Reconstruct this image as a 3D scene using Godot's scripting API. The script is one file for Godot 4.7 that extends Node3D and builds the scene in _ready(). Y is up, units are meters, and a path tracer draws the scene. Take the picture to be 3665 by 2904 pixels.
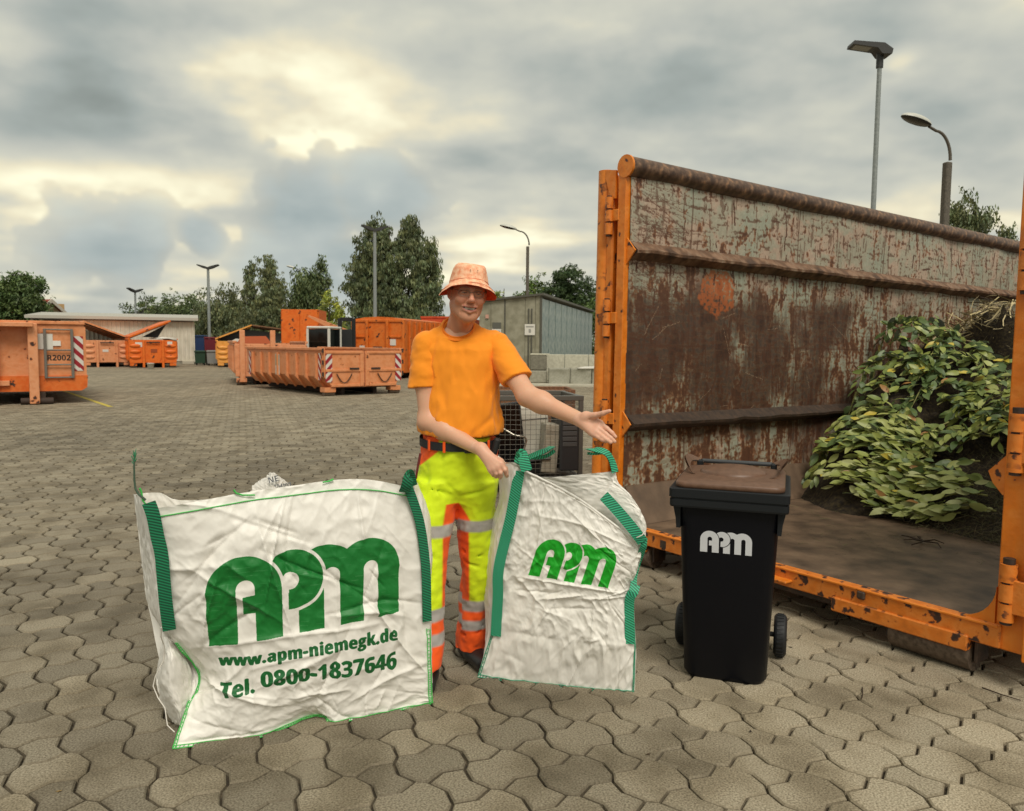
extends Node3D
# A recycling yard: worker, two big bags and a wheelie bin before an open green-waste container.

var mats := {}
var used_names := {}


func _ready() -> void:
	setup_camera_and_light()
	build_ground()
	build_far_buildings()
	build_trees()
	build_lamps()
	build_yard_containers()
	build_open_container()
	build_green_waste()
	build_cage()
	build_shed()
	build_bin()
	build_bag_one()
	build_bag_two()
	build_person()
	build_litter()


func setup_camera_and_light() -> void:
	var cam := Camera3D.new()
	cam.name = "camera"
	add_child(cam)
	cam.position = Vector3(0, 1.5, 0)
	cam.rotation_degrees = Vector3(-4.52, 0, 0.5)
	cam.fov = 54.93
	var lens := CameraAttributesPhysical.new()
	lens.frustum_focal_length = 23.085
	lens.frustum_focus_distance = 3.7
	lens.exposure_aperture = 5.6
	lens.frustum_near = 0.05
	lens.frustum_far = 600.0
	cam.attributes = lens
	cam.current = true
	var env := Environment.new()
	env.background_mode = Environment.BG_SKY
	var sky := Sky.new()
	var sm := PanoramaSkyMaterial.new()
	sm.panorama = sky_panorama()
	sky.sky_material = sm
	env.sky = sky
	env.background_energy_multiplier = 1.0
	env.tonemap_mode = Environment.TONE_MAPPER_LINEAR
	env.tonemap_exposure = 1.45
	env.sdfgi_enabled = true
	env.ssao_enabled = true
	env.ssil_enabled = true
	var we := WorldEnvironment.new()
	we.name = "environment"
	we.environment = env
	add_child(we)
	var sun := DirectionalLight3D.new()
	sun.name = "sun"
	sun.light_energy = 0.5
	sun.light_color = Color(1.0, 0.97, 0.92)
	sun.light_angular_distance = 25.0
	sun.shadow_enabled = true
	sun.rotation_degrees = Vector3(-52, 18, 0)
	sun.sky_mode = DirectionalLight3D.SKY_MODE_LIGHT_ONLY
	add_child(sun)


func sky_panorama() -> ImageTexture:
	var w := 2048
	var h := 1024
	var n1 := FastNoiseLite.new()
	n1.seed = 11
	n1.noise_type = FastNoiseLite.TYPE_SIMPLEX_SMOOTH
	n1.frequency = 1.35
	n1.fractal_octaves = 7
	n1.fractal_gain = 0.52
	var n2 := FastNoiseLite.new()
	n2.seed = 5
	n2.noise_type = FastNoiseLite.TYPE_SIMPLEX_SMOOTH
	n2.frequency = 4.6
	n2.fractal_octaves = 6
	n2.fractal_gain = 0.55
	var n3 := FastNoiseLite.new()
	n3.seed = 23
	n3.noise_type = FastNoiseLite.TYPE_SIMPLEX_SMOOTH
	n3.frequency = 8.5
	n3.fractal_octaves = 5
	# cloud masses: azimuth, elevation, half width, half height, lightness
	var soft := [
		[-0.2565, 0.3140, 0.16, 0.055, 0.36], [-0.3009, 0.2722, 0.12, 0.05, 0.14], [-0.4078, 0.3495, 0.16, 0.05, -0.16], [-0.5227, 0.2672, 0.14, 0.08, -0.10],
		[-0.4643, 0.2323, 0.17, 0.06, -0.16], [-0.5080, 0.1705, 0.30, 0.032, 0.36], [-0.2238, 0.2429, 0.07, 0.014, 0.2],
		[-0.5563, 0.2933, 0.03, 0.03, 0.2],
		[0.1150, 0.3299, 0.22, 0.05, -0.22], [0.2949, 0.3347, 0.22, 0.07, -0.16], [0.3780, 0.2223, 0.2, 0.07, -0.06],
		[0.4435, 0.3114, 0.03, 0.012, 0.3], [0.5520, 0.1404, 0.12, 0.03, 0.22], [-0.0605, 0.1151, 0.10, 0.04, 0.26],
		[0.0531, 0.1510, 0.09, 0.03, 0.12], [-0.0495, 0.3045, 0.12, 0.06, 0.05], [-0.3786, 0.0881, 0.12, 0.04, 0.14],
		[-0.5555, 0.0790, 0.10, 0.05, 0.12]]
	# heaped clouds with a bright rim: azimuth, elevation, half width, half height
	var heaps := [[-0.2558, 0.1521, 0.085, 0.085], [-0.1670, 0.1755, 0.10, 0.06], [-0.4728, 0.1046, 0.095, 0.055], [-0.3779, 0.1209, 0.035, 0.03], [-0.2310, 0.0936, 0.12, 0.06]]
	var ramp := Gradient.new()
	ramp.offsets = PackedFloat32Array([0.0, 0.3, 0.5, 0.68, 0.84, 1.0])
	ramp.colors = PackedColorArray([Color8(132, 140, 136), Color8(160, 168, 164), Color8(184, 187, 179), Color8(203, 203, 189), Color8(230, 222, 194), Color8(255, 251, 220)])
	var data := PackedFloat32Array()
	data.resize(w * h * 3)
	var ground_color := Color8(120, 114, 102).srgb_to_linear()
	var at := 0
	var lut := PackedColorArray()
	for i in 513:
		lut.append(ramp.sample(i / 512.0).srgb_to_linear())
	for y in h:
		var el: float = (0.5 - (y + 0.5) / h) * PI
		if el < -0.02:
			for x in w:
				data[at] = ground_color.r
				data[at + 1] = ground_color.g
				data[at + 2] = ground_color.b
				at += 3
			continue
		var se := sin(el)
		var ce := cos(el)
		var q := 1.0 / (maxf(se, 0.0) + 0.16)
		for x in w:
			var az: float = (x + 0.5) / w * TAU
			if az > PI:
				az -= TAU
			var sx := sin(az)
			var cz := cos(az)
			var a := n1.get_noise_2d(sx * ce * q, cz * ce * q * 1.3)
			var b := n2.get_noise_3d(sx * ce, se * 1.9, cz * ce)
			var l := 0.60 + 0.34 * a + 0.24 * b
			var cool := 0.0
			if absf(az) < 1.0 and el < 0.75:
				var wx := az + 0.03 * b
				var wy := el + 0.02 * a
				for s in soft:
					var dx: float = (wx - s[0]) / s[2]
					var dy: float = (wy - s[1]) / s[3]
					var r2 := dx * dx + dy * dy
					if r2 < 6.0:
						l += s[4] * exp(-r2)
				var c := n3.get_noise_3d(sx * ce, se * 1.2, cz * ce)
				var m := -1.0
				for s in heaps:
					var dx: float = (az - s[0]) / s[2]
					var dy: float = (el - s[1]) / s[3]
					m = maxf(m, 1.0 - sqrt(dx * dx + dy * dy))
				m += 0.62 * c + 0.30 * b - 0.05
				if m > 0.0:
					var k := smoothstep(0.0, 0.07, m)
					var inside := 0.47 + 0.22 * b - 0.16 * smoothstep(0.1, 0.8, m) + 0.30 * c + 0.10 * (1.0 - smoothstep(0.0, 0.3, m))
					l = lerpf(l, inside, k * 0.7)
					cool = k * smoothstep(0.05, 0.5, m)
			var col := lut[int(clampf(l, 0.0, 1.0) * 512.0)]
			data[at] = 0.74 * col.r * (1.0 - 0.06 * cool)
			data[at + 1] = 0.74 * col.g
			data[at + 2] = 0.74 * col.b * (1.0 + 0.06 * cool)
			at += 3
	return ImageTexture.create_from_image(Image.create_from_data(w, h, false, Image.FORMAT_RGBF, data.to_byte_array()))



# ---------------------------------------------------------------- helpers

func numbered(called: String) -> String:
	if not used_names.has(called):
		used_names[called] = 0
		return called
	used_names[called] += 1
	return "%s_%03d" % [called, used_names[called]]


func tag(o: Node3D, label: String, category: String, group := "", kind := "") -> Node3D:
	if label:
		o.set_meta("label", label)
	if category:
		o.set_meta("category", category)
	if group:
		o.set_meta("group", group)
	if kind:
		o.set_meta("kind", kind)
	return o


func thing(called: String, label: String, category: String, at := Vector3.ZERO, yaw := 0.0, group := "") -> Node3D:
	var o := Node3D.new()
	o.name = numbered(called)
	add_child(o, true)
	o.position = at
	o.rotation.y = yaw
	tag(o, label, category, group)
	return o


func nst(smooth := false) -> SurfaceTool:
	var st := SurfaceTool.new()
	st.begin(Mesh.PRIMITIVE_TRIANGLES)
	st.set_smooth_group(0 if smooth else -1)
	return st


func done(st: SurfaceTool, m: Material) -> ArrayMesh:
	st.generate_normals()
	st.index()
	var mesh := st.commit()
	mesh.surface_set_material(0, m)
	return mesh


func place(called: String, mesh: Mesh, parent: Node3D = null, m: Material = null) -> MeshInstance3D:
	var o := MeshInstance3D.new()
	o.name = numbered(called) if parent == null else called
	o.mesh = mesh
	if m:
		o.material_override = m
	if parent == null:
		add_child(o, true)
	else:
		part_name(parent, o, called)
	return o


func part_name(parent: Node3D, o: Node3D, called: String) -> void:
	var k: int = parent.get_meta("_n_" + called, 0)
	parent.set_meta("_n_" + called, k + 1)
	o.name = called if k == 0 else "%s_%03d" % [called, k]
	parent.add_child(o, true)


func obj(called: String, st: SurfaceTool, m: Material, parent: Node3D = null) -> MeshInstance3D:
	return place(called, done(st, m), parent)


func many(called: String, mesh: Mesh, where: Array, colors: PackedColorArray, parent: Node3D = null) -> MultiMeshInstance3D:
	var mm := MultiMesh.new()
	mm.transform_format = MultiMesh.TRANSFORM_3D
	mm.use_colors = colors.size() > 0
	mm.mesh = mesh
	mm.instance_count = where.size()
	for i in where.size():
		mm.set_instance_transform(i, where[i])
		if colors.size():
			mm.set_instance_color(i, colors[i])
	var o := MultiMeshInstance3D.new()
	o.multimesh = mm
	if parent == null:
		o.name = numbered(called)
		add_child(o, true)
	else:
		part_name(parent, o, called)
	o.set_meta("kind", "stuff")
	return o


func tri_out(st: SurfaceTool, a: Vector3, b: Vector3, c: Vector3, mid: Vector3) -> void:
	if (a - c).cross(a - b).dot(a + b + c - 3.0 * mid) < 0.0:
		var t := b
		b = c
		c = t
	st.add_vertex(a)
	st.add_vertex(b)
	st.add_vertex(c)


func quad_out(st: SurfaceTool, a: Vector3, b: Vector3, c: Vector3, d: Vector3, mid: Vector3) -> void:
	tri_out(st, a, b, c, mid)
	tri_out(st, a, c, d, mid)


# a box with chamfered edges
func bx(st: SurfaceTool, at: Vector3, size: Vector3, bevel := 0.0, turn := Basis()) -> void:
	var h := size * 0.5
	var b := minf(bevel, minf(h.x, minf(h.y, h.z)) * 0.9)
	var f := func(p: Vector3) -> Vector3: return at + turn * p
	for ax in 3:
		var u := (ax + 1) % 3
		var v := (ax + 2) % 3
		for s in [-1.0, 1.0]:
			var q: Array[Vector3] = []
			for k in [[-1.0, -1.0], [1.0, -1.0], [1.0, 1.0], [-1.0, 1.0]]:
				var p := Vector3.ZERO
				p[ax] = s * h[ax]
				p[u] = k[0] * (h[u] - b)
				p[v] = k[1] * (h[v] - b)
				q.append(f.call(p))
			quad_out(st, q[0], q[1], q[2], q[3], at)
	if b <= 0.0:
		return
	for ax in 3:
		var u := (ax + 1) % 3
		var v := (ax + 2) % 3
		for su in [-1.0, 1.0]:
			for sv in [-1.0, 1.0]:
				var q: Array[Vector3] = []
				for k in [[-1.0, 0], [1.0, 0], [1.0, 1], [-1.0, 1]]:
					var p := Vector3.ZERO
					p[ax] = k[0] * (h[ax] - b)
					p[u] = su * (h[u] - (b if k[1] == 0 else 0.0))
					p[v] = sv * (h[v] - (0.0 if k[1] == 0 else b))
					q.append(f.call(p))
				quad_out(st, q[0], q[1], q[2], q[3], at)
	for sx in [-1.0, 1.0]:
		for sy in [-1.0, 1.0]:
			for sz in [-1.0, 1.0]:
				tri_out(st, f.call(Vector3(sx * h.x, sy * (h.y - b), sz * (h.z - b))), f.call(Vector3(sx * (h.x - b), sy * h.y, sz * (h.z - b))), f.call(Vector3(sx * (h.x - b), sy * (h.y - b), sz * h.z)), at)


func box_part(called: String, at: Vector3, size: Vector3, m: Material, parent: Node3D, bevel := 0.006, turn := Basis()) -> MeshInstance3D:
	var st := nst()
	bx(st, at, size, bevel, turn)
	return obj(called, st, m, parent)


func ring_quads(st: SurfaceTool, r0: PackedVector3Array, r1: PackedVector3Array, mid: Vector3) -> void:
	var n := r0.size()
	for i in n:
		var j := (i + 1) % n
		quad_out(st, r0[i], r0[j], r1[j], r1[i], mid)


func cap_fan(st: SurfaceTool, r: PackedVector3Array, mid: Vector3) -> void:
	var c := Vector3.ZERO
	for p in r:
		c += p
	c /= r.size()
	for i in r.size():
		tri_out(st, c, r[i], r[(i + 1) % r.size()], mid)


func tube(st: SurfaceTool, pts: Array, r0: float, r1 := -1.0, sides := 10, caps := true) -> void:
	if r1 < 0.0:
		r1 = r0
	var n := pts.size()
	var side := Vector3.ZERO
	var last := PackedVector3Array()
	for i in n:
		var d: Vector3 = (pts[mini(i + 1, n - 1)] - pts[maxi(i - 1, 0)]).normalized()
		if i == 0:
			side = d.cross(Vector3.UP if absf(d.y) < 0.9 else Vector3.RIGHT).normalized()
		side = (side - d * side.dot(d)).normalized()
		var up := d.cross(side)
		var r := lerpf(r0, r1, i / float(n - 1))
		var ring := PackedVector3Array()
		for k in sides:
			var a := TAU * k / sides
			ring.append(pts[i] + (side * cos(a) + up * sin(a)) * r)
		if i > 0:
			ring_quads(st, last, ring, (pts[i] + pts[i - 1]) * 0.5)
		if caps and (i == 0 or i == n - 1):
			st.set_smooth_group(-1)
			cap_fan(st, ring, pts[i] - d * (-1.0 if i == 0 else 1.0))
			st.set_smooth_group(0)
		last = ring


func tube_part(called: String, pts: Array, r: float, m: Material, parent: Node3D, r1 := -1.0, sides := 10) -> MeshInstance3D:
	var st := nst(true)
	tube(st, pts, r, r1, sides)
	return obj(called, st, m, parent)


# an outline in the plane of ex and ey, thickened along ez by depth
func prism(st: SurfaceTool, outline: PackedVector2Array, depth: float, at: Vector3, ex := Vector3.RIGHT, ey := Vector3.UP) -> void:
	var ez := ex.cross(ey)
	var idx := Geometry2D.triangulate_polygon(outline)
	for s in [0.0, 1.0]:
		for t in range(0, idx.size(), 3):
			var q: Array[Vector3] = []
			for k in 3:
				var p := outline[idx[t + k]]
				q.append(at + ex * p.x + ey * p.y + ez * depth * s)
			tri_out(st, q[0], q[1], q[2], (q[0] + q[1] + q[2]) / 3.0 + ez * (0.5 - s) * depth)
	var ccw := not Geometry2D.is_polygon_clockwise(outline)
	for i in outline.size():
		var a := outline[i]
		var b := outline[(i + 1) % outline.size()]
		var a3 := at + ex * a.x + ey * a.y
		var b3 := at + ex * b.x + ey * b.y
		var nrm := Vector2(b.y - a.y, a.x - b.x) * (1.0 if ccw else -1.0)
		var inner := (a3 + b3) * 0.5 + ez * depth * 0.5 - (ex * nrm.x + ey * nrm.y).normalized()
		quad_out(st, a3, b3, b3 + ez * depth, a3 + ez * depth, inner)


func lathe(st: SurfaceTool, profile: Array, sides: int, xf := Transform3D()) -> void:
	var last := PackedVector3Array()
	for i in profile.size():
		var ring := PackedVector3Array()
		for k in sides:
			var a := TAU * k / sides
			ring.append(xf * Vector3(cos(a) * profile[i].x, profile[i].y, sin(a) * profile[i].x))
		if i > 0:
			for k in sides:
				var j := (k + 1) % sides
				var p := [last[k], last[j], ring[j], ring[k]]
				for t in [[0, 1, 2], [0, 2, 3]]:
					if p[t[0]].distance_squared_to(p[t[1]]) > 1e-12 and p[t[1]].distance_squared_to(p[t[2]]) > 1e-12 and p[t[0]].distance_squared_to(p[t[2]]) > 1e-12:
						st.add_vertex(p[t[0]])
						st.add_vertex(p[t[1]])
						st.add_vertex(p[t[2]])
		last = ring


# a strip of cloth along pts, sides[i] being half its width
func ribbon(st: SurfaceTool, pts: Array, sides: Array, thick := 0.003) -> void:
	var n := pts.size()
	var run := 0.0
	for i in n - 1:
		var a: Vector3 = pts[i]
		var b: Vector3 = pts[i + 1]
		var sa: Vector3 = sides[i]
		var sb: Vector3 = sides[i + 1]
		var nrm := (b - a).cross(sa).normalized() * thick
		var r2 := run + a.distance_to(b)
		var wa := sa.length()
		var q := [[a - sa, Vector2(-wa, run)], [a + sa, Vector2(wa, run)], [b + sb, Vector2(wa, r2)], [b - sb, Vector2(-wa, r2)]]
		for s in [1.0, -1.0]:
			for t in ([0, 1, 2, 0, 2, 3] if s > 0 else [0, 2, 1, 0, 3, 2]):
				st.set_uv(q[t][1])
				st.add_vertex(q[t][0] + nrm * s * 0.5)
		run = r2


func lin(r: float, g: float, b: float) -> Color:
	return Color(r, g, b).linear_to_srgb()


func flat(key: String, c: Color, rough := 0.6, metal := 0.0) -> StandardMaterial3D:
	if mats.has(key):
		return mats[key]
	var m := StandardMaterial3D.new()
	m.resource_name = key
	m.albedo_color = c
	m.roughness = rough
	m.metallic = metal
	mats[key] = m
	return m


func noise_tex(freq: float, seed_: int, offsets: Array, colors: Array, size := 512, octaves := 5, type := FastNoiseLite.TYPE_SIMPLEX_SMOOTH, normal := false, bump := 4.0) -> NoiseTexture2D:
	var n := FastNoiseLite.new()
	n.seed = seed_
	n.noise_type = type
	n.frequency = freq
	n.fractal_octaves = octaves
	var t := NoiseTexture2D.new()
	t.width = size
	t.height = size
	t.seamless = true
	t.noise = n
	if normal:
		t.as_normal_map = true
		t.bump_strength = bump
	elif offsets.size():
		var g := Gradient.new()
		g.offsets = PackedFloat32Array(offsets)
		g.colors = PackedColorArray(colors)
		t.color_ramp = g
	return t


# a mottled surface mapped by the object's own axes; span is the size of the pattern in metres
func mottled(key: String, offsets: Array, colors: Array, span := 1.0, freq := 0.012, rough := 0.7, seed_ := 1, metal := 0.0, bump := 0.0) -> StandardMaterial3D:
	if mats.has(key):
		return mats[key]
	var m := flat(key, Color.WHITE, rough, metal)
	m.albedo_texture = noise_tex(freq, seed_, offsets, colors)
	m.uv1_triplanar = true
	m.uv1_scale = Vector3.ONE / span
	if bump > 0.0:
		m.normal_enabled = true
		m.normal_texture = noise_tex(freq * 3.0, seed_ + 7, [], [], 512, 4, FastNoiseLite.TYPE_SIMPLEX_SMOOTH, true, bump)
		m.normal_scale = 0.5
	return m


# paint over steel that chips to rust where the noise is highest
func paint(key: String, c: Color, wear: float, span := 1.2, seed_ := 3, rough := 0.5) -> StandardMaterial3D:
	if mats.has(key):
		return mats[key]
	var d := c.darkened(0.10)
	var l := c.lightened(0.08)
	var t := 1.0 - wear
	var m := mottled(key, [0.0, 0.35, 0.6, t - 0.015, t + 0.01, t + 0.06, 1.0], [d, c, l, c.lerp(Color8(170, 90, 40), 0.15), Color8(122, 66, 36), Color8(70, 44, 32), Color8(44, 32, 28)], span, 0.011, rough, seed_, 0.0, 2.0)
	return m



# ---------------------------------------------------------------- blended solids

class Solid:
	var lo: Vector3
	var cell: float
	var nx: int
	var ny: int
	var nz: int
	var d := PackedFloat32Array()

	func _init(one: Vector3, other: Vector3, size: float) -> void:
		var from := one.min(other)
		var to := one.max(other)
		lo = from
		cell = size
		nx = int(ceil((to.x - from.x) / size)) + 1
		ny = int(ceil((to.y - from.y) / size)) + 1
		nz = int(ceil((to.z - from.z) / size)) + 1
		d.resize(nx * ny * nz)
		d.fill(9.0)

	func span(a: Vector3, b: Vector3) -> Array:
		return [clampi(int(floor((a.x - lo.x) / cell)), 0, nx - 1), clampi(int(ceil((b.x - lo.x) / cell)), 0, nx - 1), clampi(int(floor((a.y - lo.y) / cell)), 0, ny - 1), clampi(int(ceil((b.y - lo.y) / cell)), 0, ny - 1), clampi(int(floor((a.z - lo.z) / cell)), 0, nz - 1), clampi(int(ceil((b.z - lo.z) / cell)), 0, nz - 1)]

	func put(i: int, v: float, k: float, carve: bool) -> void:
		var e := d[i]
		if carve:
			v = -v
			var q := maxf(k - absf(e - v), 0.0) / k
			d[i] = maxf(e, v) + q * q * k * 0.25
		else:
			var q := maxf(k - absf(e - v), 0.0) / k
			d[i] = minf(e, v) - q * q * k * 0.25

	# a capsule that tapers from ra to rb
	func cap(a: Vector3, b: Vector3, ra: float, rb: float, k := 0.02, carve := false) -> void:
		var r := maxf(ra, rb) + k + cell * 3.0
		var s := span(a.min(b) - Vector3.ONE * r, a.max(b) + Vector3.ONE * r)
		var ab := b - a
		var inv := 1.0 / maxf(ab.length_squared(), 1e-9)
		for z in range(s[4], s[5] + 1):
			for y in range(s[2], s[3] + 1):
				var i: int = (z * ny + y) * nx + s[0]
				var p := Vector3(lo.x + s[0] * cell, lo.y + y * cell, lo.z + z * cell)
				for x in range(s[0], s[1] + 1):
					var t := clampf((p - a).dot(ab) * inv, 0.0, 1.0)
					var v := p.distance_to(a + ab * t) - ra - (rb - ra) * t
					if v < r:
						put(i, v, k, carve)
					i += 1
					p.x += cell

	func ell(c: Vector3, r: Vector3, k := 0.02, turn := Basis(), carve := false) -> void:
		var m := maxf(r.x, maxf(r.y, r.z)) + k + cell * 3.0
		var s := span(c - Vector3.ONE * m, c + Vector3.ONE * m)
		var inv := turn.inverse()
		for z in range(s[4], s[5] + 1):
			for y in range(s[2], s[3] + 1):
				var i: int = (z * ny + y) * nx + s[0]
				var p := Vector3(lo.x + s[0] * cell, lo.y + y * cell, lo.z + z * cell)
				for x in range(s[0], s[1] + 1):
					var q := inv * (p - c) / r
					var k0 := q.length()
					var k1 := (q / r).length()
					var v := k0 * (k0 - 1.0) / maxf(k1, 1e-6)
					if v < k + cell * 4.0:
						put(i, v, k, carve)
					i += 1
					p.x += cell

	# stacked ellipses: rows of [y, centre x, centre z, half width, half depth], by rising y
	func stack(rows: Array, k := 0.02, power := 2.0) -> void:
		var y0: float = rows[0][0]
		var y1: float = rows[-1][0]
		var ylo := clampi(int((y0 - lo.y) / cell) - 3, 0, ny - 1)
		var yhi := clampi(int((y1 - lo.y) / cell) + 4, 0, ny - 1)
		for y in range(ylo, yhi + 1):
			var py := lo.y + y * cell
			var j := 0
			while j < rows.size() - 2 and py > rows[j + 1][0]:
				j += 1
			var t := clampf((py - rows[j][0]) / (rows[j + 1][0] - rows[j][0]), 0.0, 1.0)
			t = t * t * (3.0 - 2.0 * t) * 0.5 + t * 0.5
			var cx: float = lerpf(rows[j][1], rows[j + 1][1], t)
			var cz: float = lerpf(rows[j][2], rows[j + 1][2], t)
			var a: float = lerpf(rows[j][3], rows[j + 1][3], t)
			var b: float = lerpf(rows[j][4], rows[j + 1][4], t)
			var out := maxf(y0 - py, py - y1)
			var rm := minf(a, b)
			var s := span(Vector3(cx - a - 0.06, 0, cz - b - 0.06), Vector3(cx + a + 0.06, 0, cz + b + 0.06))
			for z in range(s[4], s[5] + 1):
				var pz := absf(lo.z + z * cell - cz) / b
				var i: int = (z * ny + y) * nx + s[0]
				for x in range(s[0], s[1] + 1):
					var px := absf(lo.x + x * cell - cx) / a
					var v: float = ((sqrt(px * px + pz * pz) if power == 2.0 else pow(pow(px, power) + pow(pz, power), 1.0 / power)) - 1.0) * rm
					put(i, maxf(v, out), k, false)
					i += 1

	func cut_below(y: float, slope := Vector3.ZERO, origin := Vector3.ZERO) -> void:
		for z in nz:
			for yy in ny:
				var i := (z * ny + yy) * nx
				for x in nx:
					if d[i + x] < 1.0:
						var p := lo + Vector3(x, yy, z) * cell
						d[i + x] = maxf(d[i + x], y + (p - origin).dot(slope) - p.y)

	func rough(n: FastNoiseLite, amount: float, stretch: Vector3, from := -1e9) -> void:
		for z in nz:
			for y in ny:
				var i := (z * ny + y) * nx
				var py := lo.y + y * cell
				if py < from:
					continue
				for x in nx:
					if absf(d[i + x]) < 0.03:
						d[i + x] += amount * n.get_noise_3d((lo.x + x * cell) * stretch.x, py * stretch.y, (lo.z + z * cell) * stretch.z)

	# surface nets, appended to the arrays in out: [vertices, normals, colours, indices]
	func mesh(out: Array, colour: Callable, xf := Transform3D()) -> void:
		var vid := PackedInt32Array()
		vid.resize(d.size())
		vid.fill(-1)
		var vs: PackedVector3Array = out[0]
		var cs: PackedColorArray = out[2]
		var ids: PackedInt32Array = out[3]
		var base := vs.size()
		var cells := PackedInt32Array()
		var sy := nx
		var sz := nx * ny
		var off := PackedInt32Array([0, 1, sy, sy + 1, sz, sz + 1, sz + sy, sz + sy + 1])
		var corner: Array[Vector3] = [Vector3(0, 0, 0), Vector3(1, 0, 0), Vector3(0, 1, 0), Vector3(1, 1, 0), Vector3(0, 0, 1), Vector3(1, 0, 1), Vector3(0, 1, 1), Vector3(1, 1, 1)]
		var edges := PackedInt32Array([0, 1, 2, 3, 4, 5, 6, 7, 0, 2, 1, 3, 4, 6, 5, 7, 0, 4, 1, 5, 2, 6, 3, 7])
		for z in nz - 1:
			for y in ny - 1:
				var i := (z * ny + y) * nx
				for x in nx - 1:
					var f := d[i]
					if f < 1.0:
						var neg := f < 0.0
						if (d[i + 1] < 0.0) != neg or (d[i + sy] < 0.0) != neg or (d[i + sy + 1] < 0.0) != neg or (d[i + sz] < 0.0) != neg or (d[i + sz + 1] < 0.0) != neg or (d[i + sz + sy] < 0.0) != neg or (d[i + sz + sy + 1] < 0.0) != neg:
							var sum := Vector3.ZERO
							var n := 0
							for e in range(0, 24, 2):
								var ea := edges[e]
								var eb := edges[e + 1]
								var da := d[i + off[ea]]
								var db := d[i + off[eb]]
								if (da < 0.0) != (db < 0.0):
									sum += corner[ea].lerp(corner[eb], da / (da - db))
									n += 1
							var p := lo + (Vector3(x, y, z) + sum / n) * cell
							vid[i] = vs.size()
							cells.append(i)
							cs.append(colour.call(p))
							vs.append(xf * p)
					i += 1
		for i in cells:
			var neg := d[i] < 0.0
			if (d[i + 1] < 0.0) != neg and i >= sy + sz:
				_quad(ids, vid[i], vid[i - sy], vid[i - sy - sz], vid[i - sz], neg)
			if (d[i + sy] < 0.0) != neg and i >= 1 + sz:
				_quad(ids, vid[i], vid[i - sz], vid[i - sz - 1], vid[i - 1], neg)
			if (d[i + sz] < 0.0) != neg and i >= 1 + sy:
				_quad(ids, vid[i], vid[i - 1], vid[i - 1 - sy], vid[i - sy], neg)
		var ns: PackedVector3Array = out[1]
		ns.resize(vs.size())
		for t in range(out[4], ids.size(), 3):
			var a := ids[t]
			var b := ids[t + 1]
			var c := ids[t + 2]
			var n := (vs[a] - vs[c]).cross(vs[a] - vs[b])
			ns[a] += n
			ns[b] += n
			ns[c] += n
		for i in range(base, vs.size()):
			ns[i] = ns[i].normalized()
		out[0] = vs
		out[1] = ns
		out[2] = cs
		out[3] = ids
		out[4] = ids.size()

	func _quad(ids: PackedInt32Array, a: int, b: int, c: int, e: int, neg: bool) -> void:
		if a < 0 or b < 0 or c < 0 or e < 0:
			return
		if neg:
			ids.append_array(PackedInt32Array([a, c, b, a, e, c]))
		else:
			ids.append_array(PackedInt32Array([a, b, c, a, c, e]))


func soup() -> Array:
	return [PackedVector3Array(), PackedVector3Array(), PackedColorArray(), PackedInt32Array(), 0]


func soup_part(called: String, s: Array, m: Material, parent: Node3D) -> MeshInstance3D:
	var arr := []
	arr.resize(Mesh.ARRAY_MAX)
	arr[Mesh.ARRAY_VERTEX] = s[0]
	arr[Mesh.ARRAY_NORMAL] = s[1]
	arr[Mesh.ARRAY_COLOR] = s[2]
	arr[Mesh.ARRAY_INDEX] = s[3]
	var mesh := ArrayMesh.new()
	mesh.add_surface_from_arrays(Mesh.PRIMITIVE_TRIANGLES, arr)
	mesh.surface_set_material(0, m)
	return place(called, mesh, parent)



# ---------------------------------------------------------------- paving

func paver_outline(small: bool) -> PackedVector2Array:
	var p := 0.13
	var a := 0.0235
	var big: Array[Vector2] = [Vector2(-p, -a), Vector2(-0.056, -0.058), Vector2(-a, -p), Vector2(a, -p), Vector2(0.094, -0.091), Vector2(p, -a), Vector2(p, a), Vector2(0.056, 0.058), Vector2(a, p), Vector2(-a, p), Vector2(-0.094, 0.091), Vector2(-p, a)]
	if not small:
		return PackedVector2Array(big)
	var c := Vector2(p, p)
	var pts: Array[Vector2] = [Vector2(p, a), Vector2(2.0 * p - 0.094, 0.091), Vector2(2.0 * p - a, p), Vector2(2.0 * p - 0.056, 2.0 * p - 0.058), Vector2(p, 2.0 * p - a), Vector2(0.094, 2.0 * p - 0.091), Vector2(a, p), Vector2(0.056, 0.058)]
	# corner of the neighbour to the right bulges towards this gap, the one above is hollow
	pts[1] = Vector2(2.0 * p, 0.0) + Vector2(-0.094, 0.091)
	pts[3] = Vector2(2.0 * p, 2.0 * p) + Vector2(-0.056, -0.058)
	pts[5] = Vector2(0.0, 2.0 * p) + Vector2(0.094, -0.091)
	pts[7] = Vector2(0.056, 0.058)
	var out := PackedVector2Array()
	for q in pts:
		out.append(q - c)
	return out


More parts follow.
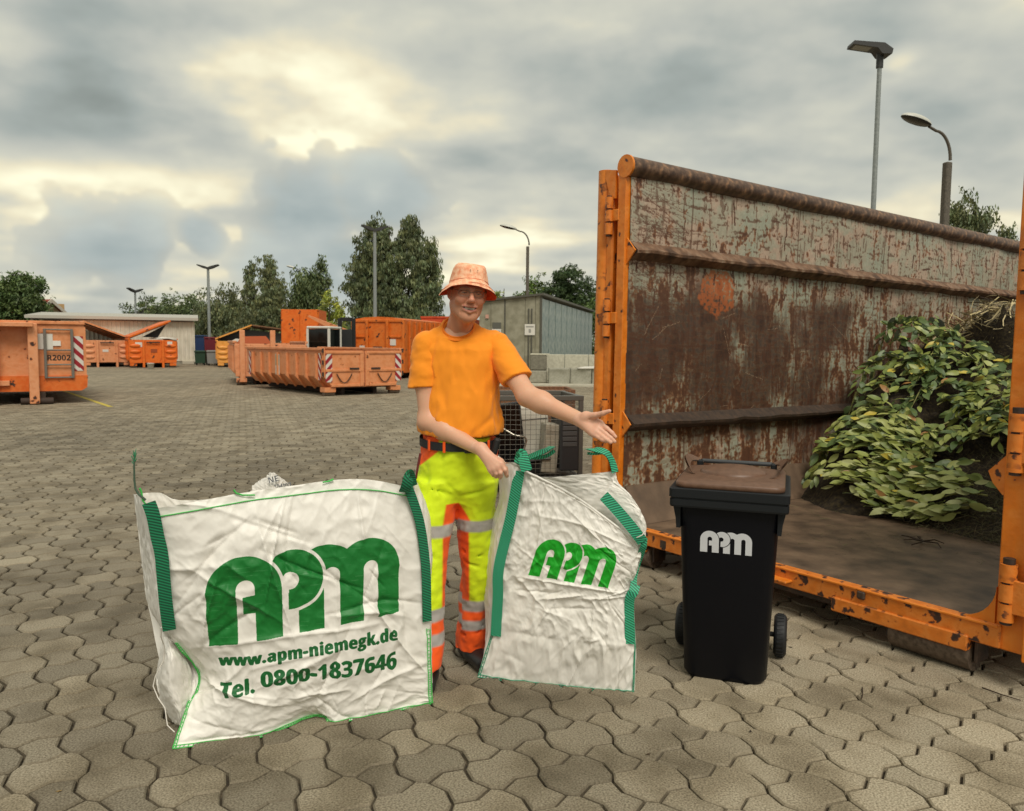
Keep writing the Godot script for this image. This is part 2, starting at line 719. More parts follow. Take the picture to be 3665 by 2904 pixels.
func paver_mesh(small: bool, joint: float) -> ArrayMesh:
	var o := paver_outline(small)
	var n := o.size()
	var st := nst()
	var rings: Array = []
	for k in [[joint, -0.024], [joint + 0.0008, -0.0065], [joint + 0.0065, 0.0]]:
		var r := PackedVector3Array()
		for i in n:
			var e0 := (o[i] - o[(i + n - 1) % n]).normalized()
			var e1 := (o[(i + 1) % n] - o[i]).normalized()
			var n0 := Vector2(-e0.y, e0.x)
			var n1 := Vector2(-e1.y, e1.x)
			var m := (n0 + n1).normalized()
			m = m * (k[0] / maxf(m.dot(n0), 0.4))
			var q := o[i] + m
			r.append(Vector3(q.x, k[1], q.y))
		rings.append(r)
	var top: PackedVector3Array = rings[2]
	var flat2 := PackedVector2Array()
	for q in top:
		flat2.append(Vector2(q.x, q.z))
	var idx := Geometry2D.triangulate_polygon(flat2)
	for t in range(0, idx.size(), 3):
		tri_out(st, top[idx[t]], top[idx[t + 1]], top[idx[t + 2]], top[idx[t]] - Vector3.UP)
	for k in 2:
		for i in n:
			var j := (i + 1) % n
			var a: Vector3 = rings[k][i]
			var b: Vector3 = rings[k][j]
			var m := (a + b) * 0.5
			var e := (o[j] - o[i]).normalized()
			quad_out(st, a, b, rings[k + 1][j], rings[k + 1][i], m + Vector3(-e.y, -1.0, e.x))
	return done(st, stone_material())


func stone_material() -> StandardMaterial3D:
	if mats.has("paver"):
		return mats["paver"]
	var m := flat("paver", Color.WHITE, 0.86)
	m.vertex_color_use_as_albedo = true
	m.albedo_texture = noise_tex(0.16, 4, [0.0, 0.3, 0.46, 0.6, 0.78, 1.0], [Color8(120, 112, 100), Color8(176, 168, 150), Color8(203, 195, 178), Color8(214, 206, 190), Color8(236, 228, 210), Color8(255, 250, 236)], 1024, 4)
	m.uv1_triplanar = true
	m.uv1_world_triplanar = true
	m.uv1_scale = Vector3.ONE / 1.6
	m.detail_enabled = true
	m.detail_blend_mode = BaseMaterial3D.BLEND_MODE_MUL
	m.detail_albedo = noise_tex(0.006, 9, [0.0, 0.35, 0.6, 1.0], [Color8(190, 184, 172), Color8(228, 224, 216), Color8(250, 248, 244), Color8(255, 255, 252)], 512, 4)
	m.detail_uv_layer = BaseMaterial3D.DETAIL_UV_1
	m.normal_enabled = true
	m.normal_texture = noise_tex(0.14, 14, [], [], 1024, 4, FastNoiseLite.TYPE_SIMPLEX_SMOOTH, true, 5.0)
	m.normal_scale = 0.3
	return m


func build_ground() -> void:
	var st := nst()
	# one sheet of bedding sand to the horizon
	quad_out(st, Vector3(-420, -0.02, 60), Vector3(420, -0.02, 60), Vector3(420, -0.02, -420), Vector3(-420, -0.02, -420), Vector3(0, -9, 0))
	var sand := mottled("sand", [0.0, 0.5, 1.0], [Color8(48, 42, 33), Color8(70, 61, 48), Color8(104, 92, 72)], 0.8, 0.03, 0.95, 31)
	sand.uv1_world_triplanar = true
	tag(obj("ground", st, sand), "", "", "", "structure")
	var pav := thing("pavement", "", "")
	pav.set_meta("kind", "structure")
	var rng := RandomNumberGenerator.new()
	rng.seed = 77
	var e1 := Vector3(0.2578, 0, 0.0340)
	var e2 := Vector3(-0.0340, 0, 0.2578)
	var origin := Vector3(0.526, 0, -2.853)
	var tone := FastNoiseLite.new()
	tone.seed = 3
	tone.frequency = 0.25
	var turn := Basis(e1.normalized(), Vector3.UP, e2.normalized())
	var all: Array = []
	for j in range(-250, 8):
		for i in range(-215, 110):
			for small in 2:
				var p := origin + e1 * (i + 0.5 * small) + e2 * (j + 0.5 * small)
				if p.z > -1.0 or p.z < -58.0 or p.x < p.z * 0.78 - 0.5 or p.x > -p.z * 0.72 + 0.6:
					continue
				if p.z < -32.5 and p.x > 4.0 - 0.0 * p.z:
					continue
				all.append([-p.z, p, small])
	all.sort_custom(func(a, b): return a[0] < b[0])
	var meshes: Array = [[], []]
	for v in 3:
		for s in 2:
			meshes[s].append(paver_mesh(s == 1, [0.0032, 0.0040, 0.0050][v]))
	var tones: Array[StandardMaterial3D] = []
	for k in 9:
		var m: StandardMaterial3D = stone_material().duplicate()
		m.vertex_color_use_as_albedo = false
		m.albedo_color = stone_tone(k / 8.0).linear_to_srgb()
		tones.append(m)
	var far := [[], []]
	var far_c := [PackedColorArray(), PackedColorArray()]
	var singles := 0
	for q in all:
		var p: Vector3 = q[1]
		var s: int = q[2]
		var b := turn * Basis(Vector3.UP, rng.randf_range(-0.012, 0.012)) * Basis(Vector3.RIGHT, rng.randf_range(-0.005, 0.005)) * Basis(Vector3.BACK, rng.randf_range(-0.005, 0.005))
		var xf := Transform3D(b, p + Vector3(0, rng.randf_range(-0.0022, 0.0012), 0))
		# the stones under the container's side of the yard are cleaner and paler
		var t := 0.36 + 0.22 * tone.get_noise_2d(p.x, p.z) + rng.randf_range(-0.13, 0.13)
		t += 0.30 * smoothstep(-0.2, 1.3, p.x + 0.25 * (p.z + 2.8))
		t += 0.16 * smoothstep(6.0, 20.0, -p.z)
		if rng.randf() < 0.05:
			t += 0.15
		t = clampf(t, 0.0, 1.0)
		if singles < 300 and absf(p.x + p.z * -0.02) < -p.z * 0.66 + 0.1 and -p.z > 1.9:
			singles += 1
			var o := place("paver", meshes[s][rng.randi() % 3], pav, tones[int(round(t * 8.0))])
			o.transform = xf
		else:
			far[s].append(xf)
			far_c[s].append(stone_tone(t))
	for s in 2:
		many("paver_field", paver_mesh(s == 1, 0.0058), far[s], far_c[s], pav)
	# yellow parking line
	var ln := nst()
	var a := Vector3(-13.28, 0, -23.03)
	var c := Vector3(-9.064, 0, -17.56)
	var side := (c - a).cross(Vector3.UP).normalized() * 0.055
	quad_out(ln, a - side + Vector3(0, 0.004, 0), a + side + Vector3(0, 0.004, 0), c + side + Vector3(0, 0.004, 0), c - side + Vector3(0, 0.004, 0), Vector3(0, -9, -20))
	var far_a := a + (a - c) * 0.5
	quad_out(ln, far_a - side + Vector3(0, 0.004, 0), far_a + side + Vector3(0, 0.004, 0), a + side + Vector3(0, 0.004, 0), a - side + Vector3(0, 0.004, 0), Vector3(0, -9, -20))
	tag(obj("line_marking", ln, mottled("yellow_line", [0.0, 0.4, 0.62, 1.0], [Color8(196, 176, 60), Color8(206, 186, 66), Color8(180, 164, 76), Color8(120, 112, 84)], 1.0, 0.03, 0.8, 6)), "", "", "", "structure")
	# pale concrete strip along the shed
	var cs := nst()
	bx(cs, Vector3(5.0, 0.02, -33.0), Vector3(16.0, 0.09, 10.5), 0.01, Basis(Vector3.UP, deg_to_rad(4.0)))
	tag(obj("concrete_apron", cs, mottled("apron", [0.0, 0.5, 1.0], [Color8(150, 146, 130), Color8(176, 170, 152), Color8(190, 184, 166)], 3.0, 0.02, 0.9, 8)), "", "", "", "structure")


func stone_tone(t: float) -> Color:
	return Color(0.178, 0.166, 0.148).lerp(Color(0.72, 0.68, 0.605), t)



# ---------------------------------------------------------------- buildings and lamps

func build_far_buildings() -> void:
	var white := mottled("white_sheet", [0.0, 0.5, 1.0], [Color8(196, 190, 172), Color8(212, 206, 188), Color8(222, 216, 200)], 4.0, 0.01, 0.6, 12)
	var roof_m := flat("roof_edge", Color8(176, 172, 160), 0.5)
	var dark := flat("dark_gap", Color8(26, 26, 28), 0.8)
	# white corrugated shed, its left end nearer
	var t := thing("white_shed", "long white corrugated metal shed behind the orange skips at left", "shed", Vector3(-20.7, 0, -50.8), deg_to_rad(22))
	var x0 := -7.45
	var n := 30
	var st := nst()
	for i in n:
		var w := -x0 / n
		var xa := x0 + w * i
		for k in [[0.0, 0.5, 0.0, 0.0], [0.5, 0.65, 0.0, 0.045], [0.65, 0.85, 0.045, 0.045], [0.85, 1.0, 0.045, 0.0]]:
			var xa2: float = xa + w * k[0]
			var xb2: float = xa + w * k[1]
			quad_out(st, Vector3(xa2, 0.2, k[2]), Vector3(xb2, 0.2, k[3]), Vector3(xb2, 2.72, k[3]), Vector3(xa2, 2.72, k[2]), Vector3((xa2 + xb2) / 2, 1.5, -3))
	obj("wall", st, white, t)
	box_part("wall", Vector3(0.03, 1.45, -2.6), Vector3(0.08, 2.6, 5.2), white, t)
	box_part("wall", Vector3(x0 - 0.03, 1.45, -2.6), Vector3(0.08, 2.6, 5.2), white, t)
	box_part("footing", Vector3(x0 / 2 - 0.3, 0.1, -0.12), Vector3(-x0 + 0.6, 0.2, 0.2), flat("footing", Color8(150, 146, 132), 0.9), t)
	box_part("footing", Vector3(-0.35, 0.11, 0.14), Vector3(0.7, 0.22, 0.3), flat("footing_block", Color8(186, 180, 162), 0.9), t, 0.02)
	var rf := nst()
	prism(rf, PackedVector2Array([Vector2(0.45, 2.80), Vector2(0.45, 2.98), Vector2(-5.4, 3.35), Vector2(-5.4, 3.17)]), -x0 + 2.2, Vector3(0.3, 0, 0), Vector3(0, 0, 1), Vector3.UP)
	obj("roof", rf, roof_m, t)
	box_part("fascia", Vector3(x0 / 2 - 0.8, 2.77, 0.02), Vector3(-x0 + 1.6, 0.1, 0.06), flat("fascia_shade", Color8(120, 116, 110), 0.6), t)
	box_part("open_bay", Vector3(x0 - 0.8, 1.7, -3.4), Vector3(1.4, 2.2, 0.1), dark, t)
	box_part("corner_post", Vector3(x0 - 1.6, 1.4, -0.1), Vector3(0.14, 2.8, 0.14), roof_m, t)

	# red roofed house
	var brick := mottled("red_tile", [0.0, 0.5, 1.0], [Color8(104, 44, 32), Color8(136, 60, 44), Color8(160, 78, 58)], 2.0, 0.03, 0.85, 14)
	var h := thing("red_roof_house", "cream house with a steep red tiled roof behind the white shed", "house", Vector3(-41.4, 0, -70), deg_to_rad(62))
	var hw := nst()
	prism(hw, PackedVector2Array([Vector2(-3.2, 0), Vector2(3.2, 0), Vector2(3.2, 2.2), Vector2(0, 4.9), Vector2(-3.2, 2.2)]), -7.0, Vector3.ZERO)
	obj("wall", hw, flat("cream_wall", Color8(214, 200, 156), 0.9), h)
	for s in [-1.0, 1.0]:
		var rs := nst()
		prism(rs, PackedVector2Array([Vector2(0, 5.1), Vector2(s * 3.6, 2.0), Vector2(s * 3.6, 1.8), Vector2(0, 4.9)]), -7.8, Vector3(0, 0, 0.45))
		obj("roof", rs, brick, h)
	var vg := nst()
	for s in [-1.0, 1.0]:
		prism(vg, PackedVector2Array([Vector2(0, 5.13), Vector2(s * 3.62, 2.03), Vector2(s * 3.62, 1.74), Vector2(0, 4.8)]), 0.12, Vector3(0, 0, 0.46))
	obj("gable_board", vg, flat("pale_trim", Color8(190, 182, 168), 0.7), h)
	box_part("chimney", Vector3(1.9, 4.3, -1.6), Vector3(0.7, 1.0, 0.7), flat("chimney", Color8(196, 164, 116), 0.9), h)
	var ds := thing("dark_roof_house", "dark hipped roof with two small spikes just over the white shed", "house", Vector3(-35.6, 0, -76.0), deg_to_rad(8))
	var dw := nst()
	bx(dw, Vector3(0, 1.8, -3), Vector3(4.4, 3.6, 5), 0.0)
	obj("wall", dw, flat("grey_wall", Color8(150, 142, 128), 0.9), ds)
	var dr := nst()
	var apex := [Vector3(-0.3, 5.0, -3), Vector3(0.5, 5.0, -3)]
	var base := [Vector3(-2.4, 3.7, -0.2), Vector3(2.4, 3.7, -0.2), Vector3(2.4, 3.7, -5.8), Vector3(-2.4, 3.7, -5.8)]
	var mid := Vector3(0, 3.9, -3)
	quad_out(dr, base[0], base[1], apex[1], apex[0], mid)
	quad_out(dr, base[2], base[3], apex[0], apex[1], mid)
	tri_out(dr, base[1], base[2], apex[1], mid)
	tri_out(dr, base[3], base[0], apex[0], mid)
	obj("roof", dr, flat("slate", Color8(52, 48, 46), 0.8), ds)
	for x in [-0.3, 2.2]:
		tube_part("finial", [Vector3(x, 3.6, -3), Vector3(x, 5.5 if x < 0.0 else 4.9, -3)], 0.05, flat("slate", Color8(52, 48, 46), 0.8), ds, 0.02, 6)


func lamp_post(label: String, at: Vector3, height: float, kind: String, yaw := 0.0, r := 0.07) -> void:
	var steel := mottled("galvanised", [0.0, 0.5, 1.0], [Color8(128, 134, 132), Color8(146, 152, 150), Color8(164, 168, 164)], 1.0, 0.03, 0.45, 21, 0.3)
	var grey := mottled("concrete_pole", [0.0, 0.5, 1.0], [Color8(78, 74, 66), Color8(98, 92, 82), Color8(116, 108, 96)], 1.0, 0.03, 0.9, 22)
	var dark := flat("lamp_dark", Color8(52, 52, 50), 0.5)
	var t := thing("street_lamp", label, "street lamp", at, yaw, "")
	if kind == "flat_head":
		tube_part("pole", [Vector3.ZERO, Vector3(0, height - 0.18, 0)], r, steel, t, r * 0.75, 12)
		tube_part("collar", [Vector3(0, height - 0.3, 0), Vector3(0, height - 0.02, 0)], r * 1.15, dark, t, r * 1.15, 12)
		var st := nst()
		prism(st, PackedVector2Array([Vector2(0.18, -0.06), Vector2(0.2, 0.04), Vector2(0.02, 0.16), Vector2(-0.62, 0.20), Vector2(-0.64, 0.13), Vector2(-0.12, 0.06), Vector2(-0.02, -0.06)]), 0.34, Vector3(0, height, -0.17))
		obj("lamp_head", st, dark, t)
		var g := nst()
		bx(g, Vector3(-0.40, height + 0.105, 0), Vector3(0.36, 0.02, 0.24), 0.004, Basis(Vector3.BACK, -0.13))
		obj("lamp_glass", g, flat("lamp_glass", Color8(126, 124, 112), 0.25), t)
	elif kind == "double":
		tube_part("pole", [Vector3.ZERO, Vector3(0, height, 0)], r, steel, t, r * 0.75, 10)
		for s in [-1.0, 1.0]:
			var st := nst()
			prism(st, PackedVector2Array([Vector2(0, -0.05), Vector2(s * 0.3, 0.02), Vector2(s * 0.78, 0.24), Vector2(s * 0.76, 0.32), Vector2(s * 0.25, 0.2), Vector2(0, 0.1)]), 0.3, Vector3(0, height, -0.15))
			obj("lamp_head", st, dark, t)
	else:
		var st := nst()
		bx(st, Vector3(0, height * 0.5 - 0.35, 0), Vector3(r * 2, height - 0.7, r * 2), 0.02)
		obj("pole", st, grey, t)
		var arc := []
		for k in 9:
			var a := k / 8.0 * PI * 0.5
			arc.append(Vector3(r * 0.9 - 0.42 * (1.0 - cos(a)), height - 0.75 + 0.62 * sin(a) + 0.1, 0))
		arc.append(Vector3(r * 0.9 - 0.62, height + 0.05, 0))
		tube_part("arm", arc, 0.035, grey, t, 0.03, 8)
		var end: Vector3 = arc[-1]
		var hs := nst(true)
		var xf := Transform3D(Basis(Vector3.BACK, -0.22) * Basis.from_scale(Vector3(0.40, 0.13, 0.17)), end + Vector3(-0.34, 0.10, 0))
		var prof := []
		for k in 9:
			var a := k / 8.0 * PI * 0.5
			prof.append(Vector2(cos(a), sin(a)))
		lathe(hs, prof, 16, xf)
		obj("lamp_head", hs, flat("lamp_white", Color8(196, 196, 186), 0.4), t)
		var gs := nst(true)
		var low := []
		for k in 6:
			var a := k / 5.0 * PI * 0.5
			low.append(Vector2(cos(a) * 0.98, -sin(a) * 0.55))
		lathe(gs, low, 16, xf)
		obj("lamp_glass", gs, flat("lamp_bowl", Color8(48, 46, 42), 0.2), t)


func build_lamps() -> void:
	lamp_post("tall galvanised lamp post with a flat slanted head behind the rusty container", Vector3(7.703, 1.527, -17) * Vector3(1, 0, 1), 7.679, "flat_head", 0.0, 0.062)
	lamp_post("square concrete lamp post with an egg-shaped head beside the tree over the container", Vector3(9.786, 1.467, -18) * Vector3(1, 0, 1), 6.37, "arm", 0.25, 0.078)
	lamp_post("slim lamp post with a curved arm above the grey metal shed", Vector3(0.654, 1.378, -36) * Vector3(1, 0, 1), 6.632, "arm", 0.0, 0.07)
	lamp_post("lamp post with two flat wings standing before the birches", Vector3(-22.07, 1.45, -57) * Vector3(1, 0, 1), 6.72, "double", 0.0, 0.12)
	lamp_post("lamp post with two flat wings in front of the tallest birch", Vector3(-8.07, 1.489, -46) * Vector3(1, 0, 1), 7.981, "double", 0.3, 0.12)
	lamp_post("lamp with an egg-shaped head half hidden among the tree tops", Vector3(-19.45, 1.51, -72) * Vector3(1, 0, 1), 8.168, "arm", 0.0, 0.08)
	lamp_post("small distant lamp post over the right part of the white shed roof", Vector3(-31.72, 1.548, -66) * Vector3(1, 0, 1), 5.56, "double", 1.25, 0.1)


# ---------------------------------------------------------------- trees

func leaf_clump(seed_: int, droop: float) -> ArrayMesh:
	var rng := RandomNumberGenerator.new()
	rng.seed = seed_
	var st := nst()
	for i in 9:
		var c := Vector3(rng.randfn(), rng.randfn() * (0.9 + droop), rng.randfn()) * 0.33
		var u := Vector3(rng.randf_range(-1, 1), rng.randf_range(-1, 0.3) - droop, rng.randf_range(-1, 1)).normalized()
		var v := u.cross(Vector3(rng.randf_range(-1, 1), rng.randf_range(-1, 1), rng.randf_range(-1, 1)).normalized()).normalized()
		var l := rng.randf_range(0.24, 0.42)
		var w := l * rng.randf_range(0.32, 0.5)
		st.add_vertex(c - u * l)
		st.add_vertex(c + v * w)
		st.add_vertex(c + u * l)
		st.add_vertex(c - u * l)
		st.add_vertex(c + u * l)
		st.add_vertex(c - v * w)
	var m := flat("leaf", Color.WHITE, 0.6)
	m.vertex_color_use_as_albedo = true
	m.backlight_enabled = true
	m.backlight = Color(0.35, 0.35, 0.35)
	return done(st, m)


# crown: ellipsoids [centre offset, radii]; the clumps sit mostly near their surfaces, with gaps from a noise
func tree(label: String, at: Vector3, height: float, lobes: Array, count: int, size: float, col: Color, seed_: int, droop := 0.0, group := "") -> void:
	var rng := RandomNumberGenerator.new()
	rng.seed = seed_
	var t := thing("tree", label, "tree", at, 0.0, group)
	var bark := mottled("bark", [0.0, 0.5, 1.0], [Color8(52, 44, 36), Color8(80, 70, 58), Color8(110, 98, 84)], 1.0, 0.04, 0.95, 41)
	var st := nst(true)
	tube(st, [Vector3.ZERO, Vector3(0.05, height * 0.3, 0), Vector3(-0.05, height * 0.6, 0.05), Vector3(0.02, height * 0.9, 0)], height * 0.022, height * 0.004, 8)
	for l in lobes:
		var c: Vector3 = l[0]
		var y0 := clampf(c.y - l[1].y * 0.7, height * 0.12, height * 0.8)
		tube(st, [Vector3(0, y0, 0), Vector3(c.x * 0.5, lerpf(y0, c.y, 0.6), c.z * 0.5), c + Vector3(0, l[1].y * 0.5, 0)], height * 0.010, height * 0.003, 6)
	obj("trunk", st, bark, t)
	var gap := FastNoiseLite.new()
	gap.seed = seed_
	gap.frequency = 0.32 / maxf(size, 0.3)
	gap.fractal_octaves = 3
	var total := 0.0
	for l in lobes:
		total += pow(l[1].x * l[1].y * l[1].z, 0.667)
	var xfs: Array = []
	var cols := PackedColorArray()
	# boughs: smaller lumps over each lobe, so that the outline breaks up
	var lumps: Array = []
	for l in lobes:
		lumps.append([l[0], l[1] * 0.86, 0.45])
		for i in 9:
			var d := Vector3(rng.randfn(), rng.randfn() * 0.9 + 0.15, rng.randfn()).normalized()
			var r := rng.randf_range(0.24, 0.46)
			lumps.append([l[0] + d * l[1] * rng.randf_range(0.68, 0.95), Vector3(l[1].x * r, l[1].y * r * (1.0 + droop * 0.5), l[1].z * r), 0.55 / 9.0])
	for q in lumps.size():
		var l: Array = lumps[q]
		var lobe: Array = lobes[q / 10]
		var k := int(count * l[2] * pow(lobe[1].x * lobe[1].y * lobe[1].z, 0.667) / total)
		var shade := rng.randf_range(0.72, 1.22)
		for i in k:
			var d := Vector3(rng.randfn(), rng.randfn(), rng.randfn()).normalized()
			var rr := pow(rng.randf(), 0.42)
			var p: Vector3 = l[0] + d * l[1] * rr * rng.randf_range(0.9, 1.12)
			if p.y < 0.15:
				continue
			var g := gap.get_noise_3dv(p + at * 0.37)
			if g < -0.05 and rr > 0.35:
				continue
			p += d * g * size * 1.2
			p.y -= droop * rng.randf() * size * 0.8
			var b := Basis.from_euler(Vector3(rng.randf_range(-0.6, 0.6), rng.randf() * TAU, rng.randf_range(-0.6, 0.6))) if droop == 0.0 else Basis(Vector3.UP, rng.randf() * TAU)
			var s := size * rng.randf_range(0.55, 1.15)
			xfs.append(Transform3D(b.scaled(Vector3(s, s * (1.0 + droop * 0.6), s)), p))
			var v := rng.randf_range(0.72, 1.25) * shade * (1.0 + 0.5 * g)
			var y := rng.randf_range(-0.14, 0.14)
			cols.append(Color(col.r * v * (1.0 + y), col.g * v, col.b * v * (1.0 - y)))
	var cr := many("crown", leaf_clump(seed_ % 3, droop), xfs, cols, t)


func build_trees() -> void:
	var dark := Color(0.075, 0.105, 0.036)
	var mid := Color(0.105, 0.14, 0.048)
	var birch := Color(0.135, 0.155, 0.066)
	var light := Color(0.26, 0.30, 0.04)
	var row := "trees along the back of the yard"
	# big round tree at the left edge
	var p := Vector3(-39.17, 1.464, -62)
	tree("big round dark green tree at the left edge behind the red roof", Vector3(p.x, 0, p.z), 6.5, [[Vector3(0, 4.3, 0), Vector3(2.7, 2.6, 2.6)], [Vector3(-1.9, 3.6, 0.5), Vector3(2.0, 2.3, 2)], [Vector3(1.1, 3.4, 0.8), Vector3(1.7, 2.4, 1.8)], [Vector3(0.4, 5.4, 0), Vector3(1.8, 1.4, 1.8)], [Vector3(-0.6, 1.8, 0.9), Vector3(2.8, 1.7, 1.5)]], 5200, 0.42, Color(0.08, 0.125, 0.032), 101)
	# from left to right along the back
	for q in [
		["dark bushy tree rising behind the right end of the white shed", Vector3(-36.31, 1.473, -78), 5.982, 2.5, dark, 201, 0.0],
		["mid green tree right of the dark bushy one, behind the shed roof", Vector3(-32.79, 1.496, -76), 6.708, 2.6, mid, 202, 0.0],
		["rounded green tree left of the two-winged lamp post", Vector3(-30.05, 1.513, -74), 6.231, 2.3, mid, 203, 0.0],
		["feathery grey-green tree just right of the left two-winged lamp post", Vector3(-26.96, 1.532, -72), 6.728, 2.2, birch, 204, 0.5],
		["slim low tree between the lamp post and the pointed birch", Vector3(-25.55, 1.507, -74), 5.56, 1.6, birch, 205, 0.5],
		]:
		var at: Vector3 = q[1]
		var h: float = q[2]
		var w: float = q[3]
		tree(q[0], Vector3(at.x, 0, at.z), h, [[Vector3(0, h * 0.62, 0), Vector3(w, h * 0.38, w)], [Vector3(-w * 0.5, h * 0.42, 0.4), Vector3(w * 0.8, h * 0.34, w)], [Vector3(w * 0.55, h * 0.45, 0.4), Vector3(w * 0.75, h * 0.33, w)], [Vector3(0, h * 0.22, 0.6), Vector3(w * 1.25, h * 0.24, w)]], 2600, 0.40, q[4], q[5], q[6], row)
	# pointed birch with two tips
	p = Vector3(-20.71, 1.524, -66)
	var h2 := 8.805
	tree("pointed birch with feathery tips left of the tall orange box", Vector3(p.x, 0, p.z), h2, [[Vector3(0, h2 * 0.80, 0), Vector3(0.75, h2 * 0.2, 0.8)], [Vector3(-1.3, h2 * 0.62, 0), Vector3(0.75, h2 * 0.24, 0.8)], [Vector3(0.1, h2 * 0.55, 0), Vector3(1.5, h2 * 0.34, 1.4)], [Vector3(0.9, h2 * 0.42, 0.3), Vector3(1.3, h2 * 0.3, 1.2)], [Vector3(-0.4, h2 * 0.26, 0.4), Vector3(2.3, h2 * 0.26, 1.6)]], 4200, 0.36, birch, 211, 0.6, row)
	p = Vector3(-17.5, 1.558, -68)
	h2 = 8.538
	tree("two-headed birch behind the tall orange box and the small lamp head", Vector3(p.x, 0, p.z), h2, [[Vector3(0.8, h2 * 0.76, 0), Vector3(1.0, h2 * 0.22, 1)], [Vector3(-0.9, h2 * 0.66, 0), Vector3(0.9, h2 * 0.24, 1)], [Vector3(0, h2 * 0.48, 0), Vector3(2.0, h2 * 0.3, 1.8)], [Vector3(0, h2 * 0.24, 0.5), Vector3(2.6, h2 * 0.25, 1.8)]], 3800, 0.38, mid, 212, 0.5, row)
	p = Vector3(-12.12, 1.493, -52)
	h2 = 4.902
	tree("small bright yellow-green tree behind the forklift", Vector3(p.x, 0, p.z), h2, [[Vector3(-0.2, h2 * 0.72, 0), Vector3(0.6, h2 * 0.3, 0.7)], [Vector3(0.4, h2 * 0.5, 0), Vector3(0.95, h2 * 0.34, 0.9)], [Vector3(0.0, h2 * 0.3, 0), Vector3(1.2, h2 * 0.3, 1.0)]], 1500, 0.30, light, 213, 0.0, row)
	# the tallest birch
	p = Vector3(-9.434, 1.495, -60)
	h2 = 11.41
	tree("tallest birch, wide and hanging, behind the closed orange container", Vector3(p.x, 0, p.z), h2, [[Vector3(-0.6, h2 * 0.86, 0), Vector3(0.75, h2 * 0.13, 0.8)], [Vector3(1.6, h2 * 0.84, 0), Vector3(0.7, h2 * 0.12, 0.8)], [Vector3(-1.0, h2 * 0.72, 0), Vector3(1.5, h2 * 0.18, 1.5)], [Vector3(1.3, h2 * 0.68, 0), Vector3(1.8, h2 * 0.2, 1.6)], [Vector3(-2.0, h2 * 0.52, 0), Vector3(1.6, h2 * 0.24, 1.6)], [Vector3(0.2, h2 * 0.48, 0), Vector3(2.4, h2 * 0.3, 2.0)], [Vector3(2.9, h2 * 0.54, 0), Vector3(1.3, h2 * 0.26, 1.4)], [Vector3(0.2, h2 * 0.25, 0.5), Vector3(4.0, h2 * 0.25, 2.0)]], 9500, 0.40, Color(0.115, 0.14, 0.058), 214, 0.7, row)
	p = Vector3(-7.609, 1.524, -70)
	tree("low dark trees' edge right of the tallest birch, by the worker's hat", Vector3(p.x, 0, p.z), 4.5, [[Vector3(0, 2.8, 0), Vector3(1.6, 1.7, 1.4)], [Vector3(1.6, 1.8, 0), Vector3(1.6, 1.5, 1.4)]], 1500, 0.36, mid, 216, 0.3, row)
	# behind the metal shed
	p = Vector3(-0.673, 1.428, -58)
	tree("yellow-green bush with thin shoots right of the worker's hat", Vector3(p.x, 0, p.z), 6.165, [[Vector3(-0.3, 4.1, 0), Vector3(0.55, 1.2, 0.6)], [Vector3(0.4, 3.2, 0), Vector3(1.1, 1.3, 1)], [Vector3(0.5, 1.6, 0.3), Vector3(2.0, 1.5, 1.2)]], 1500, 0.32, Color(0.19, 0.235, 0.04), 221)
	p = Vector3(1.671, 1.41, -60)
	tree("bright green tree behind the grey metal shed, left of the dark round one", Vector3(p.x, 0, p.z), 7.068, [[Vector3(0.1, 4.7, 0), Vector3(1.3, 2.0, 1.3)], [Vector3(-1.0, 4.0, 0), Vector3(1.0, 1.5, 1.2)], [Vector3(0.6, 3.3, 0.4), Vector3(2.0, 1.9, 1.5)], [Vector3(0, 1.8, 0.6), Vector3(2.8, 1.6, 1.5)]], 3200, 0.34, Color(0.13, 0.20, 0.034), 222)
	p = Vector3(4.079, 1.399, -58)
	tree("dark round tree behind the grey metal shed beside the container post", Vector3(p.x, 0, p.z), 7.386, [[Vector3(0.2, 5.6, 0), Vector3(1.7, 1.7, 1.7)], [Vector3(1.0, 4.7, 0.2), Vector3(1.7, 1.9, 1.7)], [Vector3(-0.9, 4.6, 0), Vector3(1.3, 1.6, 1.5)], [Vector3(0.4, 3.4, 0.5), Vector3(2.4, 1.9, 1.7)]], 4600, 0.32, Color(0.042, 0.072, 0.02), 223)
	p = Vector3(4.288, 1.415, -52)
	tree("mid green hedge of bushes right behind the metal shed roof", Vector3(p.x, 0, p.z), 4.3, [[Vector3(-1.2, 3.2, 0), Vector3(1.6, 1.2, 1.3)], [Vector3(0.9, 2.9, 0), Vector3(1.7, 1.3, 1.3)], [Vector3(0, 1.5, 0.2), Vector3(3.0, 1.5, 1.4)]], 2600, 0.28, Color(0.09, 0.14, 0.034), 224)
	# behind the open container
	p = Vector3(19.42, 1.301, -34)
	tree("pale olive tree showing over the container's top edge beside the concrete lamp", Vector3(p.x, 0, p.z), 7.728, [[Vector3(-0.1, 6.5, 0), Vector3(0.95, 1.5, 1.0)], [Vector3(-0.8, 5.7, 0), Vector3(0.95, 1.3, 1.0)], [Vector3(0.6, 5.9, 0), Vector3(0.9, 1.4, 1.0)], [Vector3(1.5, 5.6, 0.2), Vector3(0.6, 1.1, 0.8)], [Vector3(0, 4.3, 0.4), Vector3(2.0, 2.0, 1.5)]], 3600, 0.24, Color(0.145, 0.17, 0.07), 231, 0.4)



# ---------------------------------------------------------------- skips and containers in the yard

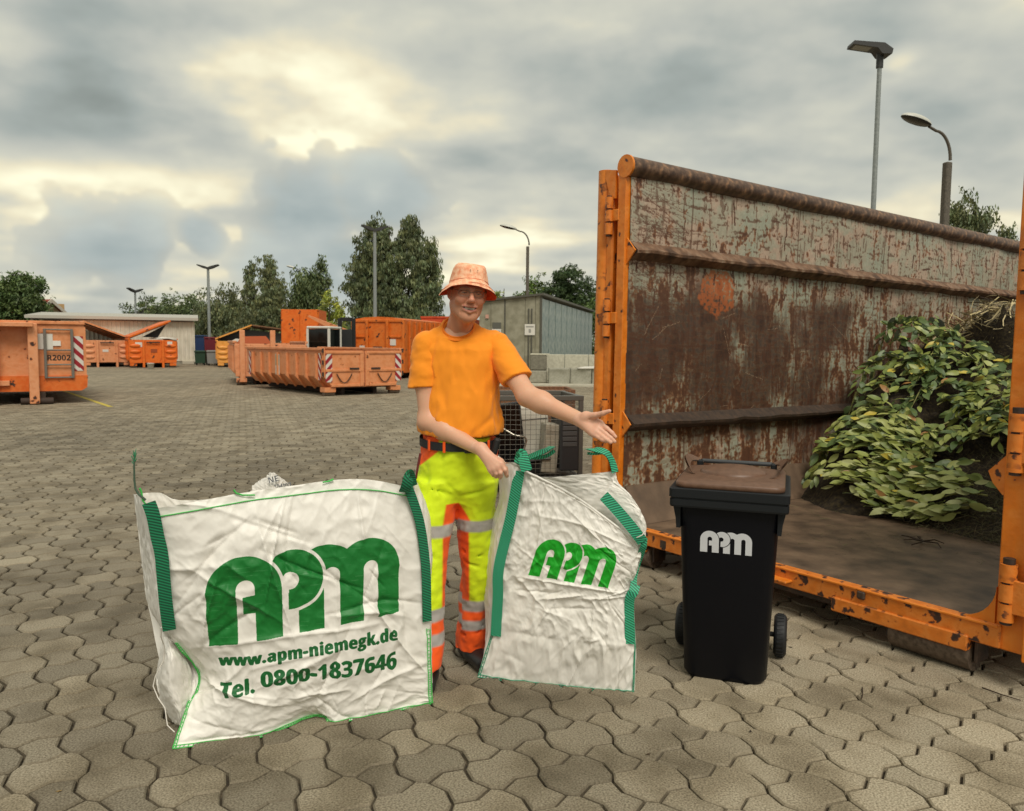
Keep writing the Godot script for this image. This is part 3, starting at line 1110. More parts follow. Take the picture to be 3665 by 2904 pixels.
func hazard_material() -> StandardMaterial3D:
	if mats.has("hazard"):
		return mats["hazard"]
	var im := Image.create(64, 128, false, Image.FORMAT_RGB8)
	for y in 128:
		for x in 64:
			var k := fposmod(x * 0.55 + y + 10.0, 44.0)
			var c := Color8(150, 26, 38) if k < 22.0 else Color8(212, 206, 196)
			im.set_pixel(x, y, c)
	var m := flat("hazard", Color.WHITE, 0.4)
	m.albedo_texture = ImageTexture.create_from_image(im)
	return m


func hazard_plate(at: Vector3, w: float, h: float, parent: Node3D, flip := false, turn := Basis()) -> void:
	var st := nst()
	var u0 := 1.0 if flip else 0.0
	var v1 := h / 0.75
	var q := [[Vector3(-w / 2, -h / 2, 0), Vector2(u0, v1)], [Vector3(-w / 2, h / 2, 0), Vector2(u0, 0)], [Vector3(w / 2, h / 2, 0), Vector2(1.0 - u0, 0)], [Vector3(w / 2, -h / 2, 0), Vector2(1.0 - u0, v1)]]
	for i in [0, 1, 2, 0, 2, 3]:
		st.set_uv(q[i][1])
		st.add_vertex(at + turn * q[i][0])
	for s in [[0, 1], [1, 2], [2, 3], [3, 0]]:
		st.set_uv(Vector2(0.1, 0.02))
		var a: Vector3 = at + turn * q[s[0]][0]
		var b: Vector3 = at + turn * q[s[1]][0]
		quad_out(st, a, b, b - turn.z * 0.008, a - turn.z * 0.008, at - turn.z * 0.004)
	obj("warning_stripe_plate", st, hazard_material(), parent)


func skip(label: String, at: Vector3, yaw: float, ln: float, w: float, h: float, m: Material, group: String, doors := true, ribs := 0.62, stripes := true) -> Node3D:
	var t := thing("skip_container", label, "skip", at, yaw, group)
	var y0 := 0.20
	var dark := flat("skip_steel", Color8(60, 46, 38), 0.8)
	var hw := w / 2
	var ch := 0.28
	# each side: a sheet that turns inward near the floor
	for s in [-1.0, 1.0]:
		var st := nst()
		prism(st, PackedVector2Array([Vector2(s * hw, h), Vector2(s * hw, y0 + ch + 0.06), Vector2(s * (hw - ch), y0 + 0.02), Vector2(s * (hw - ch - 0.05), y0 + 0.05), Vector2(s * (hw - 0.04), y0 + ch + 0.08), Vector2(s * (hw - 0.04), h)]), -ln, Vector3.ZERO)
		obj("side_wall", st, m, t)
		var k := 0
		var z := -0.35
		while z > -ln + 0.2:
			var rb := nst()
			prism(rb, PackedVector2Array([Vector2(s * (hw + 0.002), h - 0.08), Vector2(s * (hw + 0.07), h - 0.1), Vector2(s * (hw + 0.07), y0 + ch + 0.02), Vector2(s * (hw - ch + 0.05), y0 - 0.03), Vector2(s * (hw - ch), y0 + 0.018), Vector2(s * (hw + 0.002), y0 + ch + 0.055)]), 0.07, Vector3(0, 0, z))
			obj("rib", rb, m, t)
			z -= ribs
		box_part("top_rail", Vector3(s * (hw - 0.01), h + 0.035, -ln / 2), Vector3(0.13, 0.08, ln + 0.02), m, t, 0.012)
	box_part("floor", Vector3(0, y0 + 0.03, -ln / 2), Vector3(w - 2 * ch - 0.12, 0.05, ln - 0.1), dark, t)
	var bw := nst()
	prism(bw, PackedVector2Array([Vector2(-hw + 0.045, h), Vector2(hw - 0.045, h), Vector2(hw - 0.045, y0 + ch + 0.08), Vector2(hw - ch - 0.06, y0 + 0.06), Vector2(-hw + ch + 0.06, y0 + 0.06), Vector2(-hw + 0.045, y0 + ch + 0.08)]), 0.05, Vector3(0, 0, -ln + 0.02))
	obj("end_wall", bw, m, t)
	for s in [-1.0, 1.0]:
		box_part("skid", Vector3(s * 0.53, 0.11, -ln / 2 - 0.1), Vector3(0.12, 0.17, ln - 0.3), dark, t, 0.01)
		box_part("roller_bracket", Vector3(s * (hw - 0.22), 0.17, -0.12), Vector3(0.34, 0.14, 0.3), m, t, 0.01)
		tube_part("roller", [Vector3(s * (hw - 0.38), 0.075, -0.08), Vector3(s * (hw - 0.06), 0.075, -0.08)], 0.075, mottled("roller_steel", [0.0, 0.5, 1.0], [Color8(70, 58, 48), Color8(104, 88, 74), Color8(128, 112, 96)], 0.5, 0.03, 0.6, 51, 0.2), t, -1.0, 14)
	if doors:
		for s in [-1.0, 1.0]:
			var dn := nst()
			prism(dn, PackedVector2Array([Vector2(s * 0.02, h), Vector2(s * (hw - 0.02), h), Vector2(s * (hw - 0.02), y0 + ch + 0.06), Vector2(s * (hw - ch), y0 + 0.04), Vector2(s * 0.02, y0 + 0.04)]), 0.045, Vector3(0, 0, 0.004))
			var door := obj("door", dn, m, t)
			var c: float = s * (hw * 0.5)
			for y in [h - 0.05, lerpf(y0, h, 0.48)]:
				box_part("door_rail", Vector3(c, y, 0.066), Vector3(hw - 0.12, 0.075, 0.035), m, door, 0.008)
			box_part("door_rail", Vector3(s * (hw - ch - 0.4), y0 + 0.09, 0.066), Vector3(hw - ch - 0.1, 0.075, 0.035), m, door, 0.008)
			box_part("door_stile", Vector3(s * 0.09, lerpf(y0, h, 0.5), 0.063), Vector3(0.12, h - y0 - 0.12, 0.03), m, door, 0.008)
			if stripes:
				hazard_plate(Vector3(s * (hw - 0.16), h - 0.48, 0.068), 0.2, 0.8, door, s > 0)
			box_part("latch", Vector3(s * 0.35, lerpf(y0, h, 0.48) + 0.05, 0.1), Vector3(0.3, 0.05, 0.03), dark, door, 0.006)
			for k in 3:
				tube_part("hinge", [Vector3(s * (hw + 0.01), 0.55 + 0.33 * k, 0.04), Vector3(s * (hw + 0.01), 0.67 + 0.33 * k, 0.04)], 0.03, dark, door, -1.0, 8)
		if stripes:
			for z in [-0.16, -ln + 0.25]:
				hazard_plate(Vector3(-hw - 0.012, h - 0.45, z), 0.15, 0.75, t, true, Basis(Vector3.UP, -PI / 2))
	return t


# the closed front of a hook-lift container: two uprights, a panel, rungs of stiffeners
func hook_front(t: Node3D, w: float, h: float, m: Material) -> void:
	var hw := w / 2
	for s in [-1.0, 1.0]:
		box_part("hook_upright", Vector3(s * w * 0.2, h * 0.5 - 0.04, 0.08), Vector3(0.12, h - 0.05, 0.12), m, t, 0.012)
		for k in 3:
			var st := nst(true)
			var xf := Transform3D(Basis.from_scale(Vector3(w * 0.115, 0.10, 0.05)), Vector3(s * w * 0.365, h * (0.36 + 0.2 * k), 0.045))
			var prof := []
			for i in 7:
				var a := i / 6.0 * PI
				prof.append(Vector2(sin(a), cos(a)))
			lathe(st, prof, 12, xf)
			obj("pressed_bulge", st, m, t)
		hazard_plate(Vector3(s * (hw - 0.14), h * 0.42, 0.012), 0.18, h * 0.4, t, s > 0)
	tube_part("hook_bar", [Vector3(-w * 0.14, h * 0.88, 0.12), Vector3(w * 0.14, h * 0.88, 0.12)], 0.035, flat("skip_steel", Color8(60, 46, 38), 0.8), t)


func lid(called: String, corners: Array, thick: float, m: Material, under: Material, parent: Node3D, above := false) -> void:
	var a: Vector3 = corners[0]
	var n: Vector3 = (corners[1] - a).cross(corners[3] - a).normalized() * thick
	if n.y < 0.0:
		n = -n
	var mid: Vector3 = (corners[0] + corners[2]) * 0.5 + n * 0.5
	var st := nst()
	quad_out(st, corners[0] + n, corners[1] + n, corners[2] + n, corners[3] + n, mid)
	for i in 4:
		quad_out(st, corners[i], corners[(i + 1) % 4], corners[(i + 1) % 4] + n, corners[i] + n, mid)
	var o := obj(called, st, m, parent)
	var su := nst()
	var ins := []
	for c in corners:
		ins.append(c.lerp((corners[0] + corners[2]) * 0.5, 0.05) + (n * 1.06 if above else n * -0.06))
	quad_out(su, ins[0], ins[1], ins[2], ins[3], mid)
	obj("lid_lining", su, under, o)
	for k in 4:
		var p: Vector3 = corners[0].lerp(corners[1], (k + 0.5) / 4.0) - n * 0.5
		var q: Vector3 = corners[3].lerp(corners[2], (k + 0.5) / 4.0) - n * 0.5
		tube_part("lid_rib", [p.lerp(q, 0.04), p.lerp(q, 0.96)], 0.03, m, o, -1.0, 6)


func build_yard_containers() -> void:
	var peach := paint("paint_peach", Color8(216, 138, 88), 0.17, 2.2, 61)
	var peach2 := paint("paint_peach_pale", Color8(218, 146, 100), 0.17, 2.2, 62)
	var orange := paint("paint_orange", Color8(222, 100, 14), 0.17, 2.4, 63)
	var orange2 := paint("paint_orange_worn", Color8(212, 104, 24), 0.17, 2.4, 64)
	var yellow := paint("paint_yellow_orange", Color8(226, 152, 62), 0.17, 2.2, 65)
	var red := paint("paint_red_orange", Color8(180, 66, 26), 0.17, 2.4, 66)
	var dark := flat("skip_steel", Color8(60, 46, 38), 0.8)
	var black := flat("black_liner", Color8(24, 24, 24), 0.7)
	var paper := flat("sign_white", Color8(214, 210, 200), 0.5)

	# the low skip in the middle of the yard
	var t := skip("low peach-orange skip with closed double doors alone in the middle of the yard", Vector3(-4.28, 0, -22.45), deg_to_rad(41.1), 5.2, 2.58, 1.27, peach, "")
	var cr := RandomNumberGenerator.new()
	cr.seed = 5
	var st := nst()
	bx(st, Vector3(-1.31, 0.82, -2.85), Vector3(0.012, 0.62, 0.26), 0.0)
	obj("notice", st, paper, t)
	var grn := nst()
	bx(grn, Vector3(-1.318, 0.95, -2.85), Vector3(0.008, 0.32, 0.2), 0.0)
	obj("notice_print", grn, flat("print_green", Color8(96, 132, 84), 0.5), t)
	for s in [-1.0, 1.0]:
		var ch := []
		for k in 9:
			ch.append(Vector3(s * (0.42 + 0.06 * k), 0.62 - 0.26 * sin(k / 8.0 * PI), 0.085))
		tube_part("chain", ch, 0.014, dark, t, -1.0, 6)

	# peach skip with two posts behind it
	t = skip("peach skip with two upright posts half hidden behind the low middle skip", Vector3(-8.4, 0, -27.2), deg_to_rad(22), 4.6, 2.4, 1.45, peach2, "", false)
	for x in [-0.95, 0.05]:
		box_part("stake", Vector3(x, 1.0, 0.1), Vector3(0.17, 1.78, 0.16), peach2, t, 0.012)
	box_part("front_panel", Vector3(0, 0.85, 0.0), Vector3(2.36, 1.1, 0.06), peach2, t, 0.01)
	var ld := nst()
	prism(ld, PackedVector2Array([Vector2(-0.65, 1.43), Vector2(-0.5, 1.68), Vector2(0.3, 1.70), Vector2(0.5, 1.43)]), -0.8, Vector3(-0.4, 0, -0.8))
	obj("load", ld, flat("scrap_red", Color8(190, 98, 60), 0.8), t)

	# two lidded skips before the white shed
	t = skip("pale peach skip with its dark lined lid raised, left of the bright orange one", Vector3(-22.82, 0.051, -44) * Vector3(1, 0, 1), deg_to_rad(35), 6.0, 2.46, 1.50, peach2, "lidded skips before the white shed", false, 0.42, false)
	box_part("front_panel", Vector3(0, 0.88, 0.0), Vector3(2.4, 1.24, 0.05), peach2, t, 0.01)
	hook_front(t, 2.46, 1.55, peach2)
	lid("lid", [Vector3(1.2, 1.58, 0), Vector3(1.2, 1.58, -5.6), Vector3(-1.15, 2.5, -5.6), Vector3(-1.15, 2.5, 0)], 0.09, peach, black, t)
	box_part("notice", Vector3(-0.08, 0.92, 0.034), Vector3(0.3, 0.14, 0.012), paper, t, 0.0)
	t = skip("bright orange skip with its orange lid swung open to the right", Vector3(-20.04, 0.099, -43.6) * Vector3(1, 0, 1), deg_to_rad(30), 6.0, 2.46, 1.55, orange, "lidded skips before the white shed", false, 0.5, false)
	box_part("front_panel", Vector3(0, 0.9, 0.0), Vector3(2.4, 1.28, 0.05), orange, t, 0.01)
	hook_front(t, 2.46, 1.6, orange)
	lid("lid", [Vector3(-1.2, 1.64, 0), Vector3(-1.2, 1.64, -5.6), Vector3(0.95, 2.58, -5.6), Vector3(0.95, 2.58, 0)], 0.09, orange, orange, t)
	var cu := nst()
	prism(cu, PackedVector2Array([Vector2(-0.5, 1.7), Vector2(0.75, 2.42), Vector2(0.3, 1.68)]), -0.06, Vector3(0, 0, -0.5))
	obj("lid_curtain", cu, black, t)
	box_part("notice", Vector3(-0.72, 1.28, 0.034), Vector3(0.36, 0.26, 0.012), paper, t, 0.0)
	box_part("notice", Vector3(0.86, 1.36, 0.034), Vector3(0.26, 0.2, 0.012), paper, t, 0.0)
	box_part("notice", Vector3(0.04, 0.94, 0.034), Vector3(0.32, 0.2, 0.012), flat("print_red", Color8(150, 70, 30), 0.6), t, 0.0)
	# a white sheet over its right edge
	var sh := nst(true)
	prism(sh, PackedVector2Array([Vector2(0.1, 1.63), Vector2(0.5, 1.72), Vector2(1.22, 1.66), Vector2(1.24, 1.52), Vector2(1.1, 1.5), Vector2(0.9, 1.6)]), -4.0, Vector3(0, 0, 0.05))
	obj("sheet", sh, flat("white_cloth", Color8(214, 210, 200), 0.7), t)

	# yellow-orange skip with a tented lid
	t = skip("yellow-orange skip with tented black lids and a white sheet", Vector3(-15.88, 0.124, -45.5) * Vector3(1, 0, 1), deg_to_rad(19), 5.5, 2.5, 1.5, yellow, "", false, 0.5, false)
	box_part("front_panel", Vector3(0, 0.88, 0.0), Vector3(2.44, 1.26, 0.05), yellow, t, 0.01)
	hook_front(t, 2.5, 1.5, yellow)
	lid("lid", [Vector3(-1.3, 1.6, 0), Vector3(-1.3, 1.6, -5.2), Vector3(0.7, 2.42, -5.2), Vector3(0.7, 2.42, 0)], 0.08, yellow, black, t)
	lid("lid", [Vector3(0.7, 2.42, 0), Vector3(0.7, 2.42, -5.2), Vector3(2.5, 2.2, -5.2), Vector3(2.5, 2.2, 0)], 0.07, flat("brown_lid", Color8(120, 84, 56), 0.7), black, t)
	var tp := nst()
	prism(tp, PackedVector2Array([Vector2(-1.1, 1.55), Vector2(-0.8, 1.98), Vector2(0.2, 2.2), Vector2(1.4, 2.1), Vector2(2.4, 2.0), Vector2(2.3, 1.5)]), 0.1, Vector3(0, 0, -0.7))
	obj("liner", tp, flat("grey_liner", Color8(66, 64, 62), 0.8), t)
	var wh := nst()
	prism(wh, PackedVector2Array([Vector2(-0.5, 1.5), Vector2(-0.2, 1.66), Vector2(1.3, 1.6), Vector2(2.2, 1.35), Vector2(2.2, 1.1), Vector2(1.27, 1.2), Vector2(0.8, 1.45)]), -1.4, Vector3(0, 0, 0.06))
	obj("sheet", wh, flat("white_cloth", Color8(214, 210, 200), 0.7), t)

	# tall orange box, and the lid-like arm beside it
	t = thing("box_container", "tall plain orange steel box standing behind the middle skip", "container", Vector3(-10.86, 1.021, -40) * Vector3(1, 0, 1), deg_to_rad(4))
	for s in [-1.0, 1.0]:
		box_part("panel", Vector3(s * 0.455, 1.72, 0), Vector3(0.9, 2.76, 0.08), orange, t, 0.01)
	box_part("side_wall", Vector3(-0.93, 1.7, -1.2), Vector3(0.05, 2.8, 2.3), orange, t, 0.01)
	box_part("side_wall", Vector3(0.93, 1.7, -1.2), Vector3(0.05, 2.8, 2.3), orange, t, 0.01)
	box_part("roof", Vector3(0, 3.13, -1.2), Vector3(1.9, 0.05, 2.4), orange2, t, 0.01)
	box_part("base", Vector3(0, 0.17, -1.2), Vector3(1.8, 0.3, 2.2), dark, t, 0.01)
	box_part("notice", Vector3(0.75, 1.95, 0.05), Vector3(0.36, 0.3, 0.012), paper, t, 0.0)

	# closed orange container with a bowed roof
	t = thing("closed_container", "large closed orange container with bowed roof right of the forklift", "container", Vector3(-5.674, 0.533, -33) * Vector3(1, 0, 1), deg_to_rad(-14))
	var w := 2.42
	var hgt := 2.46
	var bow := PackedVector2Array([Vector2(-w / 2, 0.25), Vector2(w / 2, 0.25), Vector2(w / 2, hgt)])
	for k in 9:
		var a := 1.0 - k / 4.0
		bow.append(Vector2(a * w / 2, hgt + 0.13 * (1.0 - a * a)))
	bow.append(Vector2(-w / 2, hgt))
	var bs := nst()
	prism(bs, PackedVector2Array([Vector2(-w / 2, 0.25), Vector2(w / 2, 0.25), Vector2(w / 2, hgt), Vector2(w / 4, hgt + 0.1), Vector2(0, hgt + 0.13), Vector2(-w / 4, hgt + 0.1), Vector2(-w / 2, hgt)]), -6.0, Vector3.ZERO)
	obj("body", bs, orange2, t)
	for x in [-0.46, 0.46]:
		box_part("hook_upright", Vector3(x, 1.3, 0.07), Vector3(0.11, 2.3, 0.13), orange2, t, 0.01)
	for x in [-1.15, 1.15]:
		box_part("corner_post", Vector3(x, 1.36, 0.025), Vector3(0.11, 2.2, 0.04), orange2, t, 0.008)
	box_part("top_beam", Vector3(0, hgt - 0.04, 0.03), Vector3(2.2, 0.1, 0.05), orange2, t, 0.008)
	box_part("stiffener", Vector3(-0.8, 1.75, 0.03), Vector3(0.5, 0.07, 0.05), orange2, t, 0.008)
	box_part("stiffener", Vector3(0.8, 1.75, 0.03), Vector3(0.5, 0.07, 0.05), orange2, t, 0.008)
	box_part("hook_plate", Vector3(0, 1.22, 0.05), Vector3(0.42, 0.24, 0.08), dark, t, 0.03)
	box_part("notice", Vector3(-0.72, 1.22, 0.012), Vector3(0.24, 0.3, 0.02), paper, t, 0.0)
	box_part("notice", Vector3(0.68, 1.52, 0.012), Vector3(0.26, 0.26, 0.02), paper, t, 0.0)
	for k in 9:
		box_part("rib", Vector3(w / 2 + 0.035, 1.35, -0.5 - 0.62 * k), Vector3(0.07, 2.1, 0.1), orange2, t, 0.01)
	for s in [-1.0, 1.0]:
		box_part("skid", Vector3(s * 0.5, 0.13, -3.0), Vector3(0.14, 0.24, 5.6), dark, t, 0.01)

	# flared red-orange container peeping out by the worker's shoulder
	t = thing("closed_container", "dark red-orange flared container seen beside the worker's neck", "container", Vector3(-3.552, 0.412, -38) * Vector3(1, 0, 1), deg_to_rad(-6))
	var fl := nst()
	prism(fl, PackedVector2Array([Vector2(-0.75, 0.3), Vector2(1.2, 0.3), Vector2(1.6, 2.7), Vector2(-0.9, 2.72)]), -4.0, Vector3.ZERO)
	obj("body", fl, red, t)
	box_part("top_rail", Vector3(0.35, 2.75, -0.03), Vector3(2.56, 0.09, 0.14), red, t, 0.01)

	# forklift
	var glass := flat("cab_glass", Color(0.02, 0.05, 0.05, 1.0), 0.12)
	var cream := flat("cab_white", Color8(206, 204, 194), 0.5)
	t = thing("forklift", "small white forklift with dark cab windows and black mast", "forklift", Vector3(-7.105, 0.455, -29) * Vector3(1, 0, 1), deg_to_rad(-12))
	var f := nst()
	bx(f, Vector3(0, 0.72, -0.3), Vector3(1.0, 0.66, 1.7), 0.05)
	obj("body", f, cream, t)
	box_part("cab_roof", Vector3(0, 2.04, -0.3), Vector3(0.92, 0.09, 1.1), cream, t, 0.03)
	for s in [-1.0, 1.0]:
		box_part("pillar", Vector3(s * 0.42, 1.52, 0.2), Vector3(0.09, 0.95, 0.09), cream, t, 0.015)
		box_part("pillar", Vector3(s * 0.42, 1.52, -0.78), Vector3(0.09, 0.95, 0.09), cream, t, 0.015)
		for z in [0.3, -0.85]:
			var wl := nst(true)
			lathe(wl, [Vector2(0.0, -0.1), Vector2(0.24, -0.1), Vector2(0.29, -0.06), Vector2(0.29, 0.06), Vector2(0.24, 0.1), Vector2(0.0, 0.1)], 18, Transform3D(Basis(Vector3.BACK, PI / 2), Vector3(s * 0.44, 0.29, z)))
			obj("wheel", wl, flat("tyre", Color8(34, 34, 34), 0.8), t)
	box_part("window", Vector3(0, 1.55, 0.2), Vector3(0.75, 0.86, 0.02), glass, t, 0.004)
	box_part("window", Vector3(-0.42, 1.55, -0.3), Vector3(0.02, 0.86, 0.88), glass, t, 0.004)
	box_part("window", Vector3(0.42, 1.55, -0.3), Vector3(0.02, 0.86, 0.88), glass, t, 0.004)
	for x in [0.1, 0.66]:
		box_part("mast_rail", Vector3(x + 0.12, 1.45, -1.2), Vector3(0.12, 1.95, 0.14), black, t, 0.01)
	for y in [0.7, 1.5, 2.38]:
		box_part("mast_bar", Vector3(0.5, y, -1.2), Vector3(0.48, 0.14, 0.08), black, t, 0.01)
	box_part("mast_carriage", Vector3(0.5, 1.35, -1.12), Vector3(0.5, 1.3, 0.06), flat("mast_grey", Color8(40, 42, 42), 0.6), t, 0.01)
	t = thing("crane_arm", "orange steel arm slanting down past the forklift mast", "crane arm", Vector3(-7.803, 0.414, -33) * Vector3(1, 0, 1))
	var am := nst()
	prism(am, PackedVector2Array([Vector2(-0.78, 2.56), Vector2(-0.74, 2.62), Vector2(0.2, 2.28), Vector2(1.2, 1.92), Vector2(1.2, 1.48), Vector2(0.3, 1.98)]), 0.16, Vector3.ZERO)
	obj("boom", am, peach, t)
	box_part("post", Vector3(1.05, 0.8, 0.08), Vector3(0.24, 1.6, 0.24), peach, t, 0.02)

	# large bins at the back
	for q in [
		["dark blue lidded bulk bin, left one of the back pair beside the white shed", "blue", Vector3(-20.43, 0.058, -51), 0, 0.62, 1.9, Color8(24, 52, 92), 1.0],
		["dark red lidded bulk bin, right one of the back pair beside the white shed", "red", Vector3(-19.33, 0.093, -50), 0, 0.70, 1.78, Color8(104, 24, 36), 1.0],
		["dark green bulk bin in front of the blue one", "green", Vector3(-19.4, 0.1, -48.5), 0, 0.64, 0.92, Color8(36, 66, 48), 1.0],
		["light grey bulk bin in front of the dark red one", "grey", Vector3(-18.44, 0.092, -48), 0, 0.66, 0.95, Color8(132, 134, 130), 1.0],
		]:
		var p: Vector3 = q[2] * Vector3(1, 0, 1)
		t = thing("bulk_bin", q[0], "bin", p, deg_to_rad(8))
		var bm := flat("bulk_bin_" + q[1], q[6], 0.5)
		var hh: float = q[5]
		var hw: float = q[4] * 0.5
		var b2 := nst()
		prism(b2, PackedVector2Array([Vector2(-hw * 0.88, 0.14), Vector2(hw * 0.88, 0.14), Vector2(hw, hh - 0.14), Vector2(-hw, hh - 0.14)]), -0.9, Vector3.ZERO)
		obj("body", b2, bm, t)
		box_part("lid", Vector3(0, hh - 0.07, -0.45), Vector3(hw * 2.1, 0.12, 1.0), bm, t, 0.03)
		for s in [-1.0, 1.0]:
			tube_part("wheel", [Vector3(s * hw * 0.7 - 0.03, 0.08, -0.1), Vector3(s * hw * 0.7 + 0.03, 0.08, -0.1)], 0.08, black, t)
	t = thing("pail", "small white pail on the paving before the bright orange skip", "bucket", Vector3(-19, 0.069, -41) * Vector3(1, 0, 1))
	var pl := nst(true)
	lathe(pl, [Vector2(0.0, 0.0), Vector2(0.13, 0.0), Vector2(0.165, 0.3), Vector2(0.18, 0.3), Vector2(0.18, 0.33), Vector2(0.155, 0.33), Vector2(0.125, 0.03), Vector2(0.0, 0.03)], 16)
	obj("body", pl, paper, t)
	t = thing("yellow_tub", "small yellow tub standing before the yellow-orange skip", "tub", Vector3(-14.38, 0.094, -41.5) * Vector3(1, 0, 1))
	box_part("body", Vector3(0, 0.14, 0), Vector3(0.36, 0.28, 0.3), flat("tub_yellow", Color8(214, 178, 30), 0.5), t, 0.05)

	# the near container cut by the left edge of the picture
	t = thing("hook_container", "peach container with ladder and code plate, cut by the left edge", "container", Vector3(-11.28, 0, -18.05), deg_to_rad(31))
	var rx := 1.26
	var nb := nst()
	prism(nb, PackedVector2Array([Vector2(-1.3, 0.62), Vector2(rx, 0.62), Vector2(rx, 1.80), Vector2(rx - 0.06, 1.86), Vector2(-1.3, 1.86)]), -5.5, Vector3.ZERO)
	obj("body", nb, peach, t)
	var lb := nst()
	prism(lb, PackedVector2Array([Vector2(-0.9, 0.3), Vector2(rx - 0.12, 0.3), Vector2(rx, 0.38), Vector2(rx + 0.02, 0.66), Vector2(-0.9, 0.66)]), -5.4, Vector3(0, 0, 0.03))
	obj("lower_band", lb, paint("paint_orange_band", Color8(214, 100, 26), 0.16, 2.0, 67), t)
	box_part("hook_upright", Vector3(0.18, 0.95, 0.16), Vector3(0.2, 1.86, 0.18), peach2, t, 0.015)
	box_part("hook_upright", Vector3(-0.62, 0.95, 0.16), Vector3(0.2, 1.86, 0.18), peach2, t, 0.015)
	box_part("top_flange", Vector3(-0.45, 1.84, 0.2), Vector3(1.3, 0.1, 0.42), peach2, t, 0.012)
	box_part("top_rail", Vector3(0.2, 1.9, -0.02), Vector3(2.1, 0.08, 0.14), peach, t, 0.012)
	var steel := flat("ladder_steel", Color8(118, 114, 106), 0.5, 0.3)
	var lad := Node3D.new()
	part_name(t, lad, "ladder")
	for x in [0.42, 0.97]:
		box_part("ladder_rail", Vector3(x, 1.18, 0.07), Vector3(0.06, 1.16, 0.06), steel, lad, 0.008)
	for y in [0.62, 0.92, 1.26, 1.74]:
		tube_part("rung", [Vector3(0.40, y, 0.07), Vector3(0.99, y, 0.07)], 0.018, steel, lad, -1.0, 8)
	hazard_plate(Vector3(1.10, 1.18, 0.014), 0.2, 0.82, t, true)
	box_part("notice", Vector3(0.42, 1.46, 0.012), Vector3(0.32, 0.36, 0.016), paper, t, 0.0)
	box_part("notice", Vector3(0.66, 1.42, 0.022), Vector3(0.16, 0.12, 0.016), flat("paper_white", Color8(226, 222, 214), 0.6), t, 0.0)
	letters("code_lettering", "R2002", 0.125, Vector3(0.69, 1.08, 0.006), Basis(), flat("ink", Color8(40, 36, 34), 0.7), t)
	for s in [-0.9, 0.5]:
		box_part("skid", Vector3(s - 0.2, 0.15, -2.4), Vector3(0.2, 0.28, 5.0), dark, t, 0.01)
	tube_part("roller", [Vector3(-0.1, 0.08, 0.1), Vector3(0.55, 0.08, 0.1)], 0.08, dark, t)
	box_part("tie_plate", Vector3(-0.55, 0.5, 0.06), Vector3(0.5, 0.12, 0.1), peach2, t, 0.01)


func letters(called: String, text: String, height: float, at: Vector3, turn: Basis, m: Material, parent: Node3D, stretch := 1.0) -> void:
	var tm := TextMesh.new()
	var f := SystemFont.new()
	f.font_names = PackedStringArray(["Droid Sans"])
	f.font_weight = 700
	tm.font = f
	tm.font_size = 64
	tm.pixel_size = height / 46.0
	tm.depth = 0.004
	tm.text = text
	var o := place(called, tm, parent, m)
	o.transform = Transform3D(turn * Basis.from_scale(Vector3(stretch, 1, 1)), at)



# ---------------------------------------------------------------- the open container

# local axes: x from the right post (0) to the left post (-2.5), z from the front frame (0) backwards (-6.9), y up
func container_frame() -> Transform3D:
	var b := Basis(Vector3(0.5892, 0, 0.8080), Vector3.UP, Vector3(-0.8080, 0, 0.5892)) * Basis(Vector3.RIGHT, deg_to_rad(-0.51))
	return Transform3D(b, Vector3(2.211, 0, -3.387))


func gray(n: FastNoiseLite, w: int, h: int, sw := 0, sh := 0) -> PackedByteArray:
	var im := n.get_image(sw if sw else w, sh if sh else h)
	im.convert(Image.FORMAT_L8)
	if sw:
		im.resize(w, h, Image.INTERPOLATE_CUBIC)
	return im.get_data()


func noise(seed_: int, freq: float, octaves := 5) -> FastNoiseLite:
	var n := FastNoiseLite.new()
	n.seed = seed_
	n.noise_type = FastNoiseLite.TYPE_SIMPLEX_SMOOTH
	n.frequency = freq
	n.fractal_octaves = octaves
	return n


func line_on(im: Image, a: Vector2, b: Vector2, c: Color, wide: int, wob: float, rng: RandomNumberGenerator) -> void:
	var n := int(a.distance_to(b)) + 1
	var off := 0.0
	for i in n:
		off = clampf(off + rng.randf_range(-wob, wob), -3.0, 3.0)
		var p := a.lerp(b, i / float(n))
		if rng.randf() < 0.85:
			im.fill_rect(Rect2i(int(p.x + off), int(p.y + off), wide, wide), c.lerp(im.get_pixel(clampi(int(p.x), 0, im.get_width() - 1), clampi(int(p.y), 0, im.get_height() - 1)), rng.randf_range(0.1, 0.7)))


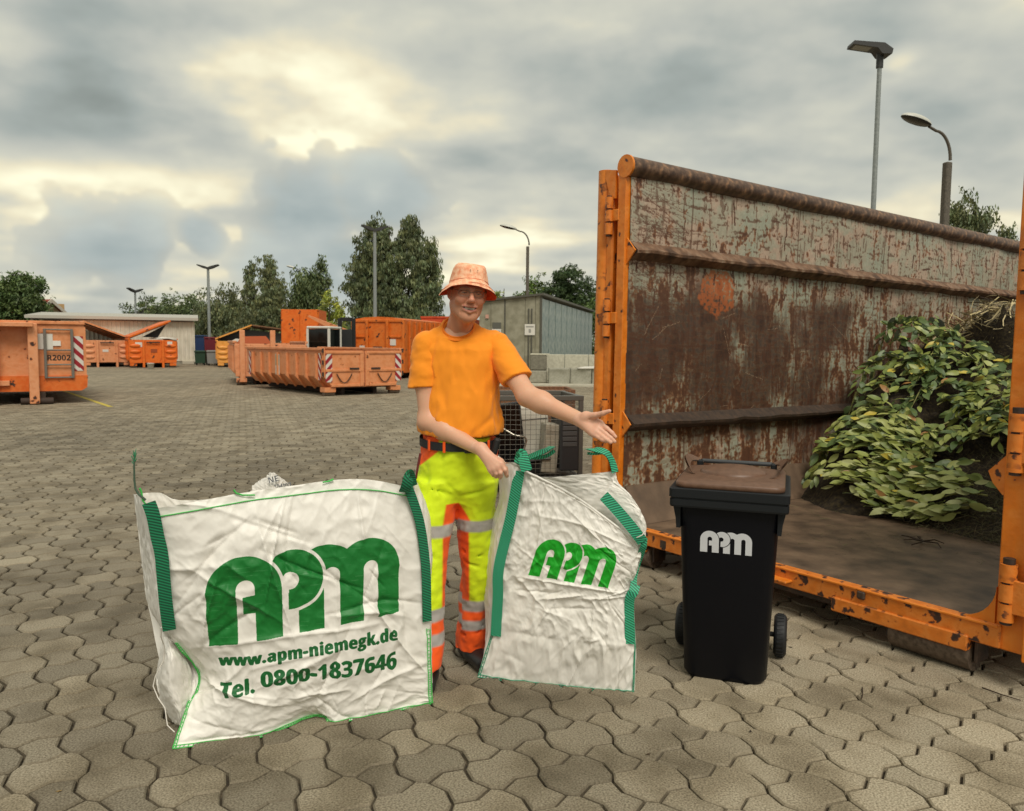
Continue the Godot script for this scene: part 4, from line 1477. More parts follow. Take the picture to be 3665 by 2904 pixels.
# scratched, rusty inner face: u runs 7 m along the wall from the front, v 2.6 m down from the top
func rusty_wall_image() -> Image:
	var w := 1400
	var h := 560
	var big := gray(noise(1, 0.006, 5), w, h)
	var mid := gray(noise(2, 0.02, 5), w, h)
	var fine := gray(noise(3, 0.11, 4), w, h)
	var vert := gray(noise(4, 0.05, 4), w, h, w, 120)
	var vert2 := gray(noise(5, 0.10, 4), w, h, w, 70)
	var horz := gray(noise(6, 0.09, 4), w, h, 240, h)
	var out := PackedByteArray()
	out.resize(w * h * 3)
	var pal := Color8(164, 158, 138)
	var pal2 := Color8(180, 158, 138)
	var rust := Color8(128, 78, 46)
	var deep := Color8(78, 48, 32)
	var soot := Color8(46, 34, 28)
	var o := 0
	for y in h:
		var ht := 2.75 - y / float(h) * 2.6
		var low := smoothstep(2.2, 1.75, ht)
		for x in w:
			var s := x / float(w) * 7.0
			var i := y * w + x
			var b := big[i] / 255.0
			var m := mid[i] / 255.0
			var f := fine[i] / 255.0
			var v := vert[i] / 255.0
			var v2 := vert2[i] / 255.0
			var hz := horz[i] / 255.0
			var c := pal.lerp(pal2, smoothstep(0.4, 0.65, m))
			c = c.lerp(Color8(150, 160, 142), smoothstep(0.5, 0.7, b) * 0.5)
			# streaks of rust, more of them lower down and at the left
			var r := v * 0.5 + m * 0.25 + f * 0.25
			var thr := lerpf(0.60, 0.47, low) + 0.03 * smoothstep(2.0, 6.0, s) - 0.05 * (b - 0.5)
			var rr := smoothstep(thr, thr + 0.06, r)
			c = c.lerp(rust, rr * 0.78)
			c = c.lerp(deep, smoothstep(thr + 0.06, thr + 0.14, r) * 0.8)
			# dark stain: below the middle rail, strongest near the front
			var st := low * (smoothstep(4.6, 1.4, s) * 0.55 + 0.25) * smoothstep(0.55, 1.2, ht)
			st += 0.25 * smoothstep(1.0, 0.6, ht)
			var sm := smoothstep(0.66, 0.36, b * 0.62 + v2 * 0.25 + v * 0.13 + 0.30 - st * 0.50)
			c = c.lerp(soot.lerp(deep, f), clampf(sm * 0.80, 0.0, 1.0) * clampf(low + 0.15, 0.0, 1.0))
			c = c.lerp(Color8(118, 92, 66), smoothstep(0.52, 0.62, hz) * 0.3 * low)
			# scraped lines
			c = c.lerp(deep, smoothstep(0.63, 0.68, hz * 0.6 + f * 0.4) * 0.6)
			c = c.lerp(deep, smoothstep(0.60, 0.66, v2 * 0.65 + f * 0.35) * 0.5)
			# weld seams
			var seam := absf(fposmod(s - 0.62, 1.32) - 0.66)
			if seam > 0.652:
				c = c.lerp(deep, 0.55)
			if absf(ht - 1.5) < 0.006:
				c = c.lerp(deep, 0.5 * hz + 0.2)
			# primer patch
			var pr := Vector2((s - 0.93) / 0.24, (ht - 1.90) / 0.17).length() + (m - 0.5) * 0.8
			c = c.lerp(Color8(178, 92, 44), 0.75 * (1.0 - smoothstep(0.85, 1.0, pr)) * smoothstep(0.2, 0.45, f))
			var g := 0.92 + 0.16 * f
			out[o] = int(clampf(c.r * g, 0, 1) * 255)
			out[o + 1] = int(clampf(c.g * g, 0, 1) * 255)
			out[o + 2] = int(clampf(c.b * g, 0, 1) * 255)
			o += 3
	var im := Image.create_from_data(w, h, false, Image.FORMAT_RGB8, out)
	var rng := RandomNumberGenerator.new()
	rng.seed = 9
	# fans of scratches near the front edge, and short chips everywhere
	for k in 150:
		var a := Vector2(rng.randf_range(0, 30), rng.randf_range(20, 330))
		var l := rng.randf_range(30, 170)
		var an := rng.randf_range(-0.15, 0.5)
		line_on(im, a, a + Vector2(cos(an), sin(an)) * l, Color8(86, 54, 38), 1, 0.5, rng)
	for k in 420:
		var a := Vector2(rng.randf_range(0, w), rng.randf_range(0, h * 0.75))
		var l := rng.randf_range(5, 42)
		var an := PI / 2 + rng.randfn(0, 0.16) if rng.randf() < 0.75 else rng.randf_range(0, PI)
		line_on(im, a, a + Vector2(cos(an), sin(an)) * l, Color8(82, 50, 34), 1 + rng.randi() % 3, 0.6, rng)
	for k in 60:
		var a := Vector2(rng.randf_range(0, w), rng.randf_range(h * 0.3, h))
		var an := rng.randf_range(0, PI)
		line_on(im, a, a + Vector2(cos(an), sin(an)) * rng.randf_range(10, 60), Color8(190, 170, 140), 1, 0.3, rng)
	return im


func build_open_container() -> void:
	var orange := paint("paint_container", Color8(226, 126, 30), 0.24, 0.9, 71, 0.45)
	var orange_l := paint("paint_container_clean", Color8(228, 124, 26), 0.22, 1.1, 72, 0.45)
	var orange_w := paint("paint_container_worn", Color8(218, 120, 34), 0.30, 0.7, 73, 0.5)
	var rusty := mottled("old_steel", [0.0, 0.3, 0.5, 0.7, 1.0], [Color8(52, 38, 30), Color8(84, 60, 44), Color8(112, 82, 60), Color8(140, 110, 88), Color8(166, 150, 128)], 0.9, 0.014, 0.6, 74, 0.0, 2.5)
	var dark := mottled("dark_steel", [0.0, 0.5, 1.0], [Color8(38, 30, 26), Color8(62, 48, 38), Color8(88, 66, 50)], 0.8, 0.02, 0.6, 75, 0.0, 2.0)
	var floor_m := mottled("floor_steel", [0.0, 0.3, 0.5, 0.7, 1.0], [Color8(70, 56, 44), Color8(94, 76, 60), Color8(108, 88, 70), Color8(120, 98, 78), Color8(136, 114, 92)], 1.6, 0.012, 0.55, 76, 0.0, 1.2)
	var t := thing("open_container", "big rusty open roll-off container with its doors folded back, right half of picture", "container")
	t.transform = container_frame()
	var ln := 6.9
	# left wall, its inner face textured
	var wm := flat("rusty_wall", Color.WHITE, 0.62)
	var im := rusty_wall_image()
	wm.albedo_texture = ImageTexture.create_from_image(im)
	var hm: Image = im.duplicate()
	hm.convert(Image.FORMAT_L8)
	hm.convert(Image.FORMAT_RGB8)
	hm.bump_map_to_normal_map(2.0)
	wm.normal_enabled = true
	wm.normal_texture = ImageTexture.create_from_image(hm)
	wm.normal_scale = 0.5
	var outer := nst()
	bx(outer, Vector3(-2.482, 1.45, -ln / 2), Vector3(0.036, 2.5, ln), 0.0)
	var wall := obj("side_wall", outer, orange_l, t)
	var face := nst(true)
	var dent := noise(15, 0.7, 3)
	var nx := 92
	var ny := 34
	for j in ny:
		for i in nx:
			for k in [[0, 0], [0, 1], [1, 1], [0, 0], [1, 1], [1, 0]]:
				var s: float = (i + k[0]) / float(nx) * ln
				var y: float = lerpf(0.48, 2.72, (j + k[1]) / float(ny))
				face.set_uv(Vector2(s / 7.0, (2.75 - y) / 2.6))
				face.add_vertex(Vector3(-2.438 + 0.018 * dent.get_noise_2d(s * 1.2, y * 1.5) - 0.010 * pow(absf(sin(s * PI / 1.32)), 12.0), y, -s))
	obj("inner_lining", face, wm, wall)
	# rails: a sharp ridge bent here and there
	for rail in [[2.135, 0.075, 0.075], [0.955, 0.09, 0.07]]:
		var st := nst()
		var prev: Array = []
		var rr := RandomNumberGenerator.new()
		rr.seed = int(rail[0] * 100)
		for i in 47:
			var s := i / 46.0 * ln
			var b := rr.randf_range(-0.006, 0.006)
			var dip := -0.018 if i == 8 or i == 17 or i == 30 else 0.0
			var x := -2.434
			var sec := [Vector3(x, rail[0] + rail[2] * 0.9, -s), Vector3(x + rail[1] + dip, rail[0] + 0.008 + b, -s), Vector3(x + rail[1] * 0.95 + dip, rail[0] - 0.012 + b, -s), Vector3(x, rail[0] - rail[2] * 0.75, -s)]
			if i > 0:
				for k in 3:
					quad_out(st, prev[k], prev[k + 1], sec[k + 1], sec[k], Vector3(x, rail[0], -s))
			elif i == 0:
				quad_out(st, sec[0], sec[1], sec[2], sec[3], Vector3(x, rail[0], -1))
			prev = sec
		obj("inner_rail", st, rusty if rail[0] > 2.0 else dark, wall)
	# the sloping skirt between wall and floor
	var sk := nst()
	for k in [[0, 0], [0, 1], [1, 1], [0, 0], [1, 1], [1, 0]]:
		pass
	prism(sk, PackedVector2Array([Vector2(-2.462, 0.53), Vector2(-2.425, 0.515), Vector2(-2.28, 0.275), Vector2(-2.33, 0.262)]), -ln + 0.02, Vector3(0, 0, -0.012))
	obj("skirt", sk, floor_m, t)
	tube_part("top_tube", [Vector3(-2.455, 2.70, 0.03), Vector3(-2.455, 2.70, -ln)], 0.070, mottled("tube_steel", [0.0, 0.35, 0.52, 0.66, 0.78, 1.0], [Color8(54, 40, 32), Color8(76, 56, 44), Color8(98, 74, 58), Color8(118, 92, 72), Color8(142, 108, 80), Color8(196, 136, 88)], 0.7, 0.016, 0.5, 77, 0.0, 2.0), t, -1.0, 18)
	var capst := nst()
	tube(capst, [Vector3(-2.455, 2.70, 0.045), Vector3(-2.455, 2.70, 0.028)], 0.076, -1.0, 18)
	obj("tube_cap", capst, orange, t)
	# floor plate and orange base
	box_part("base_frame", Vector3(-1.25, 0.215, -ln / 2), Vector3(2.5, 0.09, ln), orange_w, t, 0.006)
	var fl := nst()
	bx(fl, Vector3(-1.2, 0.267, -ln / 2 - 0.004), Vector3(2.3, 0.012, ln - 0.012), 0.003)
	obj("floor", fl, floor_m, t)
	# front sill
	box_part("sill", Vector3(-1.26, 0.218, 0.012), Vector3(2.5, 0.108, 0.05), orange_w, t, 0.006)
	box_part("sill_lip", Vector3(-1.26, 0.262, 0.030), Vector3(2.48, 0.012, 0.03), orange, t, 0.003)
	for q in [[-0.42, 0.62], [-2.32, 0.34]]:
		box_part("roller_housing", Vector3(q[0] - 0.06, 0.150, -0.05), Vector3(q[1] + 0.06, 0.075, 0.20), orange_w, t, 0.006)
	box_part("pocket_beam", Vector3(-1.0, 0.13, -0.10), Vector3(0.5, 0.05, 0.10), dark, t, 0.006)
	box_part("step_tab", Vector3(-1.12, 0.205, 0.065), Vector3(0.12, 0.014, 0.07), orange, t, 0.004)
	box_part("sill_stud", Vector3(-0.66, 0.235, 0.04), Vector3(0.045, 0.045, 0.02), dark, t, 0.008)
	var hk := nst(true)
	tube(hk, [Vector3(-1.46, 0.215, 0.02), Vector3(-1.455, 0.15, 0.035), Vector3(-1.46, 0.105, 0.03), Vector3(-1.485, 0.088, 0.03), Vector3(-1.515, 0.10, 0.03), Vector3(-1.525, 0.125, 0.03)], 0.020, 0.024, 8)
	obj("latch_hook", hk, orange_w, t)
	box_part("latch_slot", Vector3(-1.462, 0.235, 0.036), Vector3(0.05, 0.05, 0.008), dark, t, 0.002)
	box_part("latch_slot", Vector3(-2.02, 0.205, 0.036), Vector3(0.05, 0.05, 0.008), dark, t, 0.002)
	for s in [-0.73, -1.78]:
		box_part("skid", Vector3(s, 0.11, -3.5), Vector3(0.16, 0.12, 6.5), dark, t, 0.008)
	for x in [[-0.52, -0.02 - 0.12], [-2.46, -2.16]]:
		tube_part("roller", [Vector3(x[0], 0.078, -0.05), Vector3(x[1], 0.078, -0.05)], 0.078, mottled("roller_steel", [0.0, 0.5, 1.0], [Color8(70, 58, 48), Color8(104, 88, 74), Color8(128, 112, 96)], 0.5, 0.03, 0.6, 51, 0.2), t, -1.0, 24)
		for s in [-0.018, 0.018]:
			box_part("roller_ear", Vector3((x[0] if s < 0 else x[1]) + s, 0.115, -0.06), Vector3(0.016, 0.13, 0.12), dark, t, 0.004)
	# left post and the folded left door
	box_part("post", Vector3(-2.485, 1.43, 0.015), Vector3(0.075, 2.54, 0.05), orange_l, t, 0.004)
	for y in [2.135, 0.955]:
		var nk := nst()
		prism(nk, PackedVector2Array([Vector2(-2.446, y + 0.09), Vector2(-2.365, y + 0.0), Vector2(-2.446, y - 0.09)]), 0.012, Vector3(0, 0, 0.01))
		obj("rail_end", nk, orange, t)
	var dl := Node3D.new()
	part_name(t, dl, "door")
	box_part("door_panel", Vector3(-2.665, 1.47, -1.2), Vector3(0.06, 2.42, 2.4), orange, dl, 0.008)
	tube_part("door_stile", [Vector3(-2.69, 0.22, -0.005), Vector3(-2.69, 2.71, -0.005)], 0.056, orange, dl, -1.0, 16)
	box_part("door_edge", Vector3(-2.615, 1.44, 0.0), Vector3(0.07, 2.48, 0.055), orange_l, dl, 0.012)
	var gs := nst()
	prism(gs, PackedVector2Array([Vector2(-2.68, 2.71), Vector2(-2.55, 2.69), Vector2(-2.55, 2.5), Vector2(-2.59, 2.5)]), 0.02, Vector3(0, 0, 0.02))
	obj("gusset", gs, orange_l, dl)
	for y in [2.42, 1.72, 1.02, 0.42]:
		for k in 3:
			tube_part("hinge_knuckle", [Vector3(-2.595, y - 0.075 + 0.088 * (k - 1), 0.05), Vector3(-2.595, y + 0.003 + 0.088 * (k - 1), 0.05)], 0.029, orange_w, dl, -1.0, 12)
		tube_part("hinge_pin", [Vector3(-2.595, y - 0.175, 0.05), Vector3(-2.595, y + 0.1, 0.05)], 0.020, dark, dl, -1.0, 8)
		box_part("hinge_leaf", Vector3(-2.545, y - 0.035, 0.036), Vector3(0.075, 0.078, 0.02), orange, dl, 0.004)
	# right post, lower corner gusset, folded right door
	box_part("post", Vector3(0.035, 1.36, -0.02), Vector3(0.15, 2.40, 0.08), orange_l, t, 0.006)
	box_part("post_flange", Vector3(0.12, 1.30, 0.012), Vector3(0.075, 2.32, 0.09), orange, t, 0.006)
	for q in [[-1.0, -0.04, 0.0], [1.0, -2.45, 0.0]]:
		var gp := PackedVector2Array([Vector2(0, 0)])
		var rad := 0.17 if q[0] < 0 else 0.08
		for k in 9:
			var a := k / 8.0 * PI / 2
			gp.append(Vector2(q[0] * (rad - rad * sin(a)), rad - rad * cos(a)))
		var gst := nst()
		prism(gst, gp, 0.02, Vector3(q[1], 0.268, 0.008))
		obj("corner_gusset", gst, orange, t)
	var ck := nst()
	prism(ck, PackedVector2Array([Vector2(-0.038, 1.03), Vector2(-0.11, 0.95), Vector2(-0.09, 0.90), Vector2(-0.038, 0.84)]), 0.012, Vector3(0, 0, 0.0))
	obj("rail_end", ck, orange_w, t)
	var dr := Node3D.new()
	part_name(t, dr, "door")
	for y in [0.42, 1.08, 1.86]:
		for k in 3:
			tube_part("hinge_knuckle", [Vector3(0.015, y - 0.115 + 0.088 * k, 0.055), Vector3(0.015, y - 0.037 + 0.088 * k, 0.055)], 0.034, orange_w, dr, -1.0, 14)
		tube_part("hinge_pin", [Vector3(0.015, y - 0.13, 0.055), Vector3(0.015, y + 0.165, 0.055)], 0.024, dark, dr, -1.0, 10)
		box_part("hinge_leaf", Vector3(0.07, y, 0.064), Vector3(0.09, 0.15, 0.018), orange_w, dr, 0.004)
	box_part("door_panel", Vector3(0.205, 1.33, -1.19), Vector3(0.05, 2.3, 2.3), rusty, dr, 0.008)
	box_part("door_edge", Vector3(0.185, 1.9, -0.01), Vector3(0.06, 1.3, 0.05), orange, dr, 0.01)
	box_part("door_top_corner", Vector3(0.10, 2.33, 0.02), Vector3(0.14, 0.10, 0.06), orange_w, dr, 0.01, Basis(Vector3.BACK, 0.7))
	# far wall and right wall
	box_part("end_wall", Vector3(-1.25, 1.45, -ln + 0.02), Vector3(2.42, 2.4, 0.05), rusty, t, 0.004)
	box_part("side_wall", Vector3(0.045, 1.35, -ln / 2 - 0.05), Vector3(0.04, 2.3, ln - 0.12), rusty, t, 0.004)


# ---------------------------------------------------------------- green waste on the container's floor

func mound(s: float, w: float) -> float:
	# s: metres behind the front, w: metres left of the right wall
	var s0 := 1.66 + 0.12 * smoothstep(1.7, 2.3, w) + 0.08 * sin(w * 6.0)
	var ridge := lerpf(lerpf(0.72, 1.05, smoothstep(0.3, 1.2, w)), 1.38, smoothstep(1.2, 2.1, w))
	var h := ridge * pow(clampf((s - s0) / (3.15 - s0), 0.0, 1.0), 0.85)
	h *= 1.0 - 0.35 * smoothstep(3.3, 4.0, s)
	var back := lerpf(1.35, 1.66, smoothstep(0.6, 1.9, w)) * smoothstep(3.72, 4.0, s - 0.06 * (2.3 - w) + 0.06 * sin(w * 9.0)) * (0.93 + 0.07 * sin(w * 5.0 + s * 3.0))
	return maxf(h, back) * smoothstep(2.40, 2.22, w - 0.05 * (s - 2.0))


func leaf_mesh(kind: int) -> ArrayMesh:
	var st := nst(true)
	var n := 6
	var bend: float = [0.25, 0.55, -0.2, 0.05][kind]
	var fold: float = [0.22, 0.12, 0.32, 0.18][kind]
	var rows: Array = []
	for i in n + 1:
		var t := i / float(n)
		var wv := 0.205 * pow(sin(PI * pow(t, 0.85)), 0.8) + (0.006 if i < n else 0.0)
		var z := bend * (t - t * t) + 0.02 * sin(t * 9.0 + kind)
		rows.append([Vector3(t, z + fold * wv, -wv), Vector3(t, z, 0), Vector3(t, z + fold * wv, wv)])
	for i in n:
		for k in 2:
			var a: Vector3 = rows[i][k]
			var b: Vector3 = rows[i + 1][k]
			var c: Vector3 = rows[i + 1][k + 1]
			var d: Vector3 = rows[i][k + 1]
			for p in [a, c, b, a, d, c]:
				st.add_vertex(p)
	return done(st, flat("leaf_plain", Color.WHITE, 0.42))


func build_green_waste() -> void:
	var frame := container_frame()
	var rng := RandomNumberGenerator.new()
	rng.seed = 404
	var fy := 0.274
	var at := func(s: float, w: float, up: float) -> Vector3: return frame * Vector3(-w, fy + up, -s)
	# the dark heap of soil and rotting cuttings under everything
	var lump := noise(8, 2.4, 5)
	var soil_m := mottled("compost", [0.0, 0.35, 0.55, 0.75, 1.0], [Color8(18, 14, 10), Color8(34, 26, 18), Color8(54, 44, 28), Color8(74, 64, 38), Color8(104, 92, 58)], 0.5, 0.03, 0.95, 81, 0.0, 6.0)
	var st := nst(true)
	var step := 0.05
	for i in 108:
		for j in 47:
			var q: Array[Vector3] = []
			for k in [[0, 0], [1, 0], [1, 1], [0, 1]]:
				var s: float = 1.45 + (i + k[0]) * step
				var w: float = 0.06 + (j + k[1]) * step
				var h := mound(s, w)
				h = h * (0.86 + 0.30 * lump.get_noise_2d(s * 1.0, w * 1.0)) - 0.03 + 0.05 * lump.get_noise_2d(s * 3.0, w * 3.0) * minf(h * 4.0, 1.0)
				q.append(at.call(s, w, maxf(h, -0.006)))
			quad_out(st, q[0], q[1], q[2], q[3], (q[0] + q[2]) * 0.5 - Vector3.UP)
	tag(obj("compost_heap", st, soil_m), "dark heap of soil and rotting cuttings at the back of the container", "compost", "", "stuff")
	# laurel cuttings: stems that lie down the slope with leaves along them
	var heap := thing("laurel_cuttings", "heap of cut laurel branches with broad green leaves in the open container", "plant cuttings")
	var leaf_mats: Array[StandardMaterial3D] = []
	for c in [Color(0.26, 0.30, 0.065), Color(0.17, 0.22, 0.055), Color(0.36, 0.39, 0.12), Color(0.07, 0.115, 0.03), Color(0.42, 0.44, 0.19), Color(0.10, 0.15, 0.045), Color(0.50, 0.40, 0.05), Color(0.34, 0.17, 0.05)]:
		var m := StandardMaterial3D.new()
		m.albedo_color = c.linear_to_srgb()
		m.roughness = 0.45
		m.backlight_enabled = true
		m.backlight = Color(0.25, 0.25, 0.25)
		leaf_mats.append(m)
	var leaf_meshes: Array[ArrayMesh] = []
	for k in 4:
		leaf_meshes.append(leaf_mesh(k))
	var eye := Vector3(0, 1.5, 0)
	var leaves: Array = []
	var stem_st := nst(true)
	var add_branch := func(s0: float, w0: float, ds: float, dw: float, length: float, up: float, size: float, lightness: float) -> void:
		var pts := []
		var n := 9
		for i in n:
			var t := i / float(n - 1)
			var s := s0 + ds * length * t
			var w := clampf(w0 + dw * length * t, 0.12, 2.36)
			var h := mound(s, w)
			pts.append(at.call(s, w, maxf(h, 0.0) + 0.03 + up * (1.0 - absf(t - 0.4) * 1.2)))
		tube(stem_st, pts, 0.007, 0.003, 5, false)
		var k := int(length / 0.034)
		for i in k:
			var f := (i + rng.randf()) / k * (n - 1.001)
			var a: Vector3 = pts[int(f)]
			var b: Vector3 = pts[int(f) + 1]
			var dir := (b - a).normalized()
			var sd := 1.0 if i % 2 == 0 else -1.0
			var side := dir.cross(Vector3.UP).normalized() * sd
			var x := (dir * rng.randf_range(0.45, 1.0) + side * rng.randf_range(0.25, 0.8) + Vector3(0, rng.randf_range(-0.32, 0.28), 0)).normalized()
			var nrm := (Vector3.UP + Vector3(rng.randfn() * 0.6, 0, rng.randfn() * 0.6) + (eye - a).normalized() * 0.8).normalized()
			nrm = (nrm - x * nrm.dot(x)).normalized()
			if rng.randf() < 0.45:
				nrm = nrm.rotated(x, rng.randf_range(-1.3, 1.3))
			var z := x.cross(nrm)
			var l := size * rng.randf_range(0.75, 1.2)
			var mi := 0
			var r := rng.randf() + lightness
			if r < 0.18: mi = 3
			elif r < 0.40: mi = 5
			elif r < 0.66: mi = 1
			elif r < 0.95: mi = 0
			elif r < 1.25: mi = 2
			else: mi = 4
			if rng.randf() < 0.02: mi = 6
			if rng.randf() < 0.01: mi = 7
			leaves.append([Transform3D(Basis(x * l, nrm * l, z * l * rng.randf_range(0.85, 1.15)), a.lerp(b, f - int(f)) + nrm * rng.randf_range(0.0, 0.03)), mi, rng.randi() % 4])
	# front tongue: long branches pointing to the left, in tiers
	for k in 22:
		add_branch.call(rng.randf_range(1.70, 1.95), rng.randf_range(0.75, 1.45), rng.randf_range(-0.1, 0.2), 1.0, rng.randf_range(0.4, 0.75), 0.05, 0.115, 0.42)
	for k in 26:
		add_branch.call(rng.randf_range(1.9, 2.4), rng.randf_range(1.0, 1.7), rng.randf_range(-0.25, 0.15), 0.9, rng.randf_range(0.4, 0.7), 0.06, 0.115, 0.26)
	for k in 46:
		add_branch.call(rng.randf_range(2.3, 3.2), rng.randf_range(0.9, 1.9), rng.randf_range(-0.9, 0.3), rng.randf_range(-0.6, 0.9), rng.randf_range(0.3, 0.6), 0.07, 0.105, 0.06)
	for k in 30:
		add_branch.call(rng.randf_range(2.5, 3.3), rng.randf_range(0.3, 1.1), rng.randf_range(-0.9, 0.3), rng.randf_range(-0.6, 0.8), rng.randf_range(0.25, 0.5), 0.06, 0.10, -0.02)
	for k in 34:
		add_branch.call(rng.randf_range(2.6, 3.4), rng.randf_range(1.6, 2.3), rng.randf_range(-1.0, 0.4), rng.randf_range(-0.5, 0.5), rng.randf_range(0.25, 0.5), 0.09, 0.105, -0.12)
	for k in 26:
		add_branch.call(rng.randf_range(1.85, 2.9), rng.randf_range(1.75, 2.2), rng.randf_range(-0.5, 0.3), rng.randf_range(0.1, 0.8), rng.randf_range(0.2, 0.42), 0.05, 0.11, 0.15)
	for k in 10:
		add_branch.call(rng.randf_range(3.6, 4.2), rng.randf_range(0.15, 0.6), -0.9, rng.randf_range(-0.2, 0.5), 0.4, 0.1, 0.09, -0.35)
	obj("stem", stem_st, flat("laurel_stem", Color8(124, 122, 66), 0.7), heap).set_meta("kind", "stuff")
	leaves.sort_custom(func(a, b): return a[0].origin.distance_squared_to(eye) < b[0].origin.distance_squared_to(eye))
	var rest: Array = []
	for k in 32:
		rest.append([])
	for i in leaves.size():
		var l: Array = leaves[i]
		if i % 4 == 0 and i < 1200:
			var o := place("leaf", leaf_meshes[l[2]], heap, leaf_mats[l[1]])
			o.transform = l[0]
		else:
			rest[l[1] * 4 + l[2]].append(l[0])
	for k in 32:
		if rest[k].size():
			var mm := many("leaf_mass", leaf_meshes[k % 4], rest[k], PackedColorArray(), heap)
			mm.material_override = leaf_mats[k / 4]
	# dry grass clippings and straw
	var blade := nst()
	for k in 3:
		var z := -0.5 + k / 3.0
		var y0 := 0.12 * (1.0 - pow(z * 2.0, 2.0))
		var z1 := z + 1.0 / 3.0
		var y1 := 0.12 * (1.0 - pow(z1 * 2.0, 2.0))
		for p in [Vector3(-0.02, y0, z), Vector3(0.02, y0, z), Vector3(0.02, y1, z1), Vector3(-0.02, y0, z), Vector3(0.02, y1, z1), Vector3(-0.02, y1, z1)]:
			blade.add_vertex(p)
	var blade_m := flat("straw", Color.WHITE, 0.8)
	blade_m.vertex_color_use_as_albedo = true
	var blade_mesh := done(blade, blade_m)
	var strew := func(called: String, label: String, category: String, n: int, pick: Callable, colors: Array, lmin: float, lmax: float, tilt: float) -> void:
		var xfs: Array = []
		var cols := PackedColorArray()
		for i in n:
			var q: Vector3 = pick.call()
			var l := rng.randf_range(lmin, lmax)
			var b := Basis(Vector3.UP, rng.randf() * TAU) * Basis(Vector3.RIGHT, rng.randfn() * tilt) * Basis(Vector3.BACK, rng.randf() * TAU)
			xfs.append(Transform3D(b.scaled_local(Vector3(l * 0.6, l, l)), at.call(q.x, q.y, q.z)))
			var c: Color = colors[rng.randi() % colors.size()]
			var v := rng.randf_range(0.7, 1.25)
			cols.append(Color(c.r * v, c.g * v, c.b * v))
		tag(many(called, blade_mesh, xfs, cols), label, category, "", "stuff")
	var on := func(s: float, w: float, up: float) -> Vector3: return Vector3(s, w, maxf(mound(s, w) * (0.86 + 0.30 * lump.get_noise_2d(s, w)), 0.0) + up)
	strew.call("straw", "pale dry straw lying on top of the dark heap at the back", "straw", 900, func() -> Vector3:
		var s := clampf(rng.randfn(4.4, 0.4), 3.8, 6.4)
		return on.call(s, clampf(rng.randfn(1.9, 0.4), 0.2, 2.3), rng.randf_range(0.0, 0.12)), [Color(0.42, 0.34, 0.17), Color(0.52, 0.43, 0.24), Color(0.30, 0.24, 0.12), Color(0.20, 0.16, 0.08)], 0.18, 0.5, 0.3)
	strew.call("twigs", "dark dry stalks and roots hanging from the heap at the back", "twigs", 2600, func() -> Vector3:
		return on.call(rng.randf_range(3.6, 5.6), rng.randf_range(0.1, 2.3), rng.randf_range(-0.05, 0.08)), [Color(0.12, 0.10, 0.06), Color(0.07, 0.055, 0.035), Color(0.20, 0.17, 0.10), Color(0.045, 0.035, 0.025)], 0.06, 0.24, 0.5)
	strew.call("grass_clippings", "brownish green grass clippings heaped at the right of the laurel", "grass clippings", 7500, func() -> Vector3:
		return on.call(clampf(rng.randfn(2.0, 0.35), 1.55, 3.2), clampf(absf(rng.randfn(0.0, 0.45)) + 0.12, 0.1, 1.3), rng.randf_range(-0.01, 0.09)), [Color(0.10, 0.095, 0.04), Color(0.075, 0.06, 0.03), Color(0.13, 0.13, 0.05), Color(0.17, 0.14, 0.08)], 0.03, 0.11, 0.5)
	strew.call("floor_litter", "scattered bits of grass and leaf on the container's bare floor", "litter", 520, func() -> Vector3:
		var k := rng.randi() % 4
		var c: Vector2 = [Vector2(1.5, 1.9), Vector2(1.35, 1.0), Vector2(1.2, 0.35), Vector2(0.9, 1.25)][k]
		return Vector3(clampf(c.x + rng.randfn() * 0.22, 0.08, 1.9), clampf(c.y + rng.randfn() * 0.22, 0.2, 2.15), 0.003), [Color(0.09, 0.10, 0.03), Color(0.06, 0.05, 0.03), Color(0.16, 0.17, 0.07), Color(0.24, 0.19, 0.11)], 0.012, 0.07, 0.12)
	# single things in the pile
	var stick := thing("cut_stump", "pale cut end of a branch sticking up from the straw", "branch")
	tube_part("wood", [at.call(4.3, 1.45, 1.40), at.call(4.28, 1.45, 1.72)], 0.032, flat("cut_wood", Color8(214, 180, 132), 0.8), stick, 0.026, 8)
	var tw := thing("twig", "small dark forked twig lying alone on the container floor", "twig")
	var wood := flat("twig_bark", Color8(58, 44, 32), 0.9)
	var c0 := Vector2(1.18, 0.95)
	for q in [[0.0, 0.17], [0.7, 0.13], [2.2, 0.12], [3.3, 0.16], [4.4, 0.15], [5.4, 0.11]]:
		tube_part("shoot", [at.call(c0.x, c0.y, 0.016), at.call(c0.x + sin(q[0]) * q[1] * 0.6, c0.y + cos(q[0]) * q[1] * 0.6, 0.026), at.call(c0.x + sin(q[0] + 0.3) * q[1], c0.y + cos(q[0] + 0.3) * q[1], 0.012)], 0.006, wood, tw, 0.003, 5)
	var br := thing("bare_stem", "thin bare stem poking out left of the laurel heap", "twig")
	tube_part("stem", [at.call(2.5, 2.18, 0.12), at.call(2.38, 2.28, 0.17), at.call(2.28, 2.36, 0.2)], 0.008, flat("pale_bark", Color8(122, 96, 72), 0.8), br, 0.004, 6)



# ---------------------------------------------------------------- the wire cage of scrap, the metal shed

